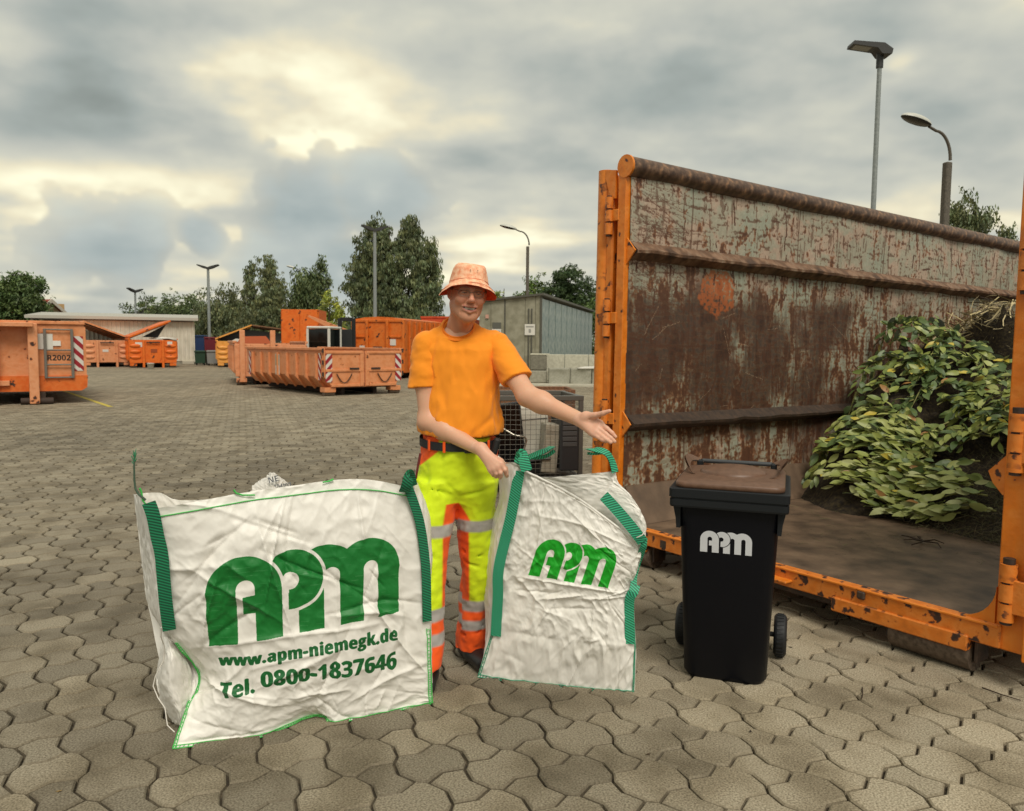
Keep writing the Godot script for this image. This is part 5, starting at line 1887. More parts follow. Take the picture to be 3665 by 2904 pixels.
func build_cage() -> void:
	var steel := flat("cage_steel", Color8(104, 102, 96), 0.5, 0.4)
	var yaw := deg_to_rad(9)
	var o := Vector3(0.70, 0, -7.9)
	var t := thing("wire_cage", "grey steel wire mesh cage full of scrap behind the worker", "wire cage", o, yaw)
	var w := 1.24
	var d := 0.84
	var h := 0.97
	for x in [0.0, -w]:
		for z in [0.0, -d]:
			box_part("corner_post", Vector3(x, h / 2, z), Vector3(0.045, h, 0.045), steel, t, 0.004)
	for z in [0.0, -d]:
		box_part("top_rail", Vector3(-w / 2, h - 0.012, z), Vector3(w + 0.05, 0.05, 0.05), steel, t, 0.004)
		box_part("bottom_rail", Vector3(-w / 2, 0.13, z), Vector3(w + 0.04, 0.06, 0.05), steel, t, 0.004)
	for x in [0.0, -w]:
		box_part("top_rail", Vector3(x, h - 0.014, -d / 2), Vector3(0.046, 0.046, d), steel, t, 0.004)
		box_part("bottom_rail", Vector3(x, 0.128, -d / 2), Vector3(0.046, 0.056, d), steel, t, 0.004)
	box_part("floor", Vector3(-w / 2, 0.14, -d / 2), Vector3(w, 0.02, d), steel, t, 0.002)
	var rng := RandomNumberGenerator.new()
	rng.seed = 6
	var st := nst(true)
	for side in 4:
		var lng: float = w if side < 2 else d
		var n := int(lng / 0.05)
		for i in range(1, n):
			var a := i / float(n) * lng
			var b := rng.randf_range(-0.006, 0.006)
			var p := func(al: float, y: float) -> Vector3:
				if side == 0: return Vector3(-al, y, 0.004)
				if side == 1: return Vector3(-al, y, -d)
				return Vector3(0.0 if side == 2 else -w, y, -al)
			tube(st, [p.call(a, 0.14), p.call(a + b, 0.5), p.call(a, h - 0.02)], 0.0022, -1.0, 4, false)
		for j in range(1, 17):
			var y := 0.14 + j * 0.05
			var pts := []
			for i in 9:
				var a := i / 8.0 * lng
				var yy := y + rng.randf_range(-0.003, 0.003)
				if side == 0: pts.append(Vector3(-a, yy, 0.004))
				elif side == 1: pts.append(Vector3(-a, yy, -d))
				else: pts.append(Vector3(0.0 if side == 2 else -w, yy, -a))
			tube(st, pts, 0.0022, -1.0, 4, false)
	obj("wire_mesh", st, flat("wire", Color8(120, 116, 106), 0.45, 0.4), t).set_meta("kind", "stuff")
	# scrap inside, each thing by itself
	var black := flat("scrap_black", Color8(26, 26, 28), 0.35)
	var grey := flat("scrap_grey", Color8(70, 70, 70), 0.5)
	var white := flat("scrap_white", Color8(210, 206, 192), 0.45)
	var beige := flat("scrap_beige", Color8(172, 164, 146), 0.5)
	var base := Transform3D(Basis(Vector3.UP, yaw), o)
	var mk := func(called: String, label: String, cat: String, at: Vector3, turn: Basis) -> Node3D:
		var n := thing(called, label, cat)
		n.transform = base * Transform3D(turn, at)
		return n
	var q: Node3D = mk.call("television", "black flat television leaning in the left of the cage", "television", Vector3(-0.80, 0.55, -0.22), Basis(Vector3.BACK, 0.12) * Basis(Vector3.UP, 0.1))
	box_part("case", Vector3(0, 0, 0), Vector3(0.50, 0.66, 0.06), black, q, 0.012)
	box_part("screen", Vector3(0, 0.02, 0.032), Vector3(0.45, 0.58, 0.006), flat("dead_screen", Color8(14, 15, 17), 0.15), q, 0.002)
	q = mk.call("cabinet_panel", "white appliance panel upright in the middle of the cage", "panel", Vector3(-0.45, 0.52, -0.4), Basis(Vector3.BACK, 0.07))
	box_part("sheet", Vector3.ZERO, Vector3(0.36, 0.68, 0.30), white, q, 0.015)
	box_part("seam", Vector3(0, 0.2, 0.152), Vector3(0.34, 0.008, 0.006), grey, q, 0.0)
	q = mk.call("computer_case", "beige computer case beside the white panel in the cage", "computer", Vector3(-0.30, 0.44, -0.14), Basis(Vector3.BACK, -0.09))
	box_part("case", Vector3.ZERO, Vector3(0.16, 0.50, 0.24), beige, q, 0.01)
	box_part("drive_bay", Vector3(0, 0.17, 0.122), Vector3(0.13, 0.04, 0.006), flat("bay", Color8(150, 142, 126), 0.5), q, 0.001)
	q = mk.call("computer_tower", "dark computer tower standing at the right inside the cage", "computer", Vector3(-0.13, 0.5, -0.16), Basis(Vector3.UP, 0.05))
	box_part("case", Vector3.ZERO, Vector3(0.19, 0.56, 0.4), flat("tower_grey", Color8(48, 48, 50), 0.5), q, 0.01)
	for k in 5:
		box_part("drive_bay", Vector3(0, 0.21 - 0.055 * k, 0.202), Vector3(0.15, 0.042, 0.006), flat("tower_bay", Color8(78, 78, 78), 0.45), q, 0.002)
	q = mk.call("chair_frame", "bent chrome chair armrest pressed against the front mesh of the cage", "chair", Vector3(-0.66, 0.36, -0.05), Basis())
	tube_part("armrest", [Vector3(-0.22, 0.34, -0.1), Vector3(-0.02, 0.22, 0.0), Vector3(0.09, 0.20, 0.01), Vector3(0.11, 0.17, 0.01), Vector3(0.03, -0.12, 0.01), Vector3(-0.02, -0.14, 0.0), Vector3(-0.24, 0.06, -0.1)], 0.011, flat("chrome", Color8(170, 164, 152), 0.22, 0.9), q, -1.0, 8)
	q = mk.call("printer", "flat black printer lying low in the cage", "printer", Vector3(-0.52, 0.24, -0.2), Basis(Vector3.BACK, 0.1))
	box_part("body", Vector3.ZERO, Vector3(0.55, 0.14, 0.34), black, q, 0.02)
	box_part("tray", Vector3(0.05, 0.08, 0.1), Vector3(0.36, 0.02, 0.2), grey, q, 0.005)
	q = mk.call("loudspeaker", "black loudspeaker box low at the far left of the cage", "loudspeaker", Vector3(-1.02, 0.32, -0.2), Basis())
	box_part("box", Vector3.ZERO, Vector3(0.26, 0.34, 0.3), black, q, 0.01)
	tube_part("cone", [Vector3(0, 0.02, 0.148), Vector3(0, 0.02, 0.158)], 0.09, grey, q, 0.075, 20)
	q = mk.call("rusty_crate", "rust brown open crate standing on the ground behind the cage", "crate", Vector3(-0.25, 0.0, -1.6), Basis(Vector3.UP, -0.1))
	var rust := mottled("crate_rust", [0.0, 0.5, 1.0], [Color8(86, 56, 40), Color8(124, 84, 56), Color8(150, 108, 76)], 0.6, 0.03, 0.8, 91)
	for x in [-0.5, 0.5]:
		box_part("side", Vector3(x, 0.52, 0), Vector3(0.04, 0.9, 0.7), rust, q, 0.006)
	for z in [-0.35, 0.35]:
		box_part("side", Vector3(0, 0.52, z), Vector3(1.0, 0.9, 0.04), rust, q, 0.006)


func build_shed() -> void:
	var grey := mottled("shed_grey", [0.0, 0.4, 0.6, 1.0], [Color8(122, 118, 98), Color8(136, 132, 112), Color8(146, 142, 122), Color8(158, 154, 136)], 3.0, 0.012, 0.6, 93)
	var zinc := mottled("shed_zinc", [0.0, 0.35, 0.5, 0.65, 1.0], [Color8(108, 126, 124), Color8(124, 140, 138), Color8(138, 150, 146), Color8(150, 160, 154), Color8(170, 176, 168)], 2.5, 0.014, 0.42, 94, 0.35)
	var trim := flat("shed_trim", Color8(82, 80, 70), 0.6)
	var paper := flat("sign_white", Color8(214, 210, 200), 0.5)
	# origin at the near corner; the front runs to the left (-x), the long side recedes (-z)
	var o := Vector3(1.08, 0, -30.0)
	var t := thing("metal_shed", "grey sheet metal shed with zinc side wall and two white signs", "shed", o, deg_to_rad(-13.2))
	var front := 2.45
	var lng := 15.0
	var hn := 3.34
	# front in sheets with standing seams
	var xs := [0.0, -0.22, -0.62, -1.42, -1.98, -2.45]
	for k in 5:
		var xa: float = xs[k]
		var xb: float = xs[k + 1]
		var ya := hn - 0.09 * -xa
		var yb := hn - 0.09 * -xb
		var st := nst()
		prism(st, PackedVector2Array([Vector2(xa - 0.006, 0), Vector2(xb + 0.006, 0), Vector2(xb + 0.006, yb), Vector2(xa - 0.006, ya)]), -0.06, Vector3(0, 0, 0))
		obj("panel", st, grey, t)
	for x in [-0.22, -0.34]:
		box_part("door_post", Vector3(x - 0.14, 1.5, 0.022), Vector3(0.05, 2.7, 0.04), trim, t, 0.006)
	box_part("seam", Vector3(-1.42, 1.6, 0.012), Vector3(0.05, 3.16, 0.03), trim, t, 0.004)
	box_part("corner_post", Vector3(0.0, hn / 2 - 0.02, 0.0), Vector3(0.08, hn - 0.06, 0.08), trim, t, 0.008)
	for k in 10:
		var st := nst()
		bx(st, Vector3(-0.02, 1.62, -0.12 - 1.5 * k - 0.74), Vector3(0.05, 3.24, 1.47), 0.004)
		obj("side_sheet", st, zinc, t)
		box_part("side_seam", Vector3(0.012, 1.62, -0.12 - 1.5 * k), Vector3(0.03, 3.24, 0.045), zinc, t, 0.004)
	var rf := nst()
	prism(rf, PackedVector2Array([Vector2(0.12, hn + 0.02), Vector2(0.12, hn + 0.10), Vector2(-front - 0.1, hn - 0.09 * front + 0.06), Vector2(-front - 0.1, hn - 0.09 * front - 0.02)]), -lng - 0.3, Vector3(0, 0, 0.12))
	obj("roof", rf, trim, t)
	box_part("sign", Vector3(-0.42, 2.05, 0.05), Vector3(0.40, 0.42, 0.012), paper, t, 0.0)
	box_part("sign_text", Vector3(-0.42, 2.16, 0.058), Vector3(0.3, 0.05, 0.006), flat("sign_grey", Color8(150, 148, 142), 0.6), t, 0.0)
	box_part("sign_text", Vector3(-0.42, 2.00, 0.058), Vector3(0.09, 0.14, 0.006), flat("sign_grey", Color8(150, 148, 142), 0.6), t, 0.0)
	box_part("sign", Vector3(-1.74, 1.98, 0.05), Vector3(0.36, 0.18, 0.012), paper, t, 0.0)
	box_part("sign_text", Vector3(-1.74, 1.98, 0.058), Vector3(0.28, 0.035, 0.006), flat("sign_grey", Color8(150, 148, 142), 0.6), t, 0.0)
	box_part("sign", Vector3(-2.12, 2.55, 0.05), Vector3(0.13, 0.15, 0.012), flat("sign_pink", Color8(196, 150, 132), 0.5), t, 0.0)
	box_part("window", Vector3(-1.74, 2.2, 0.02), Vector3(0.34, 0.24, 0.02), flat("shed_window", Color8(92, 92, 84), 0.25), t, 0.004)
	# concrete wall blocks and wrapped crates beside it
	var pale := mottled("pale_concrete", [0.0, 0.5, 1.0], [Color8(170, 166, 148), Color8(190, 186, 166), Color8(204, 200, 182)], 1.5, 0.02, 0.9, 95)
	var shade := mottled("grey_concrete", [0.0, 0.5, 1.0], [Color8(102, 98, 86), Color8(118, 114, 100), Color8(134, 130, 116)], 1.5, 0.02, 0.9, 96)
	var wl := thing("concrete_wall", "low wall of pale concrete panels along the zinc shed wall", "concrete wall", Vector3(1.32, 0.06, -29.6), deg_to_rad(-1.0))
	for k in 4:
		box_part("panel", Vector3(0.22 + 0.92 * k, 0.55, -0.55), Vector3(0.905, 1.0, 0.16), pale, wl, 0.015)
	var bk := thing("concrete_block", "grey concrete L-shaped block at the corner of the metal shed", "concrete block", Vector3(0.98, 0.06, -29.25), deg_to_rad(-2))
	box_part("upper", Vector3(0, 0.75, 0), Vector3(0.62, 0.56, 0.6), shade, bk, 0.03)
	box_part("cap", Vector3(0.05, 1.06, -0.05), Vector3(0.72, 0.05, 0.7), pale, bk, 0.01)
	box_part("base", Vector3(0, 0.235, 0.04), Vector3(0.66, 0.45, 0.7), mottled("mid_concrete", [0.0, 0.5, 1.0], [Color8(134, 130, 116), Color8(150, 146, 130), Color8(164, 160, 144)], 1.5, 0.02, 0.9, 97), bk, 0.03)
	var sheet := mottled("grey_tarp", [0.0, 0.5, 1.0], [Color8(134, 132, 118), Color8(150, 148, 132), Color8(164, 160, 146)], 1.0, 0.02, 0.75, 98)
	var words := ["left one of three grey sheeted crates below the pale concrete wall", "middle one of three grey sheeted crates, half under a white sheet", "right one of three grey sheeted crates, next to the orange container post"]
	for k in 3:
		var c := thing("wrapped_crate", words[k], "crate", Vector3(1.72 + 0.80 * k, 0.06, -28.9 - 0.01 * k), deg_to_rad(-1 - k), "sheeted crates by the concrete wall")
		var st := nst(true)
		var nz := noise(30 + k, 1.2, 3)
		var n := 10
		for f in 3:
			for i in n:
				for j in n:
					var quad: Array[Vector3] = []
					for e in [[0, 0], [1, 0], [1, 1], [0, 1]]:
						var u: float = (i + e[0]) / float(n) - 0.5
						var v: float = (j + e[1]) / float(n)
						var sag := 0.05 * (1.0 - pow(u * 2.0, 2.0)) * sin(v * PI)
						var p := Vector3(u * 0.76, v * 0.56, 0.30 - sag)
						if f == 1: p = Vector3(u * 0.76, 0.56 - 0.04 * sin(v * PI), 0.30 - v * 0.6)
						if f == 2: p = Vector3(-0.38, v * 0.56, u * 0.6)
						quad.append(p + Vector3(0, 0, 0.02 * nz.get_noise_3d(p.x * 3, p.y * 3, p.z * 3)))
					quad_out(st, quad[0], quad[1], quad[2], quad[3], Vector3(0, 0.28, 0))
		obj("sheet", st, sheet, c)
		box_part("pallet", Vector3(0, 0.0, 0), Vector3(0.7, 0.06, 0.5), shade, c, 0.005)
	var ws := thing("white_sheet", "white plastic sheet lying over the sheeted crates", "sheet", Vector3(3.0, 0.635, -28.9))
	var sst := nst(true)
	prism(sst, PackedVector2Array([Vector2(-0.62, 0.0), Vector2(-0.3, 0.05), Vector2(0.3, 0.07), Vector2(0.72, 0.12), Vector2(0.8, 0.05), Vector2(0.1, -0.02), Vector2(-0.4, -0.03)]), -0.5, Vector3(0, 0, 0.34))
	obj("cloth", sst, flat("white_cloth", Color8(214, 210, 200), 0.7), ws)


# ---------------------------------------------------------------- the letter mark and print

func disc(cx: float, cy: float, r: float) -> PackedVector2Array:
	var p := PackedVector2Array()
	for k in 64:
		p.append(Vector2(cx + r * cos(TAU * k / 64.0), cy + r * sin(TAU * k / 64.0)))
	return p


func rect(x0: float, y0: float, x1: float, y1: float) -> PackedVector2Array:
	return PackedVector2Array([Vector2(x0, y0), Vector2(x1, y0), Vector2(x1, y1), Vector2(x0, y1)])


func cut_all(list: Array, cutter: PackedVector2Array) -> Array:
	var out := []
	for p in list:
		out.append_array(Geometry2D.clip_polygons(p, cutter))
	return out


# the outlines of the three joined letters, one unit tall, 2.24 wide
func mark_outlines() -> Array:
	var a_out: PackedVector2Array = Geometry2D.merge_polygons(disc(0.409, 0.591, 0.409), rect(0, 0, 0.818, 0.591))[0]
	var a := [a_out]
	var hole: PackedVector2Array = Geometry2D.merge_polygons(rect(0.318, -0.2, 0.52, 0.627), disc(0.419, 0.627, 0.101))[0]
	var open: Array = Geometry2D.clip_polygons(hole, rect(0.387, 0.32, 0.6, 0.545))
	for o in open:
		a = cut_all(a, o)
	var gap_a: PackedVector2Array = Geometry2D.offset_polygon(a_out, 0.036, Geometry2D.JOIN_ROUND)[0]
	var p := [disc(0.949, 0.646, 0.349)]
	p = cut_all(p, gap_a)
	p = cut_all(p, disc(0.918, 0.64, 0.1))
	p = cut_all(p, rect(0.3, -0.2, 0.892, 0.60))
	p = cut_all(p, rect(0.3, 0.5, 0.90, 0.64))
	var gap_p := disc(0.949, 0.646, 0.386)
	var stem := cut_all([rect(1.008, 0, 1.302, 0.52)], gap_p)
	var m := Geometry2D.merge_polygons(disc(1.33, 0.591, 0.409), disc(1.83, 0.591, 0.409))
	m = Geometry2D.merge_polygons(m[0], rect(1.49, 0, 2.239, 0.591))
	var mm: Array = []
	mm.append_array(m)
	mm = cut_all(mm, gap_p)
	mm = cut_all(mm, rect(0.5, -0.2, 1.494, 0.627))
	mm = cut_all(mm, disc(1.40, 0.627, 0.095))
	mm = cut_all(mm, rect(1.78, -0.2, 1.963, 0.63))
	mm = cut_all(mm, disc(1.8715, 0.63, 0.0915))
	var out := []
	for list in [a, p, stem, mm]:
		for q in list:
			if not Geometry2D.is_polygon_clockwise(q) and absf(area(q)) > 0.004:
				out.append(q)
	return out


func area(q: PackedVector2Array) -> float:
	var s := 0.0
	for i in q.size():
		s += q[i].cross(q[(i + 1) % q.size()])
	return s * 0.5


func fill_tri(im: Image, a: Vector2, b: Vector2, c: Vector2, col: Color) -> void:
	var y0 := maxi(int(floor(minf(a.y, minf(b.y, c.y)))), 0)
	var y1 := mini(int(ceil(maxf(a.y, maxf(b.y, c.y)))), im.get_height() - 1)
	for y in range(y0, y1 + 1):
		var yy := y + 0.5
		var lo := 1e9
		var hi := -1e9
		for e in [[a, b], [b, c], [c, a]]:
			var p: Vector2 = e[0]
			var q: Vector2 = e[1]
			if (p.y <= yy) != (q.y <= yy):
				var x := p.x + (yy - p.y) / (q.y - p.y) * (q.x - p.x)
				lo = minf(lo, x)
				hi = maxf(hi, x)
		if hi > lo:
			var xa := int(round(lo))
			var xb := int(round(hi))
			if xb > xa:
				im.fill_rect(Rect2i(xa, y, xb - xa, 1), col)


func fill_outline(im: Image, pts: PackedVector2Array, col: Color) -> void:
	var idx := Geometry2D.triangulate_polygon(pts)
	for t in range(0, idx.size(), 3):
		fill_tri(im, pts[idx[t]], pts[idx[t + 1]], pts[idx[t + 2]], col)


# text as flat triangles, scaled so that it is 1 wide and its digits 1 tall; corners maps (x, y) onto the picture
func fill_text(im: Image, text: String, map: Callable, col: Color, spacing := 0.0) -> void:
	var tm := TextMesh.new()
	var f := SystemFont.new()
	f.font_names = PackedStringArray(["Droid Sans"])
	f.font_weight = 700
	var fv := FontVariation.new()
	fv.base_font = f
	fv.spacing_glyph = int(spacing)
	tm.font = fv
	tm.font_size = 96
	tm.pixel_size = 0.01
	tm.curve_step = 2.0
	tm.depth = 0.0
	tm.text = text
	var arr := tm.surface_get_arrays(0)
	var v: PackedVector3Array = arr[Mesh.ARRAY_VERTEX]
	var ix: PackedInt32Array = arr[Mesh.ARRAY_INDEX] if arr[Mesh.ARRAY_INDEX] != null else PackedInt32Array(range(v.size()))
	var lo := Vector2(1e9, 1e9)
	var hi := Vector2(-1e9, -1e9)
	for p in v:
		lo = lo.min(Vector2(p.x, p.y))
		hi = hi.max(Vector2(p.x, p.y))
	for t in range(0, ix.size(), 3):
		var q: Array[Vector2] = []
		for k in 3:
			var p := v[ix[t + k]]
			q.append(map.call((p.x - lo.x) / (hi.x - lo.x), (p.y - lo.y) / (hi.y - lo.y)))
		for off in [Vector2(-3, 0), Vector2(3, 0), Vector2(0, -2), Vector2(0, 2)]:
			fill_tri(im, q[0] + off, q[1] + off, q[2] + off, col)


# ---------------------------------------------------------------- the wheelie bin

func round_rect(w: float, d: float, r: float, y: float, z := 0.0) -> PackedVector3Array:
	var out := PackedVector3Array()
	for c in [[1, 1, 0.0], [-1, 1, 90.0], [-1, -1, 180.0], [1, -1, 270.0]]:
		for k in 6:
			var a := deg_to_rad(c[2] + k * 18.0)
			out.append(Vector3(c[0] * (w / 2 - r) + r * cos(a), y, z + c[1] * (d / 2 - r) + r * sin(a)))
	return out


func loft(st: SurfaceTool, rings: Array, bottom := true, top := true) -> void:
	for i in rings.size() - 1:
		var c := Vector3.ZERO
		for p in rings[i]:
			c += p
		for p in rings[i + 1]:
			c += p
		c /= rings[i].size() * 2.0
		var flat_step: bool = absf(rings[i][0].y - rings[i + 1][0].y) < 1e-4
		if flat_step:
			c.y += -1.0 if i > 0 and rings[i - 1][0].y < rings[i][0].y - 1e-4 and rings[i][0].x > rings[i + 1][0].x else 1.0
		ring_quads(st, rings[i], rings[i + 1], c)
	if bottom:
		st.set_smooth_group(-1)
		cap_fan(st, rings[0], rings[0][0] * Vector3(0, 1, 0) + Vector3.UP)
	if top:
		st.set_smooth_group(-1)
		cap_fan(st, rings[-1], rings[-1][0] * Vector3(0, 1, 0) - Vector3.UP)
	st.set_smooth_group(0)


func build_bin() -> void:
	var body_m := flat("bin_plastic", lin(0.0045, 0.005, 0.008), 0.42)
	body_m.metallic_specular = 0.32
	body_m.normal_enabled = true
	body_m.normal_texture = noise_tex(0.02, 44, [], [], 256, 3, FastNoiseLite.TYPE_SIMPLEX_SMOOTH, true, 1.0)
	body_m.uv1_triplanar = true
	body_m.uv1_scale = Vector3.ONE * 2.0
	body_m.normal_scale = 0.25
	var rim_m := flat("bin_rim", lin(0.010, 0.012, 0.014), 0.5)
	rim_m.metallic_specular = 0.4
	var brown := mottled("bin_lid", [0.0, 0.5, 1.0], [Color8(94, 68, 52), Color8(106, 78, 60), Color8(118, 88, 69)], 0.5, 0.02, 0.46, 45)
	var t := thing("wheelie_bin", "black two-wheeled bin with brown lid and white three-letter logo", "wheelie bin", Vector3(1.025, 0, -3.575), deg_to_rad(-19.5))
	var st := nst(true)
	loft(st, [round_rect(0.33, 0.38, 0.05, 0.0), round_rect(0.362, 0.41, 0.055, 0.025), round_rect(0.418, 0.475, 0.055, 0.70), round_rect(0.424, 0.482, 0.05, 0.72), round_rect(0.43, 0.49, 0.045, 0.80)], true, false)
	obj("body", st, body_m, t)
	var rm := nst()
	loft(rm, [round_rect(0.43, 0.49, 0.03, 0.79), round_rect(0.495, 0.55, 0.022, 0.792), round_rect(0.50, 0.555, 0.02, 0.80), round_rect(0.50, 0.555, 0.02, 0.826), round_rect(0.49, 0.545, 0.02, 0.828), round_rect(0.49, 0.545, 0.02, 0.834), round_rect(0.506, 0.56, 0.02, 0.836), round_rect(0.506, 0.56, 0.02, 0.872), round_rect(0.49, 0.546, 0.02, 0.876)], true, true)
	obj("rim", rm, rim_m, t)
	for s in [-1.0, 1.0]:
		var br := nst()
		prism(br, PackedVector2Array([Vector2(s * 0.205, 0.79), Vector2(s * 0.238, 0.79), Vector2(s * 0.226, 0.735), Vector2(s * 0.222, 0.69), Vector2(s * 0.205, 0.69)]), 0.04, Vector3(0, 0, 0.195))
		obj("bracket", br, rim_m, t)
		var wh := nst(true)
		lathe(wh, [Vector2(0.0, -0.022), Vector2(0.06, -0.024), Vector2(0.085, -0.03), Vector2(0.098, -0.022), Vector2(0.101, -0.012), Vector2(0.101, 0.012), Vector2(0.098, 0.022), Vector2(0.085, 0.03), Vector2(0.06, 0.024), Vector2(0.0, 0.022)], 32, Transform3D(Basis(Vector3.BACK, PI / 2), Vector3(s * 0.232, 0.101, -0.205)))
		var wheel := obj("wheel", wh, flat("rubber", lin(0.012, 0.013, 0.015), 0.6), t)
		tube_part("hub", [Vector3(s * 0.225, 0.101, -0.205), Vector3(s * 0.262, 0.101, -0.205)], 0.03, rim_m, wheel, -1.0, 14)
		var tr := nst()
		for k in 30:
			var a := TAU * k / 30.0
			bx(tr, Vector3(s * 0.232, 0.101 + 0.1005 * sin(a), -0.205 + 0.1005 * cos(a)), Vector3(0.03, 0.006, 0.008), 0.0, Basis(Vector3.RIGHT, -a + PI / 2))
		obj("tread", tr, flat("rubber", lin(0.012, 0.013, 0.015), 0.6), wheel)
	tube_part("axle", [Vector3(-0.24, 0.101, -0.205), Vector3(0.24, 0.101, -0.205)], 0.012, flat("axle", Color8(60, 60, 60), 0.4, 0.6), t)
	# lid: a plate with a lip, slightly domed, sloping to the front
	var ld := nst(true)
	loft(ld, [round_rect(0.455, 0.52, 0.05, 0.876), round_rect(0.462, 0.528, 0.05, 0.880), round_rect(0.462, 0.528, 0.05, 0.897), round_rect(0.450, 0.516, 0.05, 0.903), round_rect(0.36, 0.42, 0.08, 0.910, -0.02), round_rect(0.2, 0.24, 0.09, 0.914, -0.03)], true, true)
	var lid_o := obj("lid", ld, brown, t)
	var dm := nst(true)
	lathe(dm, [Vector2(0.0, 0.034), Vector2(0.4, 0.033), Vector2(0.7, 0.027), Vector2(0.88, 0.018), Vector2(0.97, 0.010), Vector2(1.0, -0.004)], 40, Transform3D(Basis.from_scale(Vector3(0.152, 1.0, 0.148)), Vector3(0.0, 0.910, -0.03)))
	obj("dome", dm, brown, lid_o)
	var gr := nst(true)
	var ringp := []
	for k in 37:
		ringp.append(Vector3(0.155 * cos(TAU * k / 36.0), 0.909, -0.03 + 0.151 * sin(TAU * k / 36.0)))
	tube(gr, ringp, 0.0025, -1.0, 6, false)
	obj("dome_groove", gr, flat("groove", lin(0.03, 0.02, 0.014), 0.7), lid_o)
	for s in [-1.0, 1.0]:
		# the raised grip that arches along each side of the lid
		var g := nst(true)
		var pts := []
		var sides := []
		var path := [Vector3(0.168, 0.925, -0.262), Vector3(0.208, 0.942, -0.235), Vector3(0.222, 0.948, -0.17), Vector3(0.216, 0.944, -0.08), Vector3(0.198, 0.932, 0.01), Vector3(0.168, 0.912, 0.085)]
		for k in 16:
			var f := k / 3.0
			var i := mini(int(f), 4)
			var p := spline(path[maxi(i - 1, 0)], path[i], path[i + 1], path[mini(i + 2, 5)], f - i)
			pts.append(p * Vector3(s, 1, 1))
			sides.append(Vector3(s * 0.016, 0.015, 0.0) * (0.35 + 0.65 * sin(minf(k / 15.0 * 1.15 + 0.12, 1.0) * PI)))
		ribbon(g, pts, sides, 0.009)
		obj("grip", g, brown, lid_o)
		box_part("hinge", Vector3(s * 0.175, 0.912, -0.265), Vector3(0.03, 0.04, 0.05), rim_m, t, 0.008)
		tube_part("rivet", [Vector3(s * 0.092, 0.928, 0.03), Vector3(s * 0.092, 0.934, 0.03)], 0.005, flat("rivet", Color8(220, 214, 200), 0.3), lid_o, -1.0, 10)
	tube_part("handle_bar", [Vector3(-0.165, 0.922, -0.282), Vector3(0.165, 0.922, -0.282)], 0.011, flat("bar_grey", lin(0.05, 0.055, 0.06), 0.35), t, -1.0, 14)
	# the mark, thin and flush with the sloping front
	var mk := nst()
	var hgt := 0.096
	var fr := 0.205 + 0.0325 * (0.64 - 0.025) / 0.675 + 0.0005
	var ey := Vector3(0, 1.0, 0.0482).normalized()
	for q in mark_outlines():
		var pts := PackedVector2Array()
		for p in q:
			pts.append((p - Vector2(1.12, 0.5)) * Vector2(hgt * 1.02, hgt))
		prism(mk, pts, 0.0015, Vector3(-0.006, 0.640, fr), Vector3.RIGHT, ey)
	obj("logo", mk, flat("logo_white", Color8(206, 208, 212), 0.5), t)



# ---------------------------------------------------------------- the big bags

func spline(a: Vector3, b: Vector3, c: Vector3, d: Vector3, t: float) -> Vector3:
	return b.cubic_interpolate(c, a, d, t)


func net_point(net: Array, u: float, v: float) -> Vector3:
	var nr := net.size()
	var nc: int = net[0].size()
	var fu := u * (nc - 1)
	var fv := v * (nr - 1)
	var iu := clampi(int(fu), 0, nc - 2)
	var iv := clampi(int(fv), 0, nr - 2)
	var tu := fu - iu
	var tv := fv - iv
	var q: Array[Vector3] = []
	for k in range(-1, 3):
		var r: Array = net[clampi(iv + k, 0, nr - 1)]
		q.append(spline(r[maxi(iu - 1, 0)], r[iu], r[iu + 1], r[mini(iu + 2, nc - 1)], tu))
	return spline(q[0], q[1], q[2], q[3], tv)


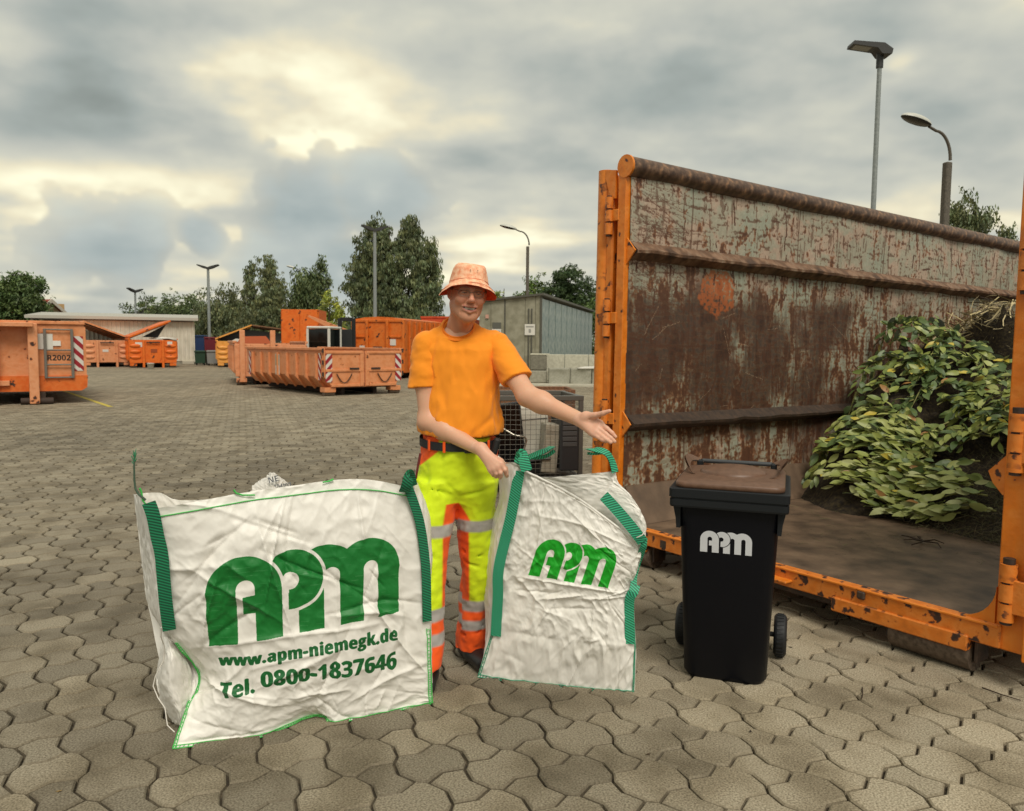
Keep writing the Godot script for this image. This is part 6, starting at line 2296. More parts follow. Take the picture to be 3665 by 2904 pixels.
# creased cloth over a net of points; planar texture coordinates along ex and up from origin
func cloth(called: String, net: Array, nu: int, nv: int, creases: Array, crumple: float, m: Material, parent: Node3D, origin := Vector3.ZERO, ex := Vector3.RIGHT, size := Vector2(1.2, 1.1), shift := Vector2(0.15, 0.05), seed_ := 1, flip := 1.0) -> Array:
	var pts: Array = []
	for j in nv + 1:
		var row := PackedVector3Array()
		for i in nu + 1:
			row.append(net_point(net, i / float(nu), j / float(nv)))
		pts.append(row)
	var n1 := noise(seed_ * 3 + 1, 3.2, 2)
	var n2 := noise(seed_ * 3 + 2, 9.0, 3)
	var n3 := noise(seed_ * 3 + 3, 2.0, 2)
	var out: Array = []
	var uvs: Array = []
	for j in nv + 1:
		var row := PackedVector3Array()
		var urow := PackedVector2Array()
		for i in nu + 1:
			var p: Vector3 = pts[j][i]
			var du: Vector3 = pts[j][mini(i + 1, nu)] - pts[j][maxi(i - 1, 0)]
			var dv: Vector3 = pts[mini(j + 1, nv)][i] - pts[maxi(j - 1, 0)][i]
			var n := dv.cross(du).normalized() * flip
			var u := i / float(nu)
			var v := j / float(nv)
			var h := 0.0
			for c in creases:
				var d := Vector2(u - c[0], v - c[1])
				var al: float = d.x * c[2] + d.y * c[3]
				if absf(al) < c[4]:
					var ac: float = absf(-d.x * c[3] + d.y * c[2])
					if ac < c[6] * 5.0:
						var taper: float = 1.0 - pow(absf(al) / c[4], 2.0)
						h += c[5] * taper * exp(-ac / c[6])
			# crumpled foil: folds of a noise give flat facets with sharp edges
			var f := (0.30 - absf(n1.get_noise_2d(u * 2.0, v * 2.0))) + 0.45 * (0.3 - absf(n2.get_noise_2d(u * 1.1, v * 1.1)))
			h += crumple * f * (0.55 + 0.9 * absf(n3.get_noise_2d(u, v)))
			row.append(p + n * h)
			var rel := p - origin
			urow.append(Vector2((rel.dot(ex) + shift.x) / size.x, 1.0 - (rel.y + shift.y) / size.y))
		out.append(row)
		uvs.append(urow)
	var vs := PackedVector3Array()
	var uu := PackedVector2Array()
	var ns := PackedVector3Array()
	var ids := PackedInt32Array()
	for j in nv + 1:
		for i in nu + 1:
			vs.append(out[j][i])
			uu.append(uvs[j][i])
			var du: Vector3 = out[j][mini(i + 1, nu)] - out[j][maxi(i - 1, 0)]
			var dv: Vector3 = out[mini(j + 1, nv)][i] - out[maxi(j - 1, 0)][i]
			ns.append(dv.cross(du).normalized())
	for j in nv:
		for i in nu:
			var a := j * (nu + 1) + i
			ids.append_array(PackedInt32Array([a, a + 1, a + nu + 2, a, a + nu + 2, a + nu + 1]))
	var arr := []
	arr.resize(Mesh.ARRAY_MAX)
	arr[Mesh.ARRAY_VERTEX] = vs
	arr[Mesh.ARRAY_NORMAL] = ns
	arr[Mesh.ARRAY_TEX_UV] = uu
	arr[Mesh.ARRAY_INDEX] = ids
	var mesh := ArrayMesh.new()
	mesh.add_surface_from_arrays(Mesh.PRIMITIVE_TRIANGLES, arr)
	mesh.surface_set_material(0, m)
	place(called, mesh, parent)
	return out


func creases(seed_: int, n: int, amp: float, width: float, given: Array = []) -> Array:
	var rng := RandomNumberGenerator.new()
	rng.seed = seed_
	var out := []
	for g in given:
		var d: Vector2 = (g[1] - g[0])
		out.append([(g[0].x + g[1].x) / 2, (g[0].y + g[1].y) / 2, d.normalized().x, d.normalized().y, d.length() / 2, g[2], g[3]])
	for i in n:
		var a := rng.randf() * PI
		out.append([rng.randf(), rng.randf(), cos(a), sin(a), rng.randf_range(0.05, 0.24), amp * rng.randf_range(-1.0, 1.0), width * rng.randf_range(0.5, 1.6)])
	return out


func cloth_material(key: String, tex: Texture2D) -> StandardMaterial3D:
	var m := flat(key, Color8(236, 232, 224) if tex == null else Color.WHITE, 0.5)
	m.albedo_texture = tex
	m.normal_enabled = false
	m.backlight_enabled = true
	m.backlight = Color(0.16, 0.16, 0.15)
	if tex == null:
		m.uv1_scale = Vector3(1, 1, 1)
	return m


func webbing(key: String, c: Color) -> StandardMaterial3D:
	if mats.has(key):
		return mats[key]
	var im := Image.create(64, 64, false, Image.FORMAT_RGB8)
	var rng := RandomNumberGenerator.new()
	rng.seed = 8
	for y in 64:
		for x in 64:
			var k := fposmod(y * 1.0 + x * 0.5, 16.0) / 16.0
			var v := 0.45 + 0.85 * absf(k - 0.5) * 2.0 + rng.randf_range(-0.08, 0.08)
			im.set_pixel(x, y, Color(c.r * v, c.g * v, c.b * v))
	var m := flat(key, Color.WHITE, 0.6)
	m.albedo_texture = ImageTexture.create_from_image(im)
	m.uv1_scale = Vector3(22.0, 22.0, 1.0)
	m.uv1_offset = Vector3(0.5, 0, 0)
	return m


# a strap laid along a run of points, facing the viewer's side of the bag
func strap(called: String, pts: Array, half: float, face: Vector3, m: Material, parent: Node3D, lift := 0.008) -> void:
	var fine := []
	for i in pts.size() - 1:
		for k in 5:
			fine.append(spline(pts[maxi(i - 1, 0)], pts[i], pts[i + 1], pts[mini(i + 2, pts.size() - 1)], k / 5.0))
	fine.append(pts[-1])
	var sides := []
	for i in fine.size():
		var d: Vector3 = (fine[mini(i + 1, fine.size() - 1)] - fine[maxi(i - 1, 0)]).normalized()
		sides.append(d.cross(face).normalized() * half)
		fine[i] += face * lift
	var st := nst(false)
	ribbon(st, fine, sides, 0.004)
	obj(called, st, m, parent)


# an overlocked edge: a cord along the hem and slanting stitches back into the cloth
func stitching(called: String, edge: Array, inner: Array, m: Material, parent: Node3D, pitch := 0.02, r := 0.0022, lift := Vector3(0, 0, 0.004)) -> void:
	var st := nst(true)
	var line := []
	var back := []
	for i in edge.size():
		line.append(edge[i] + lift)
		back.append(inner[i] + lift)
	tube(st, line, r * 1.3, -1.0, 5)
	tube(st, back, r, -1.0, 5)
	for i in edge.size() - 1:
		var n := int(line[i].distance_to(line[i + 1]) / pitch) + 1
		for k in n:
			var t := k / float(n)
			tube(st, [line[i].lerp(line[i + 1], t), back[i].lerp(back[i + 1], minf(t + 0.35 / n, 1.0))], r * 0.8, -1.0, 4, false)
	obj(called, st, m, parent).set_meta("kind", "stuff")


func edge_of(grid: Array, which: String, inset: int, every := 3) -> Array:
	var out := []
	var nv := grid.size() - 1
	var nu: int = grid[0].size() - 1
	if which == "bottom" or which == "top":
		for i in range(0, nu + 1, every):
			out.append(grid[nv - inset if which == "bottom" else inset][i])
	else:
		for j in range(0, nv + 1, every):
			out.append(grid[j][inset if which == "left" else nu - inset])
	return out


func print_image(w: int, h: int) -> Image:
	var im := Image.create(w, h, false, Image.FORMAT_RGB8)
	im.fill(Color8(236, 232, 224))
	return im


func build_bag_one() -> void:
	var o := Vector3(-1.236, 0, -2.765)
	var ex := Vector3(0.9151, 0, -0.4031)
	var face := Vector3(0.4031, 0, 0.9151)
	var t := thing("big_bag", "large white woven bag printed with green logo, web address and phone number", "big bag")
	# print
	var im := print_image(1440, 1320)
	var px := func(p: Vector2) -> Vector2: return Vector2((p.x + 0.15) / 1.2 * 1440.0, (1.0 - (p.y + 0.05) / 1.1) * 1320.0)
	var quad := func(bl: Vector2, br: Vector2, tr: Vector2, tl: Vector2, x: float, y: float) -> Vector2: return px.call(bl.lerp(br, x).lerp(tl.lerp(tr, x), y))
	var green := Color8(18, 118, 46)
	var bl := Vector2(0.1308, 0.3665)
	var br := Vector2(0.8437, 0.4198)
	var tr := Vector2(0.8496, 0.7404)
	var tl := Vector2(0.1142, 0.704)
	for q in mark_outlines():
		var pts := PackedVector2Array()
		for p in q:
			pts.append(quad.call(bl, br, tr, tl, p.x / 2.239, p.y))
		fill_outline(im, pts, green)
	var dark_green := Color8(16, 96, 44)
	fill_text(im, "www.apm-niemegk.de", func(x: float, y: float) -> Vector2: return quad.call(Vector2(0.1638, 0.2693), Vector2(0.8335, 0.289), Vector2(0.8321, 0.3615), Vector2(0.1628, 0.3254), x, y), dark_green, 1)
	fill_text(im, "Tel.", func(x: float, y: float) -> Vector2: return quad.call(Vector2(0.1741, 0.1581), Vector2(0.2855, 0.175), Vector2(0.2851, 0.2322), Vector2(0.1725, 0.2178), x, y), dark_green)
	fill_text(im, "0800-1837646", func(x: float, y: float) -> Vector2: return quad.call(Vector2(0.3116, 0.1922), Vector2(0.8348, 0.183), Vector2(0.8334, 0.2543), Vector2(0.3097, 0.2513), x, y), dark_green)
	# thin unprinted weave lines through the ink
	var rng := RandomNumberGenerator.new()
	rng.seed = 3
	for k in 900:
		var x := rng.randi() % 1440
		var y := (rng.randi() % 70) * 19 + rng.randi() % 3
		for i in rng.randi_range(6, 60):
			if x + i < 1440 and y < 1320:
				var c := im.get_pixel(x + i, y)
				if c.r < 0.5:
					im.set_pixel(x + i, y, c.lerp(Color8(170, 200, 160), 0.4))
	var front_m := cloth_material("bag_print_one", ImageTexture.create_from_image(im))
	var plain := cloth_material("bag_cloth", null)
	var front := [
		[Vector3(-1.298, 0.898, -2.746), Vector3(-1.134, 0.92, -2.807), Vector3(-0.98, 0.94, -2.883), Vector3(-0.83, 0.952, -2.953), Vector3(-0.68, 0.964, -3.019), Vector3(-0.551, 0.954, -3.074), Vector3(-0.413, 0.91, -3.151)],
		[Vector3(-1.282, 0.75, -2.769), Vector3(-1.129, 0.769, -2.787), Vector3(-0.972, 0.789, -2.83), Vector3(-0.825, 0.788, -2.9), Vector3(-0.67, 0.788, -2.969), Vector3(-0.516, 0.771, -3.046), Vector3(-0.359, 0.726, -3.172)],
		[Vector3(-1.27, 0.592, -2.79), Vector3(-1.121, 0.592, -2.793), Vector3(-0.966, 0.613, -2.823), Vector3(-0.818, 0.608, -2.893), Vector3(-0.663, 0.612, -2.962), Vector3(-0.501, 0.605, -3.042), Vector3(-0.339, 0.544, -3.17)],
		[Vector3(-1.265, 0.418, -2.82), Vector3(-1.121, 0.435, -2.819), Vector3(-0.963, 0.444, -2.849), Vector3(-0.817, 0.444, -2.906), Vector3(-0.657, 0.439, -2.965), Vector3(-0.494, 0.436, -3.045), Vector3(-0.335, 0.356, -3.161)],
		[Vector3(-1.206, 0.214, -2.936), Vector3(-1.089, 0.237, -2.861), Vector3(-0.957, 0.251, -2.865), Vector3(-0.806, 0.256, -2.912), Vector3(-0.652, 0.257, -2.968), Vector3(-0.495, 0.251, -3.045), Vector3(-0.331, 0.179, -3.162)],
		[Vector3(-1.228, 0.11, -2.866), Vector3(-1.097, 0.111, -2.835), Vector3(-0.952, 0.111, -2.868), Vector3(-0.806, 0.112, -2.935), Vector3(-0.664, 0.106, -2.985), Vector3(-0.499, 0.103, -3.065), Vector3(-0.328, 0.068, -3.163)],
		[Vector3(-1.24, 0.004, -2.764), Vector3(-1.087, -0.01, -2.841), Vector3(-0.951, -0.008, -2.881), Vector3(-0.778, 0.012, -3.014), Vector3(-0.689, -0.006, -2.986), Vector3(-0.508, -0.003, -3.072), Vector3(-0.324, -0.004, -3.165)]]
	var cr := creases(21, 60, 0.015, 0.009, [
		[Vector2(0.0, 0.56), Vector2(0.9, 0.55), 0.012, 0.008], [Vector2(0.55, 0.5), Vector2(1.02, 0.44), -0.012, 0.008], [Vector2(0.35, 0.05), Vector2(0.5, 0.62), 0.014, 0.01], [Vector2(0.5, 0.05), Vector2(0.46, 0.4), -0.01, 0.01],
		[Vector2(0.06, 0.2), Vector2(0.5, 0.55), 0.014, 0.012], [Vector2(0.05, 0.6), Vector2(0.4, 0.42), -0.014, 0.012], [Vector2(0.25, 0.2), Vector2(0.12, 0.6), 0.014, 0.01], [Vector2(0.08, 0.68), Vector2(0.45, 0.86), 0.018, 0.02],
		[Vector2(0.1, 0.75), Vector2(0.36, 0.58), 0.014, 0.014], [Vector2(0.66, 0.02), Vector2(0.64, 0.98), 0.006, 0.006], [Vector2(0.33, 0.5), Vector2(0.3, 1.0), 0.008, 0.01], [Vector2(0.72, 0.5), Vector2(0.52, 0.92), -0.014, 0.012],
		[Vector2(0.3, 0.75), Vector2(0.7, 0.6), 0.012, 0.012]])
	var g := cloth("front_panel", front, 200, 190, cr, 0.015, front_m, t, o, ex, Vector2(1.2, 1.1), Vector2(0.15, 0.05), 5)
	# the other sides
	var left := [
		[Vector3(-1.531, 0.879, -3.125), Vector3(-1.401, 0.907, -2.917), Vector3(-1.298, 0.897, -2.749)],
		[Vector3(-1.528, 0.72, -3.153), Vector3(-1.387, 0.746, -2.926), Vector3(-1.282, 0.75, -2.772)],
		[Vector3(-1.518, 0.57, -3.16), Vector3(-1.37, 0.59, -2.936), Vector3(-1.269, 0.591, -2.793)],
		[Vector3(-1.504, 0.418, -3.167), Vector3(-1.362, 0.433, -2.942), Vector3(-1.265, 0.417, -2.822)],
		[Vector3(-1.393, 0.321, -3.05), Vector3(-1.306, 0.281, -2.971), Vector3(-1.205, 0.213, -2.938)],
		[Vector3(-1.373, 0.176, -2.94), Vector3(-1.293, 0.156, -2.882), Vector3(-1.228, 0.108, -2.869)],
		[Vector3(-1.34, 0.049, -2.958), Vector3(-1.278, 0.043, -2.891), Vector3(-1.23, 0.045, -2.842)]]
	cloth("side_panel", left, 40, 110, creases(31, 22, 0.014, 0.03), 0.014, plain, t, o, ex, Vector2(1.2, 1.1), Vector2(0.15, 0.05), 6)
	var bulge := [
		[Vector3(-1.356, 0.352, -2.97), Vector3(-1.318, 0.366, -2.916), Vector3(-1.288, 0.371, -2.882)],
		[Vector3(-1.363, 0.268, -2.944), Vector3(-1.258, 0.339, -2.812), Vector3(-1.229, 0.244, -2.912)],
		[Vector3(-1.383, 0.167, -2.96), Vector3(-1.267, 0.22, -2.809), Vector3(-1.223, 0.152, -2.892)],
		[Vector3(-1.364, 0.066, -2.97), Vector3(-1.256, 0.128, -2.828), Vector3(-1.234, 0.082, -2.876)],
		[Vector3(-1.326, 0.005, -2.965), Vector3(-1.257, 0.034, -2.877), Vector3(-1.229, 0.044, -2.843)]]
	cloth("side_fold", bulge, 30, 50, creases(33, 12, 0.010, 0.04), 0.010, plain, t, o, ex, Vector2(1.2, 1.1), Vector2(0.15, 0.05), 7)
	var back := [
		[Vector3(-1.531, 0.879, -3.125), Vector3(-1.446, 0.878, -3.164), Vector3(-1.367, 0.846, -3.176), Vector3(-1.174, 0.85, -3.213), Vector3(-0.873, 0.858, -3.314), Vector3(-0.416, 0.871, -3.443)],
		[Vector3(-1.523, 0.596, -3.157), Vector3(-1.404, 0.603, -3.162), Vector3(-1.25, 0.599, -3.182), Vector3(-1.027, 0.598, -3.253), Vector3(-0.719, 0.585, -3.374), Vector3(-0.363, 0.612, -3.421)],
		[Vector3(-1.503, 0.384, -3.169), Vector3(-1.382, 0.384, -3.174), Vector3(-1.177, 0.379, -3.193), Vector3(-0.956, 0.367, -3.284), Vector3(-0.721, 0.355, -3.374), Vector3(-0.368, 0.352, -3.419)],
		[Vector3(-1.382, 0.032, -3.059), Vector3(-1.295, 0.006, -3.098), Vector3(-1.141, -0.008, -3.165), Vector3(-0.95, -0.008, -3.244), Vector3(-0.716, -0.003, -3.334), Vector3(-0.387, 0.01, -3.412)]]
	cloth("back_panel", back, 80, 60, creases(41, 22, 0.012, 0.02), 0.012, plain, t, o, ex, Vector2(1.2, 1.1), Vector2(0.15, 0.05), 8)
	var right := [
		[Vector3(-0.413, 0.908, -3.153), Vector3(-0.4, 0.916, -3.24), Vector3(-0.416, 0.871, -3.443)],
		[Vector3(-0.361, 0.725, -3.174), Vector3(-0.346, 0.772, -3.261), Vector3(-0.371, 0.681, -3.428)],
		[Vector3(-0.34, 0.544, -3.172), Vector3(-0.34, 0.568, -3.263), Vector3(-0.363, 0.505, -3.421)],
		[Vector3(-0.334, 0.355, -3.163), Vector3(-0.34, 0.336, -3.263), Vector3(-0.374, 0.308, -3.417)],
		[Vector3(-0.325, -0.003, -3.167), Vector3(-0.334, -0.013, -3.265), Vector3(-0.387, 0.01, -3.412)]]
	cloth("side_panel", right, 24, 80, creases(43, 12, 0.008, 0.03), 0.008, plain, t, o, ex, Vector2(1.2, 1.1), Vector2(0.15, 0.05), 9)
	# hems and stitches
	var thread := flat("thread_green", Color8(70, 190, 84), 0.6)
	stitching("hem_stitching", edge_of(g, "bottom", 0), edge_of(g, "bottom", 4), thread, t, 0.022, 0.0017, face * 0.005)
	stitching("hem_stitching", edge_of(g, "right", 0).slice(34), edge_of(g, "right", 4).slice(34), thread, t, 0.022, 0.0017, face * 0.005)
	stitching("hem_stitching", edge_of(g, "left", 0).slice(34), edge_of(g, "left", 3).slice(34), thread, t, 0.022, 0.0017, face * 0.005)
	var seam := nst(true)
	var top := edge_of(g, "top", 9, 2)
	for i in top.size():
		top[i] += face * 0.004
	tube(seam, top, 0.0022, -1.0, 5)
	for q in [[Vector3(-1.026, 0.953, -2.849), Vector3(-1.018, 0.941, -2.85), Vector3(-0.997, 0.932, -2.858), Vector3(-0.955, 0.93, -2.872)], [Vector3(-0.692, 0.969, -3.001), Vector3(-0.708, 0.962, -2.994), Vector3(-0.729, 0.96, -2.982)], [Vector3(-1.308, 0.982, -2.714), Vector3(-1.304, 0.969, -2.717), Vector3(-1.301, 0.937, -2.719), Vector3(-1.288, 0.914, -2.726)]]:
		tube(seam, q, 0.004, 0.003, 5)
	obj("seam_thread", seam, thread, t)
	# woven straps
	var web := webbing("webbing_dark", Color8(24, 118, 80))
	strap("strap", [Vector3(-1.284, 0.93, -2.728), Vector3(-1.272, 0.88, -2.735), Vector3(-1.265, 0.807, -2.745), Vector3(-1.256, 0.741, -2.753), Vector3(-1.254, 0.659, -2.76), Vector3(-1.254, 0.553, -2.774), Vector3(-1.255, 0.441, -2.8)], 0.0225, face, web, t, 0.012)
	strap("strap", [Vector3(-0.426, 0.929, -3.125), Vector3(-0.403, 0.864, -3.134), Vector3(-0.379, 0.781, -3.144), Vector3(-0.363, 0.682, -3.15), Vector3(-0.352, 0.567, -3.15), Vector3(-0.349, 0.451, -3.149), Vector3(-0.347, 0.355, -3.15)], 0.0190, face, web, t, 0.012)
	strap("strap_loop", [Vector3(-0.431, 0.905, -3.091), Vector3(-0.419, 0.933, -3.075), Vector3(-0.41, 0.969, -3.079), Vector3(-0.413, 0.967, -3.13), Vector3(-0.407, 0.915, -3.164)], 0.0215, face, web, t, 0.004)
	# strap drawn out to a thin frayed tail
	var tail := nst(true)
	tube(tail, [Vector3(-1.293, 0.938, -2.723), Vector3(-1.312, 0.961, -2.712), Vector3(-1.325, 0.979, -2.718), Vector3(-1.327, 1.01, -2.716), Vector3(-1.326, 1.059, -2.715), Vector3(-1.324, 1.094, -2.716)], 0.005, 0.003, 6)
	obj("strap_tail", tail, flat("tail_green", Color8(70, 92, 74), 0.7), t)
	var fr := nst(true)
	for k in 14:
		var a := Vector3(-1.325, 1.063, -2.716)
		var b := Vector3(-1.324, 1.101, -2.716)
		var p := a.lerp(b, k / 14.0)
		tube(fr, [p, p + Vector3(rng.randf_range(-0.012, 0.012), rng.randf_range(0.006, 0.03), rng.randf_range(-0.01, 0.01))], 0.0028, 0.001, 4)
	obj("frayed_end", fr, flat("fray_green", Color8(52, 132, 92), 0.7), t)
	var th := nst(true)
	tube(th, [Vector3(-1.261, 0.468, -2.747), Vector3(-1.272, 0.424, -2.767), Vector3(-1.299, 0.353, -2.852), Vector3(-1.304, 0.3, -2.85), Vector3(-1.33, 0.244, -2.838), Vector3(-1.338, 0.208, -2.835), Vector3(-1.305, 0.177, -2.802), Vector3(-1.272, 0.149, -2.783), Vector3(-1.262, 0.085, -2.777), Vector3(-1.227, 0.069, -2.758)], 0.0022, -1.0, 5)
	obj("loose_thread", th, flat("thread_white", Color8(220, 214, 204), 0.6), t)
	# crumpled film liner showing at the top
	var ln := thing("plastic_film", "crumpled clear-white plastic film with grey print sticking out of the large bag", "plastic film")
	var film := flat("film", Color8(216, 212, 204), 0.3)
	var fn := [
		[Vector3(-1.002, 0.947, -3.103), Vector3(-0.981, 0.958, -3.112), Vector3(-0.965, 0.972, -3.119), Vector3(-0.946, 0.959, -3.127), Vector3(-0.922, 0.937, -3.137), Vector3(-0.902, 0.917, -3.146)],
		[Vector3(-1.01, 0.937, -3.054), Vector3(-0.967, 0.944, -3.039), Vector3(-0.94, 0.954, -3.039), Vector3(-0.921, 0.946, -3.059), Vector3(-0.903, 0.929, -3.1), Vector3(-0.895, 0.902, -3.149)],
		[Vector3(-1.024, 0.912, -3.025), Vector3(-0.964, 0.916, -3.006), Vector3(-0.931, 0.916, -3.009), Vector3(-0.907, 0.913, -3.031), Vector3(-0.891, 0.902, -3.084), Vector3(-0.887, 0.889, -3.153)]]
	cloth("sheet", fn, 50, 30, creases(51, 20, 0.010, 0.04), 0.02, film, ln, o, ex, Vector2(1.2, 1.1), Vector2(0.15, 0.05), 11)
	var ink := flat("film_ink", Color8(110, 112, 116), 0.5)
	letters("lettering", "DAPA", 0.018, Vector3(-0.898, 0.936, -3.035), Basis(Vector3.UP, 0.4) * Basis(Vector3.BACK, PI + 0.1), ink, ln)
	letters("lettering", "NE", 0.022, Vector3(-0.929, 0.965, -3.01), Basis(Vector3.UP, 0.4) * Basis(Vector3.BACK, 0.2), ink, ln)


func build_bag_two() -> void:
	var o := Vector3(-0.139, 0, -3.417)
	var ex := Vector3(0.9817, 0, 0.1903)
	var face := Vector3(-0.1903, 0, 0.9817)
	var t := thing("big_bag", "smaller slumped white bag with bright green logo, held by the worker", "big bag")
	var im := print_image(1200, 1320)
	var px := func(p: Vector2) -> Vector2: return Vector2((p.x + 0.15) / 1.0 * 1200.0, (1.0 - (p.y + 0.05) / 1.1) * 1320.0)
	var bl := Vector2(0.2298, 0.4975)
	var br := Vector2(0.5749, 0.4651)
	var up := Vector2(0.2817, 0.6705) - bl
	for q in mark_outlines():
		var pts := PackedVector2Array()
		for p in q:
			pts.append(px.call(bl + (br - bl) * (p.x / 2.239) + up * p.y))
		fill_outline(im, pts, Color8(22, 166, 34))
	var front_m := cloth_material("bag_print_two", ImageTexture.create_from_image(im))
	var plain := cloth_material("bag_cloth", null)
	var front := [
		[Vector3(0.054, 0.958, -3.308), Vector3(0.135, 0.921, -3.312), Vector3(0.219, 0.88, -3.305), Vector3(0.302, 0.834, -3.289), Vector3(0.385, 0.777, -3.272), Vector3(0.468, 0.718, -3.255), Vector3(0.561, 0.65, -3.257)],
		[Vector3(0.027, 0.805, -3.334), Vector3(0.115, 0.788, -3.316), Vector3(0.206, 0.766, -3.288), Vector3(0.295, 0.736, -3.27), Vector3(0.378, 0.691, -3.253), Vector3(0.461, 0.648, -3.247), Vector3(0.554, 0.607, -3.259)],
		[Vector3(-0.007, 0.656, -3.351), Vector3(0.089, 0.65, -3.322), Vector3(0.187, 0.637, -3.292), Vector3(0.284, 0.615, -3.273), Vector3(0.38, 0.592, -3.253), Vector3(0.463, 0.56, -3.247), Vector3(0.535, 0.534, -3.263)],
		[Vector3(-0.042, 0.513, -3.368), Vector3(0.062, 0.508, -3.337), Vector3(0.168, 0.496, -3.307), Vector3(0.272, 0.489, -3.286), Vector3(0.376, 0.475, -3.265), Vector3(0.461, 0.461, -3.268), Vector3(0.524, 0.442, -3.307)],
		[Vector3(-0.066, 0.382, -3.382), Vector3(0.042, 0.379, -3.352), Vector3(0.156, 0.376, -3.319), Vector3(0.275, 0.371, -3.296), Vector3(0.379, 0.364, -3.275), Vector3(0.462, 0.36, -3.268), Vector3(0.53, 0.362, -3.285)],
		[Vector3(-0.082, 0.21, -3.405), Vector3(0.036, 0.216, -3.353), Vector3(0.158, 0.215, -3.319), Vector3(0.277, 0.211, -3.296), Vector3(0.389, 0.206, -3.273), Vector3(0.481, 0.199, -3.275), Vector3(0.542, 0.189, -3.284)],
		[Vector3(-0.144, -0, -3.417), Vector3(-0.005, -0.01, -3.391), Vector3(0.126, -0.013, -3.366), Vector3(0.248, -0.012, -3.343), Vector3(0.362, -0.013, -3.32), Vector3(0.46, -0.012, -3.301), Vector3(0.54, -0.01, -3.285)]]
	var cr := creases(61, 80, 0.010, 0.008, [
		[Vector2(0.0, 0.03), Vector2(1.0, 0.03), 0.006, 0.01], [Vector2(0.08, 0.53), Vector2(1.0, 0.53), 0.010, 0.008], [Vector2(0.15, 0.2), Vector2(0.95, 0.12), 0.01, 0.01], [Vector2(0.3, 0.08), Vector2(0.9, 0.28), 0.010, 0.012],
		[Vector2(0.25, 0.66), Vector2(0.6, 0.58), 0.012, 0.009], [Vector2(0.5, 0.62), Vector2(0.9, 0.56), 0.010, 0.01], [Vector2(0.1, 0.62), Vector2(0.4, 0.6), -0.009, 0.01], [Vector2(0.3, 0.7), Vector2(0.7, 0.66), -0.008, 0.01],
		[Vector2(0.05, 0.82), Vector2(0.5, 0.84), -0.010, 0.03], [Vector2(0.6, 0.86), Vector2(1.0, 0.80), 0.008, 0.03]])
	var g := cloth("front_panel", front, 170, 200, cr, 0.015, front_m, t, o, ex, Vector2(1.0, 1.1), Vector2(0.15, 0.05), 15)
	var left := [
		[Vector3(-0.06, 0.994, -3.271), Vector3(-0.006, 0.993, -3.27), Vector3(0.054, 0.958, -3.31)],
		[Vector3(-0.051, 0.82, -3.399), Vector3(-0.012, 0.827, -3.331), Vector3(0.028, 0.805, -3.336)],
		[Vector3(-0.091, 0.687, -3.466), Vector3(-0.047, 0.688, -3.368), Vector3(-0.006, 0.656, -3.352)],
		[Vector3(-0.118, 0.514, -3.491), Vector3(-0.078, 0.53, -3.384), Vector3(-0.041, 0.512, -3.369)],
		[Vector3(-0.122, 0.376, -3.492), Vector3(-0.093, 0.389, -3.407), Vector3(-0.066, 0.382, -3.384)],
		[Vector3(-0.111, 0.246, -3.47), Vector3(-0.094, 0.235, -3.418), Vector3(-0.081, 0.209, -3.407)],
		[Vector3(-0.111, 0.104, -3.461), Vector3(-0.125, 0.062, -3.434), Vector3(-0.144, 0.001, -3.419)]]
	cloth("side_panel", left, 40, 120, creases(63, 20, 0.008, 0.03), 0.008, plain, t, o, ex, Vector2(1.0, 1.1), Vector2(0.15, 0.05), 16)
	var back := [
		[Vector3(-0.059, 0.995, -3.275), Vector3(0.011, 0.995, -3.296), Vector3(0.08, 0.942, -3.373), Vector3(0.152, 0.917, -3.389), Vector3(0.281, 0.93, -3.384), Vector3(0.393, 0.945, -3.362), Vector3(0.451, 0.956, -3.34)],
		[Vector3(0.016, 0.87, -3.406), Vector3(0.081, 0.862, -3.413), Vector3(0.154, 0.864, -3.409), Vector3(0.24, 0.873, -3.403), Vector3(0.338, 0.886, -3.373), Vector3(0.42, 0.906, -3.347), Vector3(0.461, 0.909, -3.328)],
		[Vector3(0.025, 0.718, -3.464), Vector3(0.106, 0.737, -3.449), Vector3(0.185, 0.758, -3.424), Vector3(0.284, 0.787, -3.394), Vector3(0.385, 0.835, -3.343), Vector3(0.458, 0.864, -3.308), Vector3(0.504, 0.867, -3.288)],
		[Vector3(0.027, 0.563, -3.484), Vector3(0.123, 0.583, -3.466), Vector3(0.216, 0.631, -3.428), Vector3(0.327, 0.704, -3.376), Vector3(0.431, 0.772, -3.304), Vector3(0.511, 0.807, -3.277), Vector3(0.547, 0.805, -3.28)],
		[Vector3(0.02, 0.425, -3.486), Vector3(0.131, 0.448, -3.465), Vector3(0.246, 0.522, -3.423), Vector3(0.37, 0.612, -3.368), Vector3(0.474, 0.689, -3.295), Vector3(0.546, 0.738, -3.27), Vector3(0.576, 0.737, -3.274)],
		[Vector3(0.021, 0.349, -3.486), Vector3(0.147, 0.373, -3.462), Vector3(0.276, 0.449, -3.417), Vector3(0.4, 0.54, -3.362), Vector3(0.492, 0.599, -3.313), Vector3(0.554, 0.637, -3.279), Vector3(0.575, 0.671, -3.285)]]
	cloth("back_panel", back, 110, 80, creases(65, 34, 0.008, 0.016), 0.009, plain, t, o, ex, Vector2(1.0, 1.1), Vector2(0.15, 0.05), 17)
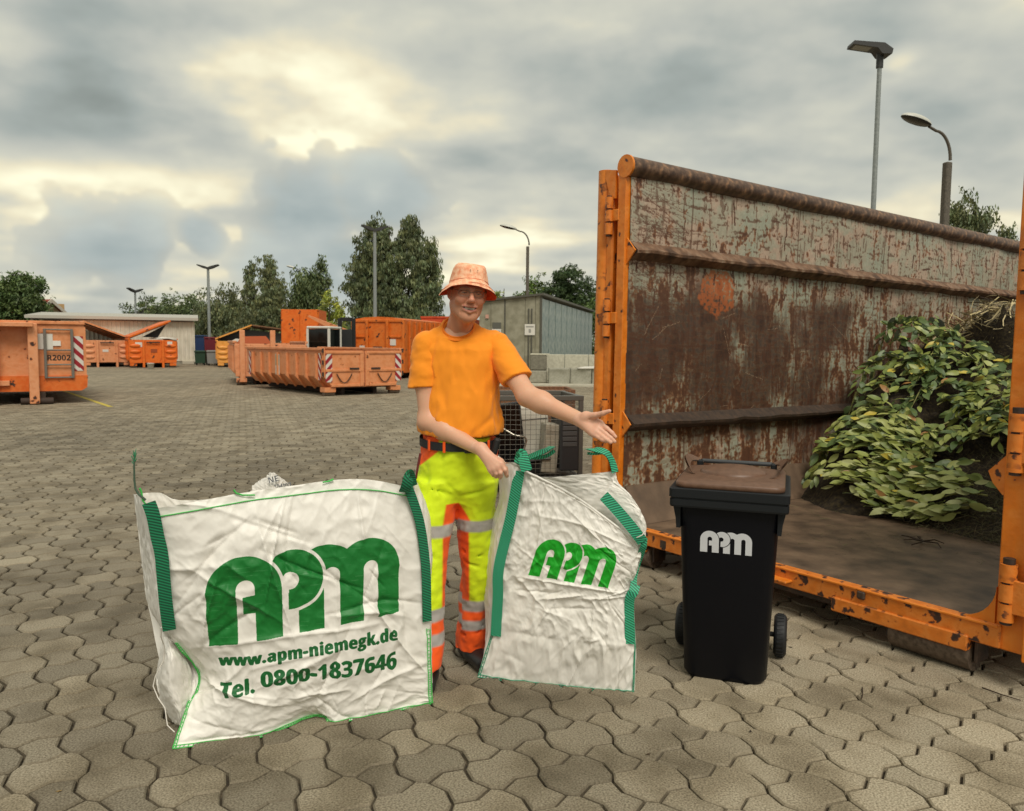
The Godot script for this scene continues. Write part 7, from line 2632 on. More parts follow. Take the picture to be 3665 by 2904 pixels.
	var right := [
		[Vector3(0.561, 0.649, -3.259), Vector3(0.569, 0.659, -3.276), Vector3(0.575, 0.67, -3.287)],
		[Vector3(0.554, 0.606, -3.261), Vector3(0.565, 0.592, -3.298), Vector3(0.574, 0.585, -3.337)],
		[Vector3(0.535, 0.534, -3.265), Vector3(0.548, 0.513, -3.312), Vector3(0.561, 0.484, -3.382)],
		[Vector3(0.525, 0.441, -3.309), Vector3(0.535, 0.425, -3.336), Vector3(0.556, 0.389, -3.424)],
		[Vector3(0.53, 0.361, -3.287), Vector3(0.544, 0.334, -3.345), Vector3(0.551, 0.298, -3.426)],
		[Vector3(0.542, 0.188, -3.286), Vector3(0.552, 0.18, -3.343), Vector3(0.554, 0.162, -3.426)],
		[Vector3(0.541, -0.01, -3.287), Vector3(0.551, 0.001, -3.345), Vector3(0.547, 0.003, -3.407)]]
	cloth("side_panel", right, 24, 100, creases(67, 14, 0.006, 0.03), 0.006, plain, t, o, ex, Vector2(1.0, 1.1), Vector2(0.15, 0.05), 18)
	var backlow := [
		[Vector3(-0.114, 0.37, -3.511), Vector3(0.227, 0.361, -3.548), Vector3(0.549, 0.389, -3.426)],
		[Vector3(-0.106, 0.186, -3.509), Vector3(0.229, 0.158, -3.548), Vector3(0.553, 0.185, -3.426)],
		[Vector3(-0.112, 0.038, -3.491), Vector3(0.232, -0.015, -3.548), Vector3(0.549, -0.001, -3.417)]]
	cloth("back_panel", backlow, 40, 40, creases(68, 10, 0.008, 0.03), 0.01, plain, t, o, ex, Vector2(1.0, 1.1), Vector2(0.15, 0.05), 19)
	# hems
	var thread := flat("thread_teal", Color8(70, 158, 122), 0.6)
	stitching("hem_stitching", edge_of(g, "bottom", 0), edge_of(g, "bottom", 3), thread, t, 0.024, 0.0018, face * 0.004)
	stitching("hem_stitching", edge_of(g, "right", 0).slice(48), edge_of(g, "right", 3).slice(48), thread, t, 0.024, 0.0016, face * 0.004)
	stitching("hem_stitching", edge_of(g, "left", 0).slice(49), edge_of(g, "left", 3).slice(49), thread, t, 0.024, 0.0018, face * 0.004)
	var fold := nst(true)
	var top := edge_of(g, "top", 0, 2)
	for i in top.size():
		top[i] += face * 0.002
	tube(fold, top, 0.0055, -1.0, 6)
	obj("rolled_hem", fold, plain, t)
	var web := webbing("webbing_teal", Color8(52, 162, 122))
	strap("strap", [Vector3(0.035, 0.96, -3.297), Vector3(0.02, 0.867, -3.31), Vector3(-0.001, 0.748, -3.329), Vector3(-0.025, 0.643, -3.344), Vector3(-0.046, 0.546, -3.353), Vector3(-0.054, 0.478, -3.36), Vector3(-0.053, 0.401, -3.37), Vector3(-0.057, 0.309, -3.381), Vector3(-0.062, 0.202, -3.39)], 0.0232, face, web, t, 0.008)
	strap("strap", [Vector3(0.396, 0.86, -3.29), Vector3(0.439, 0.816, -3.266), Vector3(0.486, 0.764, -3.246), Vector3(0.527, 0.715, -3.233), Vector3(0.557, 0.676, -3.237)], 0.0235, face, web, t, 0.014)
	strap("strap", [Vector3(0.565, 0.688, -3.246), Vector3(0.562, 0.652, -3.247), Vector3(0.556, 0.608, -3.279), Vector3(0.546, 0.559, -3.302), Vector3(0.535, 0.508, -3.304), Vector3(0.53, 0.47, -3.285)], 0.0135, face, web, t, 0.012)
	strap("strap", [Vector3(0.538, 0.475, -3.283), Vector3(0.527, 0.448, -3.265), Vector3(0.514, 0.426, -3.268), Vector3(0.512, 0.379, -3.276), Vector3(0.515, 0.307, -3.276), Vector3(0.517, 0.217, -3.276)], 0.0205, face, web, t, 0.008)
	strap("strap_loop", [Vector3(0.031, 0.963, -3.323), Vector3(0.037, 1.005, -3.331), Vector3(0.044, 1.03, -3.31), Vector3(0.051, 1.013, -3.279), Vector3(0.065, 0.965, -3.266)], 0.0235, face, web, t, 0.0)
	strap("strap_loop", [Vector3(0.031, 0.979, -3.363), Vector3(0.075, 1.009, -3.354), Vector3(0.114, 1.028, -3.346), Vector3(0.149, 1.042, -3.359), Vector3(0.178, 1.051, -3.404)], 0.0165, Vector3(-0.35, 0.75, 0.55).normalized(), web, t, 0.0)
	strap("strap_loop", [Vector3(0.08, 1.001, -3.413), Vector3(0.123, 1.001, -3.415), Vector3(0.159, 1.011, -3.408), Vector3(0.189, 1.035, -3.402)], 0.009, Vector3(0, -0.5, 0.8).normalized(), web, t, 0.0)
	strap("strap_loop", [Vector3(0.326, 1.038, -3.426), Vector3(0.355, 1.047, -3.359), Vector3(0.393, 1.043, -3.331), Vector3(0.415, 1.029, -3.327), Vector3(0.435, 0.994, -3.333), Vector3(0.447, 0.952, -3.331)], 0.0165, Vector3(0.25, 0.62, 0.72).normalized(), web, t, 0.0)
	strap("strap_loop", [Vector3(0.335, 1.02, -3.424), Vector3(0.369, 1.019, -3.418), Vector3(0.4, 1.027, -3.391)], 0.006, Vector3(0, -0.4, 0.9).normalized(), web, t, 0.0)
	var th := nst(true)
	tube(th, [Vector3(0.564, 0.73, -3.246), Vector3(0.559, 0.727, -3.2), Vector3(0.547, 0.71, -3.198), Vector3(0.526, 0.697, -3.207)], 0.0025, -1.0, 5)
	obj("tie_thread", th, flat("thread_white", Color8(220, 214, 204), 0.6), t)



# ---------------------------------------------------------------- the worker

func cut_plane(s: Solid, at: Vector3, n: Vector3, reach: float) -> void:
	var r := s.span(at - Vector3.ONE * reach, at + Vector3.ONE * reach)
	for z in range(r[4], r[5] + 1):
		for y in range(r[2], r[3] + 1):
			for x in range(r[0], r[1] + 1):
				var i: int = (z * s.ny + y) * s.nx + x
				if s.d[i] < 1.0:
					var p := s.lo + Vector3(x, y, z) * s.cell - at
					if p.length() < reach:
						s.d[i] = maxf(s.d[i], p.dot(n))


func vertex_material(key: String, rough: float, sheen := 0.0) -> StandardMaterial3D:
	if mats.has(key):
		return mats[key]
	var m := flat(key, Color.WHITE, rough)
	m.vertex_color_use_as_albedo = true
	if sheen > 0.0:
		m.rim_enabled = true
		m.rim = sheen
	return m


func fabric(m: StandardMaterial3D, span: float, strength: float) -> StandardMaterial3D:
	m.normal_enabled = true
	m.normal_texture = noise_tex(0.09, 55, [], [], 512, 3, FastNoiseLite.TYPE_SIMPLEX_SMOOTH, true, 3.0)
	m.uv1_triplanar = true
	m.uv1_scale = Vector3.ONE / span
	m.normal_scale = strength
	return m


func build_person() -> void:
	var t := thing("person", "person in orange T-shirt, bucket hat and high-visibility trousers, left hand gesturing to the container", "person")
	var skin := soup()
	build_arms(skin)
	build_hands(skin)
	build_head(skin, t)
	var sm := vertex_material("skin", 0.5)
	sm.subsurf_scatter_enabled = true
	sm.subsurf_scatter_strength = 0.08
	sm.normal_enabled = true
	sm.normal_texture = noise_tex(0.06, 58, [], [], 512, 4, FastNoiseLite.TYPE_SIMPLEX_SMOOTH, true, 2.5)
	sm.uv1_triplanar = true
	sm.uv1_scale = Vector3.ONE / 0.16
	sm.normal_scale = 0.22
	soup_part("body", skin, sm, t)
	build_shirt(t)
	build_trousers(t)
	build_shoes(t)


func skin_tone(p: Vector3) -> Color:
	var n := 0.5 + 0.5 * sin(p.x * 61.0 + p.y * 43.0) * sin(p.y * 57.0 + p.z * 71.0)
	return Color(0.72, 0.40, 0.255).lerp(Color(0.68, 0.345, 0.215), n * 0.5)


func build_arms(skin: Array) -> void:
	# right arm, reaching down across the body to the bag
	var sh := Vector3(-0.392, 1.474, -3.47)
	var el := Vector3(-0.367, 1.159, -3.42)
	var wr := Vector3(-0.129, 1.049, -3.275)
	var s := Solid.new(sh.min(wr).min(el) - Vector3.ONE * 0.09, sh.max(wr).max(el) + Vector3.ONE * 0.09, 0.006)
	s.cap(sh, sh.lerp(el, 0.45), 0.046, 0.049, 0.02)
	s.cap(sh.lerp(el, 0.45), el, 0.049, 0.041, 0.03)
	s.cap(el, el.lerp(wr, 0.3), 0.040, 0.044, 0.03)
	s.cap(el.lerp(wr, 0.3), wr, 0.043, 0.0245, 0.03)
	s.cap(el + Vector3(-0.012, -0.01, 0), el.lerp(wr, 0.15), 0.030, 0.030, 0.03)
	s.mesh(skin, skin_tone)
	# left arm, held out to the side
	sh = Vector3(-0.061, 1.47, -3.48)
	el = Vector3(0.064, 1.281, -3.29)
	wr = Vector3(0.271, 1.198, -3.16)
	s = Solid.new(sh.min(wr).min(el) - Vector3.ONE * 0.09, sh.max(wr).max(el) + Vector3.ONE * 0.09, 0.006)
	s.cap(sh, sh.lerp(el, 0.5), 0.045, 0.047, 0.02)
	s.cap(sh.lerp(el, 0.5), el, 0.047, 0.042, 0.03)
	s.cap(el, el.lerp(wr, 0.28), 0.041, 0.0435, 0.03)
	s.cap(el.lerp(wr, 0.28), wr, 0.043, 0.0235, 0.03)
	s.cap(el.lerp(wr, 0.6), wr, 0.024, 0.0255, 0.02)
	s.mesh(skin, skin_tone)
	# trunk and legs inside the clothes
	s = Solid.new(Vector3(-0.525, -0.138, -3.75), Vector3(-0.009, 1.566, -3.2), 0.018)
	s.cap(Vector3(-0.24, 1.507, -3.5), Vector3(-0.239, 0.993, -3.5), 0.09, 0.10, 0.05)
	s.cap(Vector3(-0.378, 1.474, -3.48), Vector3(-0.072, 1.476, -3.49), 0.045, 0.045, 0.05)
	s.cap(Vector3(-0.313, 0.975, -3.47), Vector3(-0.348, 0.528, -3.36), 0.06, 0.045, 0.04)
	s.cap(Vector3(-0.348, 0.528, -3.36), Vector3(-0.358, 0.135, -3.3), 0.045, 0.035, 0.04)
	s.cap(Vector3(-0.16, 0.975, -3.48), Vector3(-0.155, 0.484, -3.52), 0.06, 0.045, 0.04)
	s.cap(Vector3(-0.155, 0.484, -3.52), Vector3(-0.181, 0.132, -3.62), 0.045, 0.035, 0.04)
	s.mesh(skin, skin_tone)


func finger(s: Solid, pts: Array, r0: float, r1: float, k := 0.006) -> void:
	for i in pts.size() - 1:
		var t0 := i / float(pts.size() - 1)
		var t1 := (i + 1) / float(pts.size() - 1)
		s.cap(pts[i], pts[i + 1], lerpf(r0, r1, t0), lerpf(r0, r1, t1), k)


func hand_tone(p: Vector3) -> Color:
	return Color(0.74, 0.41, 0.28)


func build_hands(skin: Array) -> void:
	# open left hand, palm up towards the viewer
	var wr := Vector3(0.273, 1.196, -3.155)
	var s := Solid.new(Vector3(0.235, 1.053, -3.25), Vector3(0.422, 1.275, -2.98), 0.0028)
	var back := Vector3(0.23, 1.215, -3.188)
	s.cap(back, wr, 0.0265, 0.0240, 0.012)
	var ix := [Vector3(0.351, 1.188, -3.098), Vector3(0.378, 1.168, -3.08), Vector3(0.397, 1.152, -3.07), Vector3(0.41, 1.137, -3.066)]
	var md := [Vector3(0.342, 1.171, -3.088), Vector3(0.371, 1.149, -3.064), Vector3(0.39, 1.134, -3.052), Vector3(0.405, 1.12, -3.048)]
	var rg := [Vector3(0.333, 1.157, -3.082), Vector3(0.357, 1.139, -3.058), Vector3(0.375, 1.126, -3.048), Vector3(0.389, 1.117, -3.045)]
	var pk := [Vector3(0.324, 1.146, -3.082), Vector3(0.343, 1.134, -3.062), Vector3(0.356, 1.126, -3.054), Vector3(0.371, 1.12, -3.052)]
	finger(s, [ix[0], ix[1], ix[2], ix[3]], 0.0098, 0.0074, 0.004)
	finger(s, [md[0], md[1], md[2], md[3]], 0.0100, 0.0074, 0.004)
	finger(s, [rg[0], rg[1], rg[2], rg[3]], 0.0094, 0.0070, 0.004)
	finger(s, [pk[0], pk[1], pk[2], pk[3]], 0.0084, 0.0062, 0.004)
	var heel := Vector3(0.291, 1.184, -3.135)
	for q in [ix, md, rg, pk]:
		s.cap(wr, q[0], 0.0205, 0.0118, 0.014)
	s.cap(heel, pk[0].lerp(heel, 0.3), 0.020, 0.014, 0.016)
	var cmc := Vector3(0.299, 1.209, -3.128)
	s.cap(wr, cmc, 0.019, 0.019, 0.012)
	s.cap(cmc, Vector3(0.333, 1.22, -3.085), 0.0195, 0.0125, 0.016)
	s.cap(cmc, ix[0].lerp(cmc, 0.35), 0.015, 0.011, 0.016)
	finger(s, [Vector3(0.333, 1.22, -3.085), Vector3(0.36, 1.231, -3.06), Vector3(0.382, 1.241, -3.045)], 0.0118, 0.0076, 0.005)
	# palm creases
	s.cap(Vector3(0.309, 1.202, -3.098), Vector3(0.334, 1.2, -3.076), 0.0022, 0.0015, 0.004, true)
	s.mesh(skin, hand_tone)
	# right hand gripping the bag's corner, back of the hand to the viewer
	wr = Vector3(-0.129, 1.056, -3.268)
	s = Solid.new(Vector3(-0.189, 0.878, -3.36), Vector3(0.015, 1.115, -3.14), 0.0028)
	back = Vector3(-0.16, 1.064, -3.292)
	s.cap(back, wr, 0.0255, 0.0245, 0.012)
	ix = [Vector3(-0.045, 1.003, -3.215), Vector3(-0.027, 0.978, -3.208), Vector3(-0.021, 0.959, -3.222), Vector3(-0.018, 0.947, -3.24)]
	md = [Vector3(-0.057, 0.991, -3.212), Vector3(-0.046, 0.966, -3.205), Vector3(-0.045, 0.949, -3.222), Vector3(-0.048, 0.939, -3.242)]
	rg = [Vector3(-0.071, 0.981, -3.215), Vector3(-0.063, 0.962, -3.21), Vector3(-0.062, 0.949, -3.228), Vector3(-0.065, 0.942, -3.245)]
	pk = [Vector3(-0.086, 0.975, -3.224), Vector3(-0.078, 0.96, -3.22), Vector3(-0.076, 0.951, -3.234), Vector3(-0.076, 0.947, -3.25)]
	finger(s, ix, 0.0102, 0.0080, 0.004)
	finger(s, md, 0.0102, 0.0080, 0.004)
	finger(s, rg, 0.0096, 0.0076, 0.004)
	finger(s, pk, 0.0086, 0.0068, 0.004)
	for q in [ix, md, rg, pk]:
		s.cap(wr, q[0], 0.0215, 0.0122, 0.014)
		# tendons
		s.cap(wr.lerp(q[0], 0.5) + Vector3(0, 0.004, 0.011), q[0] + Vector3(0, 0.003, 0.006), 0.003, 0.005, 0.006)
	# thumb on the far side of the cloth
	finger(s, [Vector3(-0.085, 1.026, -3.262), Vector3(-0.046, 1.004, -3.268), Vector3(-0.025, 0.977, -3.282), Vector3(-0.019, 0.958, -3.286)], 0.0150, 0.0085, 0.008)
	s.mesh(skin, hand_tone)


func build_head(skin: Array, t: Node3D) -> void:
	var turn := Basis(Vector3.UP, deg_to_rad(14)) * Basis(Vector3.BACK, deg_to_rad(-5)) * Basis(Vector3.RIGHT, deg_to_rad(5))
	var xf := Transform3D(turn * Basis.from_scale(Vector3(0.96, 0.915, 0.95)), Vector3(-0.195, 1.715, -3.4))
	var s := Solid.new(Vector3(-0.115, -0.27, -0.14), Vector3(0.115, 0.125, 0.135), 0.0031)
	s.ell(Vector3(0, 0.03, -0.015), Vector3(0.077, 0.092, 0.096), 0.02)
	s.ell(Vector3(0, -0.038, 0.024), Vector3(0.061, 0.092, 0.066), 0.03)
	for m in [-1.0, 1.0]:
		s.cap(Vector3(m * 0.050, -0.060, -0.008), Vector3(m * 0.020, -0.106, 0.058), 0.025, 0.020, 0.03)
		s.ell(Vector3(m * 0.040, -0.028, 0.062), Vector3(0.025, 0.022, 0.023), 0.025)
		s.cap(Vector3(m * 0.040, 0.031, 0.072), Vector3(m * 0.012, 0.027, 0.084), 0.011, 0.010, 0.02)
		s.ell(Vector3(m * 0.031, 0.006, 0.093), Vector3(0.019, 0.0115, 0.015), 0.012, Basis(), true)
		s.ell(Vector3(m * 0.031, 0.004, 0.0735), Vector3(0.0135, 0.0125, 0.0125), 0.004)
		# lids, creased by the smile
		s.cap(Vector3(m * 0.045, 0.003, 0.078), Vector3(m * 0.031, 0.0108, 0.0868), 0.0042, 0.0042, 0.006)
		s.cap(Vector3(m * 0.031, 0.0108, 0.0868), Vector3(m * 0.018, 0.005, 0.083), 0.0042, 0.003, 0.006)
		s.cap(Vector3(m * 0.045, 0.002, 0.079), Vector3(m * 0.019, -0.0045, 0.083), 0.0042, 0.0035, 0.006)
		s.ell(Vector3(m * 0.0125, -0.034, 0.096), Vector3(0.0085, 0.0075, 0.009), 0.008)
		# fold from nose to mouth corner
		s.cap(Vector3(m * 0.019, -0.030, 0.0935), Vector3(m * 0.038, -0.066, 0.080), 0.0022, 0.0022, 0.010, true)
		s.cap(Vector3(m * 0.042, -0.070, 0.076), Vector3(m * 0.036, -0.090, 0.070), 0.002, 0.0015, 0.008, true)
		# ears
		s.ell(Vector3(m * 0.080, -0.002, -0.012), Vector3(0.0085, 0.033, 0.019), 0.006, Basis(Vector3.UP, m * -0.45))
		s.ell(Vector3(m * 0.0885, 0.002, -0.006), Vector3(0.006, 0.020, 0.010), 0.005, Basis(Vector3.UP, m * -0.45), true)
		s.ell(Vector3(m * 0.076, -0.030, -0.004), Vector3(0.007, 0.009, 0.008), 0.006)
	s.ell(Vector3(0, -0.113, 0.066), Vector3(0.023, 0.018, 0.020), 0.022)
	s.cap(Vector3(0, 0.022, 0.082), Vector3(0, -0.024, 0.112), 0.0085, 0.0105, 0.012)
	s.ell(Vector3(0, -0.029, 0.109), Vector3(0.0125, 0.0105, 0.0115), 0.010)
	# mouth: an open smile with a row of teeth
	s.cap(Vector3(-0.030, -0.0595, 0.082), Vector3(0, -0.0560, 0.097), 0.0036, 0.0042, 0.010)
	s.cap(Vector3(0, -0.0560, 0.097), Vector3(0.030, -0.0595, 0.082), 0.0042, 0.0036, 0.010)
	s.cap(Vector3(-0.026, -0.074, 0.080), Vector3(0, -0.0825, 0.0925), 0.0042, 0.0054, 0.010)
	s.cap(Vector3(0, -0.0825, 0.0925), Vector3(0.026, -0.074, 0.080), 0.0054, 0.0042, 0.010)
	s.cap(Vector3(-0.030, -0.0625, 0.084), Vector3(-0.014, -0.0690, 0.096), 0.0022, 0.0050, 0.003, true)
	s.cap(Vector3(-0.014, -0.0690, 0.096), Vector3(0.014, -0.0690, 0.096), 0.0056, 0.0056, 0.003, true)
	s.cap(Vector3(0.014, -0.0690, 0.096), Vector3(0.030, -0.0625, 0.084), 0.0050, 0.0022, 0.003, true)
	# forehead lines and eye wrinkles
	for y in [0.050, 0.060]:
		s.cap(Vector3(-0.03, y, 0.083), Vector3(0.03, y, 0.083), 0.0015, 0.0015, 0.006, true)
	# neck
	var inv := xf.affine_inverse()
	var nb: Vector3 = inv * Vector3(-0.239, 1.561, -3.485)
	s.cap(Vector3(0, -0.05, -0.030), nb, 0.056, 0.059, 0.03)
	s.cap(Vector3(0.0, -0.115, 0.035), nb + Vector3(0, 0, 0.03), 0.014, 0.016, 0.035)
	for m in [-1.0, 1.0]:
		s.cap(Vector3(m * 0.055, -0.05, -0.03), nb + Vector3(m * 0.02, -0.01, 0.05), 0.013, 0.014, 0.02)
	var face := Color(0.60, 0.27, 0.15)
	s.mesh(skin, func(p: Vector3) -> Color:
		var c := face
		var ax := absf(p.x)
		c = c.lerp(Color(0.68, 0.27, 0.17), 0.6 * exp(-(Vector2(ax - 0.040, p.y + 0.028).length_squared()) / 0.0006))
		c = c.lerp(Color(0.72, 0.30, 0.20), 0.7 * exp(-(Vector2(ax, p.y + 0.026).length_squared()) / 0.0003) * (1.0 if p.z > 0.09 else 0.0))
		# stubble on the jaw
		if p.y < -0.055 and p.y > -0.135 and p.z > 0.0:
			c = c.lerp(Color(0.50, 0.26, 0.17), 0.3)
		# lips and the open mouth
		if p.z > 0.068 and ax < 0.031:
			var my := -0.0690 + 0.0065 * pow(ax / 0.030, 2.0)
			var dy := p.y - my
			if absf(dy) < 0.0058 * (1.0 - pow(ax / 0.033, 4.0)) and p.z < 0.0965 - 0.010 * pow(ax / 0.03, 2.0):
				c = Color(0.60, 0.52, 0.41) if dy > -0.0022 and ax < 0.022 else Color(0.06, 0.02, 0.018)
			elif absf(dy) < 0.0125 and absf(dy) > 0.004:
				c = c.lerp(Color(0.50, 0.17, 0.13), 0.7)
		# eyes
		var ex := ax - 0.031
		if p.z > 0.07 and p.z < 0.0885 and absf(ex) < 0.0115 and absf(p.y - 0.0042) < 0.0032 * (1.0 - pow(ex / 0.0125, 2.0)):
			c = Color(0.30, 0.25, 0.21)
			if Vector2(ex - (0.002 if p.x > 0 else -0.002), p.y - 0.0045).length() < 0.0058:
				c = Color(0.035, 0.035, 0.04)
		elif p.z > 0.07 and absf(ex) < 0.016 and p.y > 0.008 and p.y < 0.0125:
			c = c.lerp(Color(0.20, 0.09, 0.06), 0.7)
		# brows
		if p.z > 0.06 and ax > 0.012 and ax < 0.052 and absf(p.y - (0.029 - 0.004 * pow((ax - 0.03) / 0.02, 2.0))) < 0.0042:
			c = c.lerp(Color(0.22, 0.14, 0.10), 0.6)
		# short grey hair at the sides and back
		if (p.y > 0.008 and p.z < 0.022 and ax > 0.05) or (p.z < -0.05 and p.y > -0.07):
			c = Color(0.20, 0.15, 0.115)
		return c, xf)
	var root := Node3D.new()
	part_name(t, root, "hat")
	root.transform = xf
	# bucket hat: rings [half width, half depth, height, how much the front is lifted]
	var rings := [[0.001, 0.001, 0.139, 0.0], [0.030, 0.038, 0.139, 0.0], [0.056, 0.068, 0.136, 0.0], [0.067, 0.082, 0.126, 0.0], [0.074, 0.090, 0.106, 0.004], [0.081, 0.097, 0.076, 0.012], [0.087, 0.104, 0.046, 0.026], [0.090, 0.107, 0.036, 0.034], [0.104, 0.118, 0.020, 0.042], [0.117, 0.129, 0.002, 0.052], [0.130, 0.139, -0.018, 0.062]]
	var wob := noise(71, 5.0, 3)
	var build := func(from: int, inset: float) -> SurfaceTool:
		var st := nst(true)
		var last := PackedVector3Array()
		for r in range(from, rings.size()):
			var ring := PackedVector3Array()
			for k in 48:
				var a := TAU * k / 48.0
				var f := maxf(sin(a), 0.0)
				var q: Array = rings[r]
				var p := Vector3(cos(a) * (q[0] - inset), q[2] + q[3] * pow(f, 1.3) - inset * 1.2, sin(a) * (q[1] - inset))
				var w := wob.get_noise_3d(p.x * 4.0, p.y * 7.0, p.z * 4.0)
				p += Vector3(cos(a), 0.4, sin(a)) * w * (0.007 if r < 7 else 0.004)
				p.y += 0.004 * sin(a * 3.0 + 1.0) * (1.0 if r > 8 else 0.0)
				ring.append(p)
			if r > from:
				for k in 48:
					var j := (k + 1) % 48
					var mid := Vector3(0, 0.0 if inset == 0.0 else 0.3, 0)
					quad_out(st, last[k], last[j], ring[j], ring[k], Vector3(0, 0.02, 0) if inset == 0.0 and r < 7 else (last[k] + ring[j]) * 0.5 - Vector3(last[k].x, 0.12, last[k].z))
			last = ring
		return st
	var hm := mottled("hat_cloth", [0.0, 0.3, 0.5, 0.7, 1.0], [Color8(226, 128, 92), Color8(240, 158, 118), Color8(250, 186, 146), Color8(254, 204, 166), Color8(255, 216, 184)], 0.16, 0.014, 0.85, 72, 0.0, 3.0)
	obj("crown", build.call(0, 0.0), hm, root)
	obj("brim_lining", build.call(7, 0.0025), mottled("hat_lining", [0.0, 0.5, 1.0], [Color8(196, 62, 24), Color8(218, 74, 30), Color8(228, 92, 44)], 0.1, 0.03, 0.9, 73), root)
	var seam := nst(true)
	for r in [6, 9]:
		var loop := []
		for k in 49:
			var a := TAU * k / 48.0
			var f := maxf(sin(a), 0.0)
			loop.append(Vector3(cos(a) * (rings[r][0] + 0.001), rings[r][2] + rings[r][3] * pow(f, 1.3) + 0.001, sin(a) * (rings[r][1] + 0.001)))
		tube(seam, loop, 0.0012, -1.0, 5, false)
	obj("seam", seam, flat("hat_seam", Color8(214, 124, 88), 0.9), root)
	for x in [-0.016, 0.016]:
		tube_part("eyelet", [Vector3(x, 0.108, 0.0935), Vector3(x, 0.109, 0.0965)], 0.0022, flat("eyelet", Color8(80, 50, 40), 0.5), root, -1.0, 8)
	# spectacles
	var gl := Node3D.new()
	part_name(t, gl, "spectacles")
	gl.transform = xf
	var metal := flat("frame_metal", Color8(150, 132, 118), 0.3, 0.7)
	var lens := StandardMaterial3D.new()
	lens.transparency = BaseMaterial3D.TRANSPARENCY_ALPHA
	lens.albedo_color = Color(1, 1, 1, 0.0)
	lens.roughness = 0.05
	lens.metallic_specular = 0.12
	for m in [-1.0, 1.0]:
		var loop := []
		for k in 25:
			var a := TAU * k / 24.0
			var x := pow(absf(cos(a)), 0.6) * signf(cos(a)) * 0.0235
			var y := pow(absf(sin(a)), 0.7) * signf(sin(a)) * 0.0135
			loop.append(Vector3(m * 0.0325 + x, 0.002 + y, 0.1010 - 0.25 * absf(m * 0.0325 + x) * absf(m * 0.0325 + x) / 0.056 - 0.002))
		tube_part("rim", loop, 0.00125, metal, gl, -1.0, 6)
		var ls := nst(true)
		for k in 24:
			tri_out(ls, Vector3(m * 0.0325, 0.002, 0.0940), loop[k], loop[k + 1], Vector3(m * 0.0325, 0, 0))
		obj("lens", ls, lens, gl)
		tube_part("temple", [Vector3(m * 0.056, 0.009, 0.085), Vector3(m * 0.068, 0.012, 0.066), Vector3(m * 0.080, 0.016, 0.0), Vector3(m * 0.081, 0.006, -0.022)], 0.0016, metal, gl, -1.0, 6)
	tube_part("bridge", [Vector3(-0.010, 0.006, 0.0990), Vector3(0, 0.009, 0.1045), Vector3(0.010, 0.006, 0.0990)], 0.0012, metal, gl, -1.0, 6)


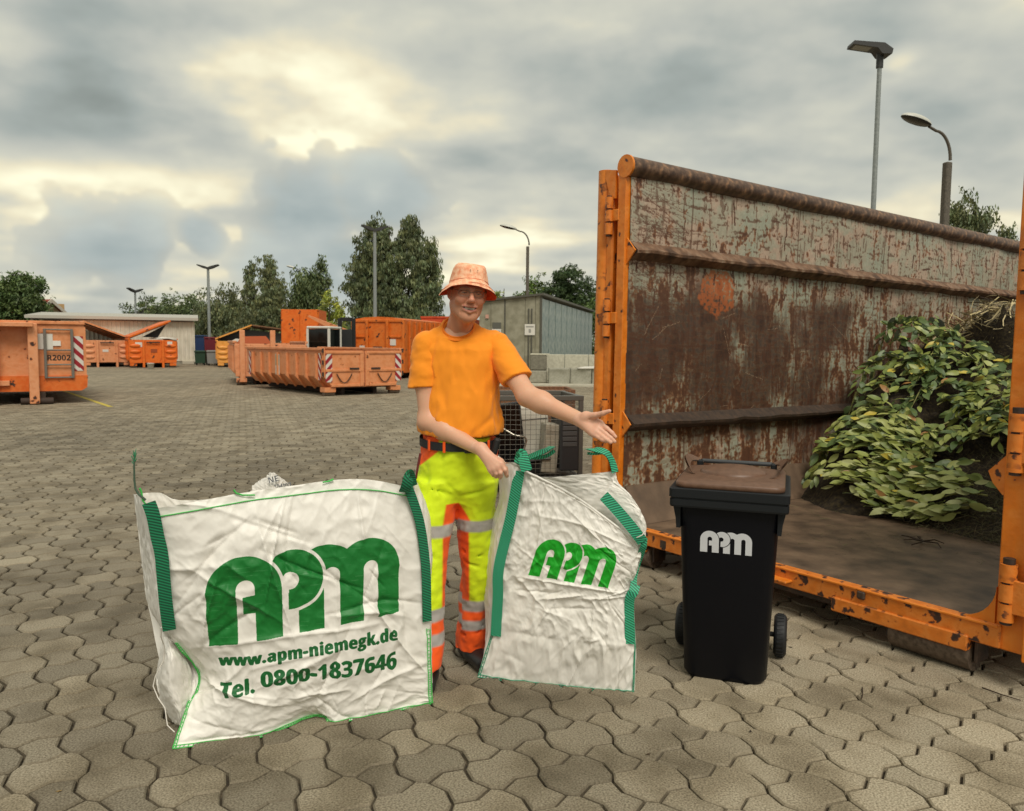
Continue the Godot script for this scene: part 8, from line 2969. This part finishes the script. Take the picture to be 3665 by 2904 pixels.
func build_shirt(t: Node3D) -> void:
	var z := -3.485
	var s := Solid.new(Vector3(-0.53, 0.959, -3.72), Vector3(0.098, 1.636, -3.24), 0.0075)
	s.stack([
		[1.027, -0.229, z + 0.012, 0.178, 0.138],
		[1.124, -0.228, z + 0.014, 0.184, 0.142],
		[1.21, -0.228, z + 0.008, 0.181, 0.138],
		[1.306, -0.226, z, 0.176, 0.130],
		[1.401, -0.224, z, 0.178, 0.124],
		[1.469, -0.226, z - 0.004, 0.172, 0.116],
		[1.515, -0.231, z - 0.008, 0.142, 0.098],
		[1.549, -0.237, z - 0.010, 0.102, 0.082],
		[1.574, -0.242, z - 0.010, 0.078, 0.072],
		[1.599, -0.246, z - 0.010, 0.068, 0.066]], 0.02)
	# shoulders; the sleeves are sewn on as tubes of their own
	var ls := Vector3(-0.385, 1.488, -3.48)
	var le := Vector3(-0.385, 1.25, -3.445)
	s.cap(Vector3(-0.285, 1.536, -3.495), ls, 0.045, 0.058, 0.05)
	var rs := Vector3(-0.07, 1.491, -3.485)
	var re := Vector3(0.044, 1.307, -3.325)
	s.cap(Vector3(-0.189, 1.537, -3.495), rs, 0.045, 0.058, 0.05)
	var base := Color(0.96, 0.30, 0.010)
	var sp := soup()
	var tint := func(_p: Vector3) -> Color: return base
	var fn := noise(35, 1.0, 3)
	for q in [[ls, le, 0.066, 0.079, Vector3(-0.388, 1.302, -3.45), Vector3(0.05, -1.0, 0.10), 0.061], [rs, re, 0.061, 0.067, Vector3(0.005, 1.332, -3.375), Vector3(0.38, -0.84, 0.38), 0.052]]:
		var v := Solid.new(q[0].min(q[1]) - Vector3.ONE * 0.12, q[0].max(q[1]) + Vector3.ONE * 0.12, 0.0065)
		v.cap(q[0], q[1], q[2], q[3], 0.03)
		v.rough(fn, 0.012, Vector3(5.0, 9.0, 5.0))
		cut_plane(v, q[4], q[5].normalized(), 0.2)
		var dd: Vector3 = (q[1] - q[0]).normalized()
		v.cap(q[4] + dd * (q[6] - 0.022), q[1] + dd * 0.06, q[6], q[6] + 0.006, 0.003, true)
		v.mesh(sp, tint)
	# folds
	var fl := noise(33, 1.0, 3)
	s.rough(fl, 0.016, Vector3(7.0, 2.6, 7.0))
	s.rough(noise(34, 1.0, 2), 0.008, Vector3(19.0, 7.0, 19.0))
	for q in [[Vector3(-0.314, 1.404, -3.36), Vector3(-0.356, 1.301, -3.37), 0.006], [Vector3(-0.295, 1.4, -3.355), Vector3(-0.307, 1.179, -3.35), 0.005], [Vector3(-0.088, 1.406, -3.37), Vector3(-0.098, 1.221, -3.36), 0.006], [Vector3(-0.1, 1.426, -3.37), Vector3(-0.039, 1.406, -3.38), 0.005],
		[Vector3(-0.034, 1.384, -3.4), Vector3(0.013, 1.362, -3.36), 0.006], [Vector3(-0.055, 1.343, -3.4), Vector3(0.007, 1.333, -3.36), 0.005], [Vector3(-0.372, 1.402, -3.42), Vector3(-0.345, 1.34, -3.4), 0.005], [Vector3(-0.24, 1.222, -3.335), Vector3(-0.26, 1.078, -3.335), 0.006], [Vector3(-0.159, 1.243, -3.335), Vector3(-0.138, 1.09, -3.335), 0.005], [Vector3(-0.38, 1.199, -3.4), Vector3(-0.303, 1.128, -3.35), 0.007], [Vector3(-0.062, 1.197, -3.4), Vector3(-0.159, 1.115, -3.345), 0.007]]:
		s.cap(q[0] + Vector3(0, 0, 0.013), q[1] + Vector3(0, 0, 0.013), q[2], q[2] * 0.5, 0.02, true)
	# cut the hem open
	var hem := 1.094
	s.cut_below(hem, Vector3(0, 0, -0.10), Vector3(0, 0, -3.36))
	# neck opening, lower in front
	var nb := Vector3(-0.241, 1.572, -3.478)
	cut_plane(s, nb, Vector3(0, 0.80, 0.58).normalized(), 0.14)
	s.cap(nb + Vector3(0, 0.09, 0.02), nb + Vector3(0.0, -0.012, 0.0), 0.060, 0.058, 0.004, true)
	s.mesh(sp, tint)
	var m := fabric(vertex_material("shirt_cotton", 0.85, 0.25), 0.08, 0.35)
	soup_part("shirt", sp, m, t)
	# ribbed collar
	var col := nst(true)
	var loop := []
	for k in 33:
		var a := TAU * k / 32.0
		var f := sin(a)
		var oz := f * 0.070
		loop.append(nb + Vector3(cos(a) * 0.069, -0.72 * oz + 0.004, oz))
	for i in loop.size() - 1:
		var a: Vector3 = loop[i]
		var b: Vector3 = loop[i + 1]
		var oa := (a - nb) * Vector3(1, 0, 1)
		var ob := (b - nb) * Vector3(1, 0, 1)
		oa = oa.normalized() * 0.012 - Vector3(0, 0.015, 0)
		ob = ob.normalized() * 0.012 - Vector3(0, 0.015, 0)
		quad_out(col, a, b, b + ob, a + oa, nb - Vector3(0, 0.2, 0))
	tube(col, loop, 0.0042, -1.0, 7, false)
	obj("collar", col, flat("collar", lin(0.90, 0.22, 0.006), 0.85), t)


func build_trousers(t: Node3D) -> void:
	var s := Solid.new(Vector3(-0.541, -0.212, -3.78), Vector3(-0.005, 1.153, -3.14), 0.0062)
	var z := -3.475
	s.stack([
		[0.791, -0.243, z, 0.150, 0.085],
		[0.867, -0.241, z, 0.176, 0.118],
		[0.943, -0.239, z, 0.180, 0.128],
		[1.018, -0.235, z, 0.176, 0.128],
		[1.093, -0.233, z, 0.168, 0.124]], 0.03)
	# legs: [y, x, z, half width, half depth]
	s.stack([
		[0.107, -0.359, -3.285, 0.066, 0.080],
		[0.213, -0.351, -3.310, 0.064, 0.078],
		[0.431, -0.356, -3.345, 0.067, 0.082],
		[0.589, -0.349, -3.375, 0.074, 0.088],
		[0.74, -0.339, -3.420, 0.084, 0.100],
		[0.892, -0.328, -3.455, 0.092, 0.112]], 0.03)
	s.stack([
		[0.066, -0.186, -3.600, 0.076, 0.090],
		[0.143, -0.181, -3.590, 0.079, 0.088],
		[0.254, -0.17, -3.565, 0.070, 0.082],
		[0.459, -0.153, -3.525, 0.077, 0.088],
		[0.688, -0.158, -3.495, 0.086, 0.102],
		[0.888, -0.153, -3.475, 0.094, 0.114]], 0.03)
	s.rough(noise(43, 1.0, 3), 0.013, Vector3(7.0, 4.0, 7.0))
	s.rough(noise(44, 1.0, 2), 0.0035, Vector3(14.0, 20.0, 14.0), -1.0)
	# fly, pocket edges and the folds that run from the crotch
	for q in [[Vector3(-0.183, 1.026, -3.345), Vector3(-0.191, 0.912, -3.345), 0.003], [Vector3(-0.245, 0.833, -3.36), Vector3(-0.343, 0.868, -3.35), 0.005], [Vector3(-0.237, 0.846, -3.36), Vector3(-0.322, 0.932, -3.34), 0.004], [Vector3(-0.225, 0.832, -3.37), Vector3(-0.096, 0.866, -3.37), 0.005], [Vector3(-0.214, 0.572, -3.44), Vector3(-0.096, 0.543, -3.43), 0.005], [Vector3(-0.224, 0.528, -3.44), Vector3(-0.117, 0.489, -3.43), 0.004], [Vector3(-0.388, 0.59, -3.29), Vector3(-0.277, 0.567, -3.3), 0.005],
		[Vector3(-0.246, 0.196, -3.52), Vector3(-0.097, 0.202, -3.52), 0.007], [Vector3(-0.25, 0.151, -3.52), Vector3(-0.14, 0.174, -3.51), 0.006]]:
		s.cap(q[0], q[1], q[2], q[2] * 0.6, 0.016, true)
	# hollow hems
	s.cap(Vector3(-0.361, 0.113, -3.285), Vector3(-0.362, 0.007, -3.275), 0.055, 0.058, 0.003, true)
	s.cap(Vector3(-0.186, 0.079, -3.6), Vector3(-0.188, -0.027, -3.61), 0.066, 0.068, 0.003, true)
	var yellow := Color(0.66, 0.83, 0.006)
	var orange := Color(0.92, 0.105, 0.006)
	var band := Color(0.40, 0.375, 0.35)
	var crotch := 0.805
	var cx := -0.243
	var hip := 0.947
	var waist := 1.034
	var sp := soup()
	var mix := func(under: Color, over: Color, d: float) -> Color: return under.lerp(over, clampf(0.5 + d / 0.007, 0.0, 1.0))
	s.mesh(sp, func(p: Vector3) -> Color:
		var y := p.y
		var c := yellow
		if y > crotch - 0.005:
			# slanted hip pockets in orange
			var dx := p.x - -0.237
			var k := clampf((waist - y) / (waist - hip), 0.0, 1.3)
			var edge := 0.078 + 0.105 * k if dx < 0.0 else 0.140 + 0.05 * k
			return mix.call(c, orange, minf(absf(dx) - edge, y - hip + 0.01))
		var left := p.x < cx + 0.02 * clampf((crotch - y) * 3.0, 0.0, 1.0)
		if left:
			var lx := -0.35 + 0.055
			if y > 0.712: lx += 0.14 * (y - 0.712)
			c = mix.call(c, orange, p.x - lx)
			c = mix.call(c, band, minf(y - 0.659, 0.712 - y))
			c = mix.call(c, band, 0.359 - y)
			c = mix.call(c, orange, 0.306 - y)
			c = mix.call(c, band, 0.256 - y)
			return mix.call(c, orange, 0.205 - y)
		var e := -0.232 + 0.046
		if y > 0.719: e = lerpf(-0.179, -0.235, clampf((y - 0.719) / 0.085, 0.0, 1.0))
		c = mix.call(c, orange, e - p.x)
		c = mix.call(c, band, minf(y - 0.667, 0.719 - y))
		c = mix.call(c, band, 0.33 - y)
		c = mix.call(c, orange, 0.276 - y)
		c = mix.call(c, band, 0.232 - y)
		return mix.call(c, orange, 0.182 - y))
	var m := fabric(vertex_material("trouser_cloth", 0.75, 0.15), 0.09, 0.35)
	soup_part("trousers", sp, m, t)
	# belt with loops and a buckle
	var black := flat("belt", lin(0.012, 0.012, 0.013), 0.6)
	var c := Vector3(-0.233, 1.069, z)
	var pts := []
	var sides := []
	for k in 41:
		var a := TAU * k / 40.0
		pts.append(c + Vector3(cos(a) * 0.178, -0.020 * sin(a) * 0.9, sin(a) * 0.137))
		sides.append(Vector3(0, 0.018, 0))
	var bs := nst(true)
	ribbon(bs, pts, sides, 0.005)
	obj("belt", bs, black, t)
	for a in [2.35, 1.9, 0.75, 0.45]:
		var p := c + Vector3(cos(a) * 0.181, -0.018 * sin(a), sin(a) * 0.140)
		box_part("belt_loop", p, Vector3(0.012, 0.048, 0.005), flat("loop_orange", orange.linear_to_srgb(), 0.8), t, 0.001, Basis(Vector3.UP, PI / 2 - a))
	box_part("buckle", c + Vector3(0.055, -0.020, 0.134), Vector3(0.055, 0.044, 0.012), flat("buckle", lin(0.02, 0.02, 0.022), 0.35), t, 0.005, Basis(Vector3.UP, 0.3))
	# a pouch strap hanging at the hip, with a folded rule
	tube_part("key_strap", [Vector3(-0.396, 1.022, -3.36), Vector3(-0.408, 0.959, -3.36), Vector3(-0.416, 0.91, -3.37)], 0.006, flat("strap_red", Color8(110, 40, 40), 0.7), t, 0.005, 6)
	box_part("phone_pouch", Vector3(-0.071, 1.051, -3.4), Vector3(0.03, 0.075, 0.05), black, t, 0.008, Basis(Vector3.BACK, -0.25))


func build_shoes(t: Node3D) -> void:
	var black := vertex_material("shoe_leather", 0.45)
	for q in [[Vector3(-0.365, 0, -3.40), Vector3(0.06, 0, 0.99)], [Vector3(-0.193, 0, -3.62), Vector3(0.42, 0, 0.90)]]:
		var a: Vector3 = q[0]
		var d: Vector3 = q[1].normalized()
		var s := Solid.new(a - Vector3(0.2, 0.03, 0.2), a + Vector3(0.25, 0.18, 0.32), 0.008)
		var heel := a - d * 0.055 + Vector3(0, 0.045, 0)
		var toe := a + d * 0.185 + Vector3(0, 0.040, 0)
		s.cap(heel, a + d * 0.06 + Vector3(0, 0.048, 0), 0.040, 0.044, 0.02)
		s.cap(a + d * 0.06 + Vector3(0, 0.046, 0), toe, 0.046, 0.038, 0.02)
		s.cap(a + Vector3(0, 0.05, 0) - d * 0.02, a + Vector3(0, 0.13, 0) - d * 0.025, 0.044, 0.046, 0.03)
		s.cut_below(0.006)
		var sp := soup()
		s.mesh(sp, func(p: Vector3) -> Color: return Color(0.012, 0.012, 0.013) if p.y > 0.026 else Color(0.02, 0.019, 0.018))
		soup_part("shoe", sp, black, t)


# ---------------------------------------------------------------- litter on the paving

func build_litter() -> void:
	var bark := flat("twig_bark", Color8(58, 44, 32), 0.9)
	var rng := RandomNumberGenerator.new()
	rng.seed = 12
	var t := thing("twig", "crooked twig with small side shoots on the paving between bin and roller", "twig")
	tube_part("stem", [Vector3(1.699, 0.02, -4.281), Vector3(1.687, 0.03, -4.176), Vector3(1.729, 0.02, -4.131), Vector3(1.81, 0.02, -4.14), Vector3(1.783, 0.04, -4.12)], 0.004, bark, t, 0.003, 5)
	tube_part("shoot", [Vector3(1.687, 0.03, -4.176), Vector3(1.682, 0.05, -4.218)], 0.003, bark, t, 0.002, 5)
	tube_part("shoot", [Vector3(1.765, 0.025, -4.125), Vector3(1.791, 0.05, -4.152)], 0.003, bark, t, 0.002, 5)
	t = thing("twig", "thin straight twig lying on the paving near the right edge", "twig")
	tube_part("stem", [Vector3(2.085, 0.006, -3.335), Vector3(2.127, 0.008, -3.262), Vector3(2.177, 0.006, -3.213)], 0.0035, bark, t, 0.002, 5)
	t = thing("twig", "short curved twig on a stone joint right of the wheelie bin", "twig")
	tube_part("stem", [Vector3(1.552, 0.006, -3.325), Vector3(1.523, 0.008, -3.255), Vector3(1.499, 0.006, -3.213)], 0.003, bark, t, 0.002, 5)
	for q in [["tiny dark leaf scrap on the paving right of the bin's wheel", Vector3(1.402, 0, -3.788), 0], ["tiny dark leaf scrap on the paving in front of the roller", Vector3(1.513, 0, -3.594), 1], ["tiny brown leaf scrap on a paving stone below the bin", Vector3(0.941, 0, -2.93), 0], ["tiny brown leaf scrap near the bottom edge left of the bin", Vector3(0.511, 0, -2.754), 1], ["small yellowish leaf wedged in a paving joint at the lower left", Vector3(-1.496, 0, -2.486), 2]]:
		t = thing("dead_leaf", q[0], "leaf", q[1], rng.randf() * TAU)
		var st := nst(true)
		var w := rng.randf_range(0.008, 0.014)
		quad_out(st, Vector3(-w * 1.5, 0.003, 0), Vector3(0, 0.005, w * 0.7), Vector3(w * 1.4, 0.007, 0.002), Vector3(0, 0.003, -w * 0.6), Vector3(0, -1, 0))
		obj("blade", st, flat("dead_leaf_%d" % q[2], [Color8(44, 34, 26), Color8(70, 54, 36), Color8(150, 120, 66)][q[2]], 0.8), t)
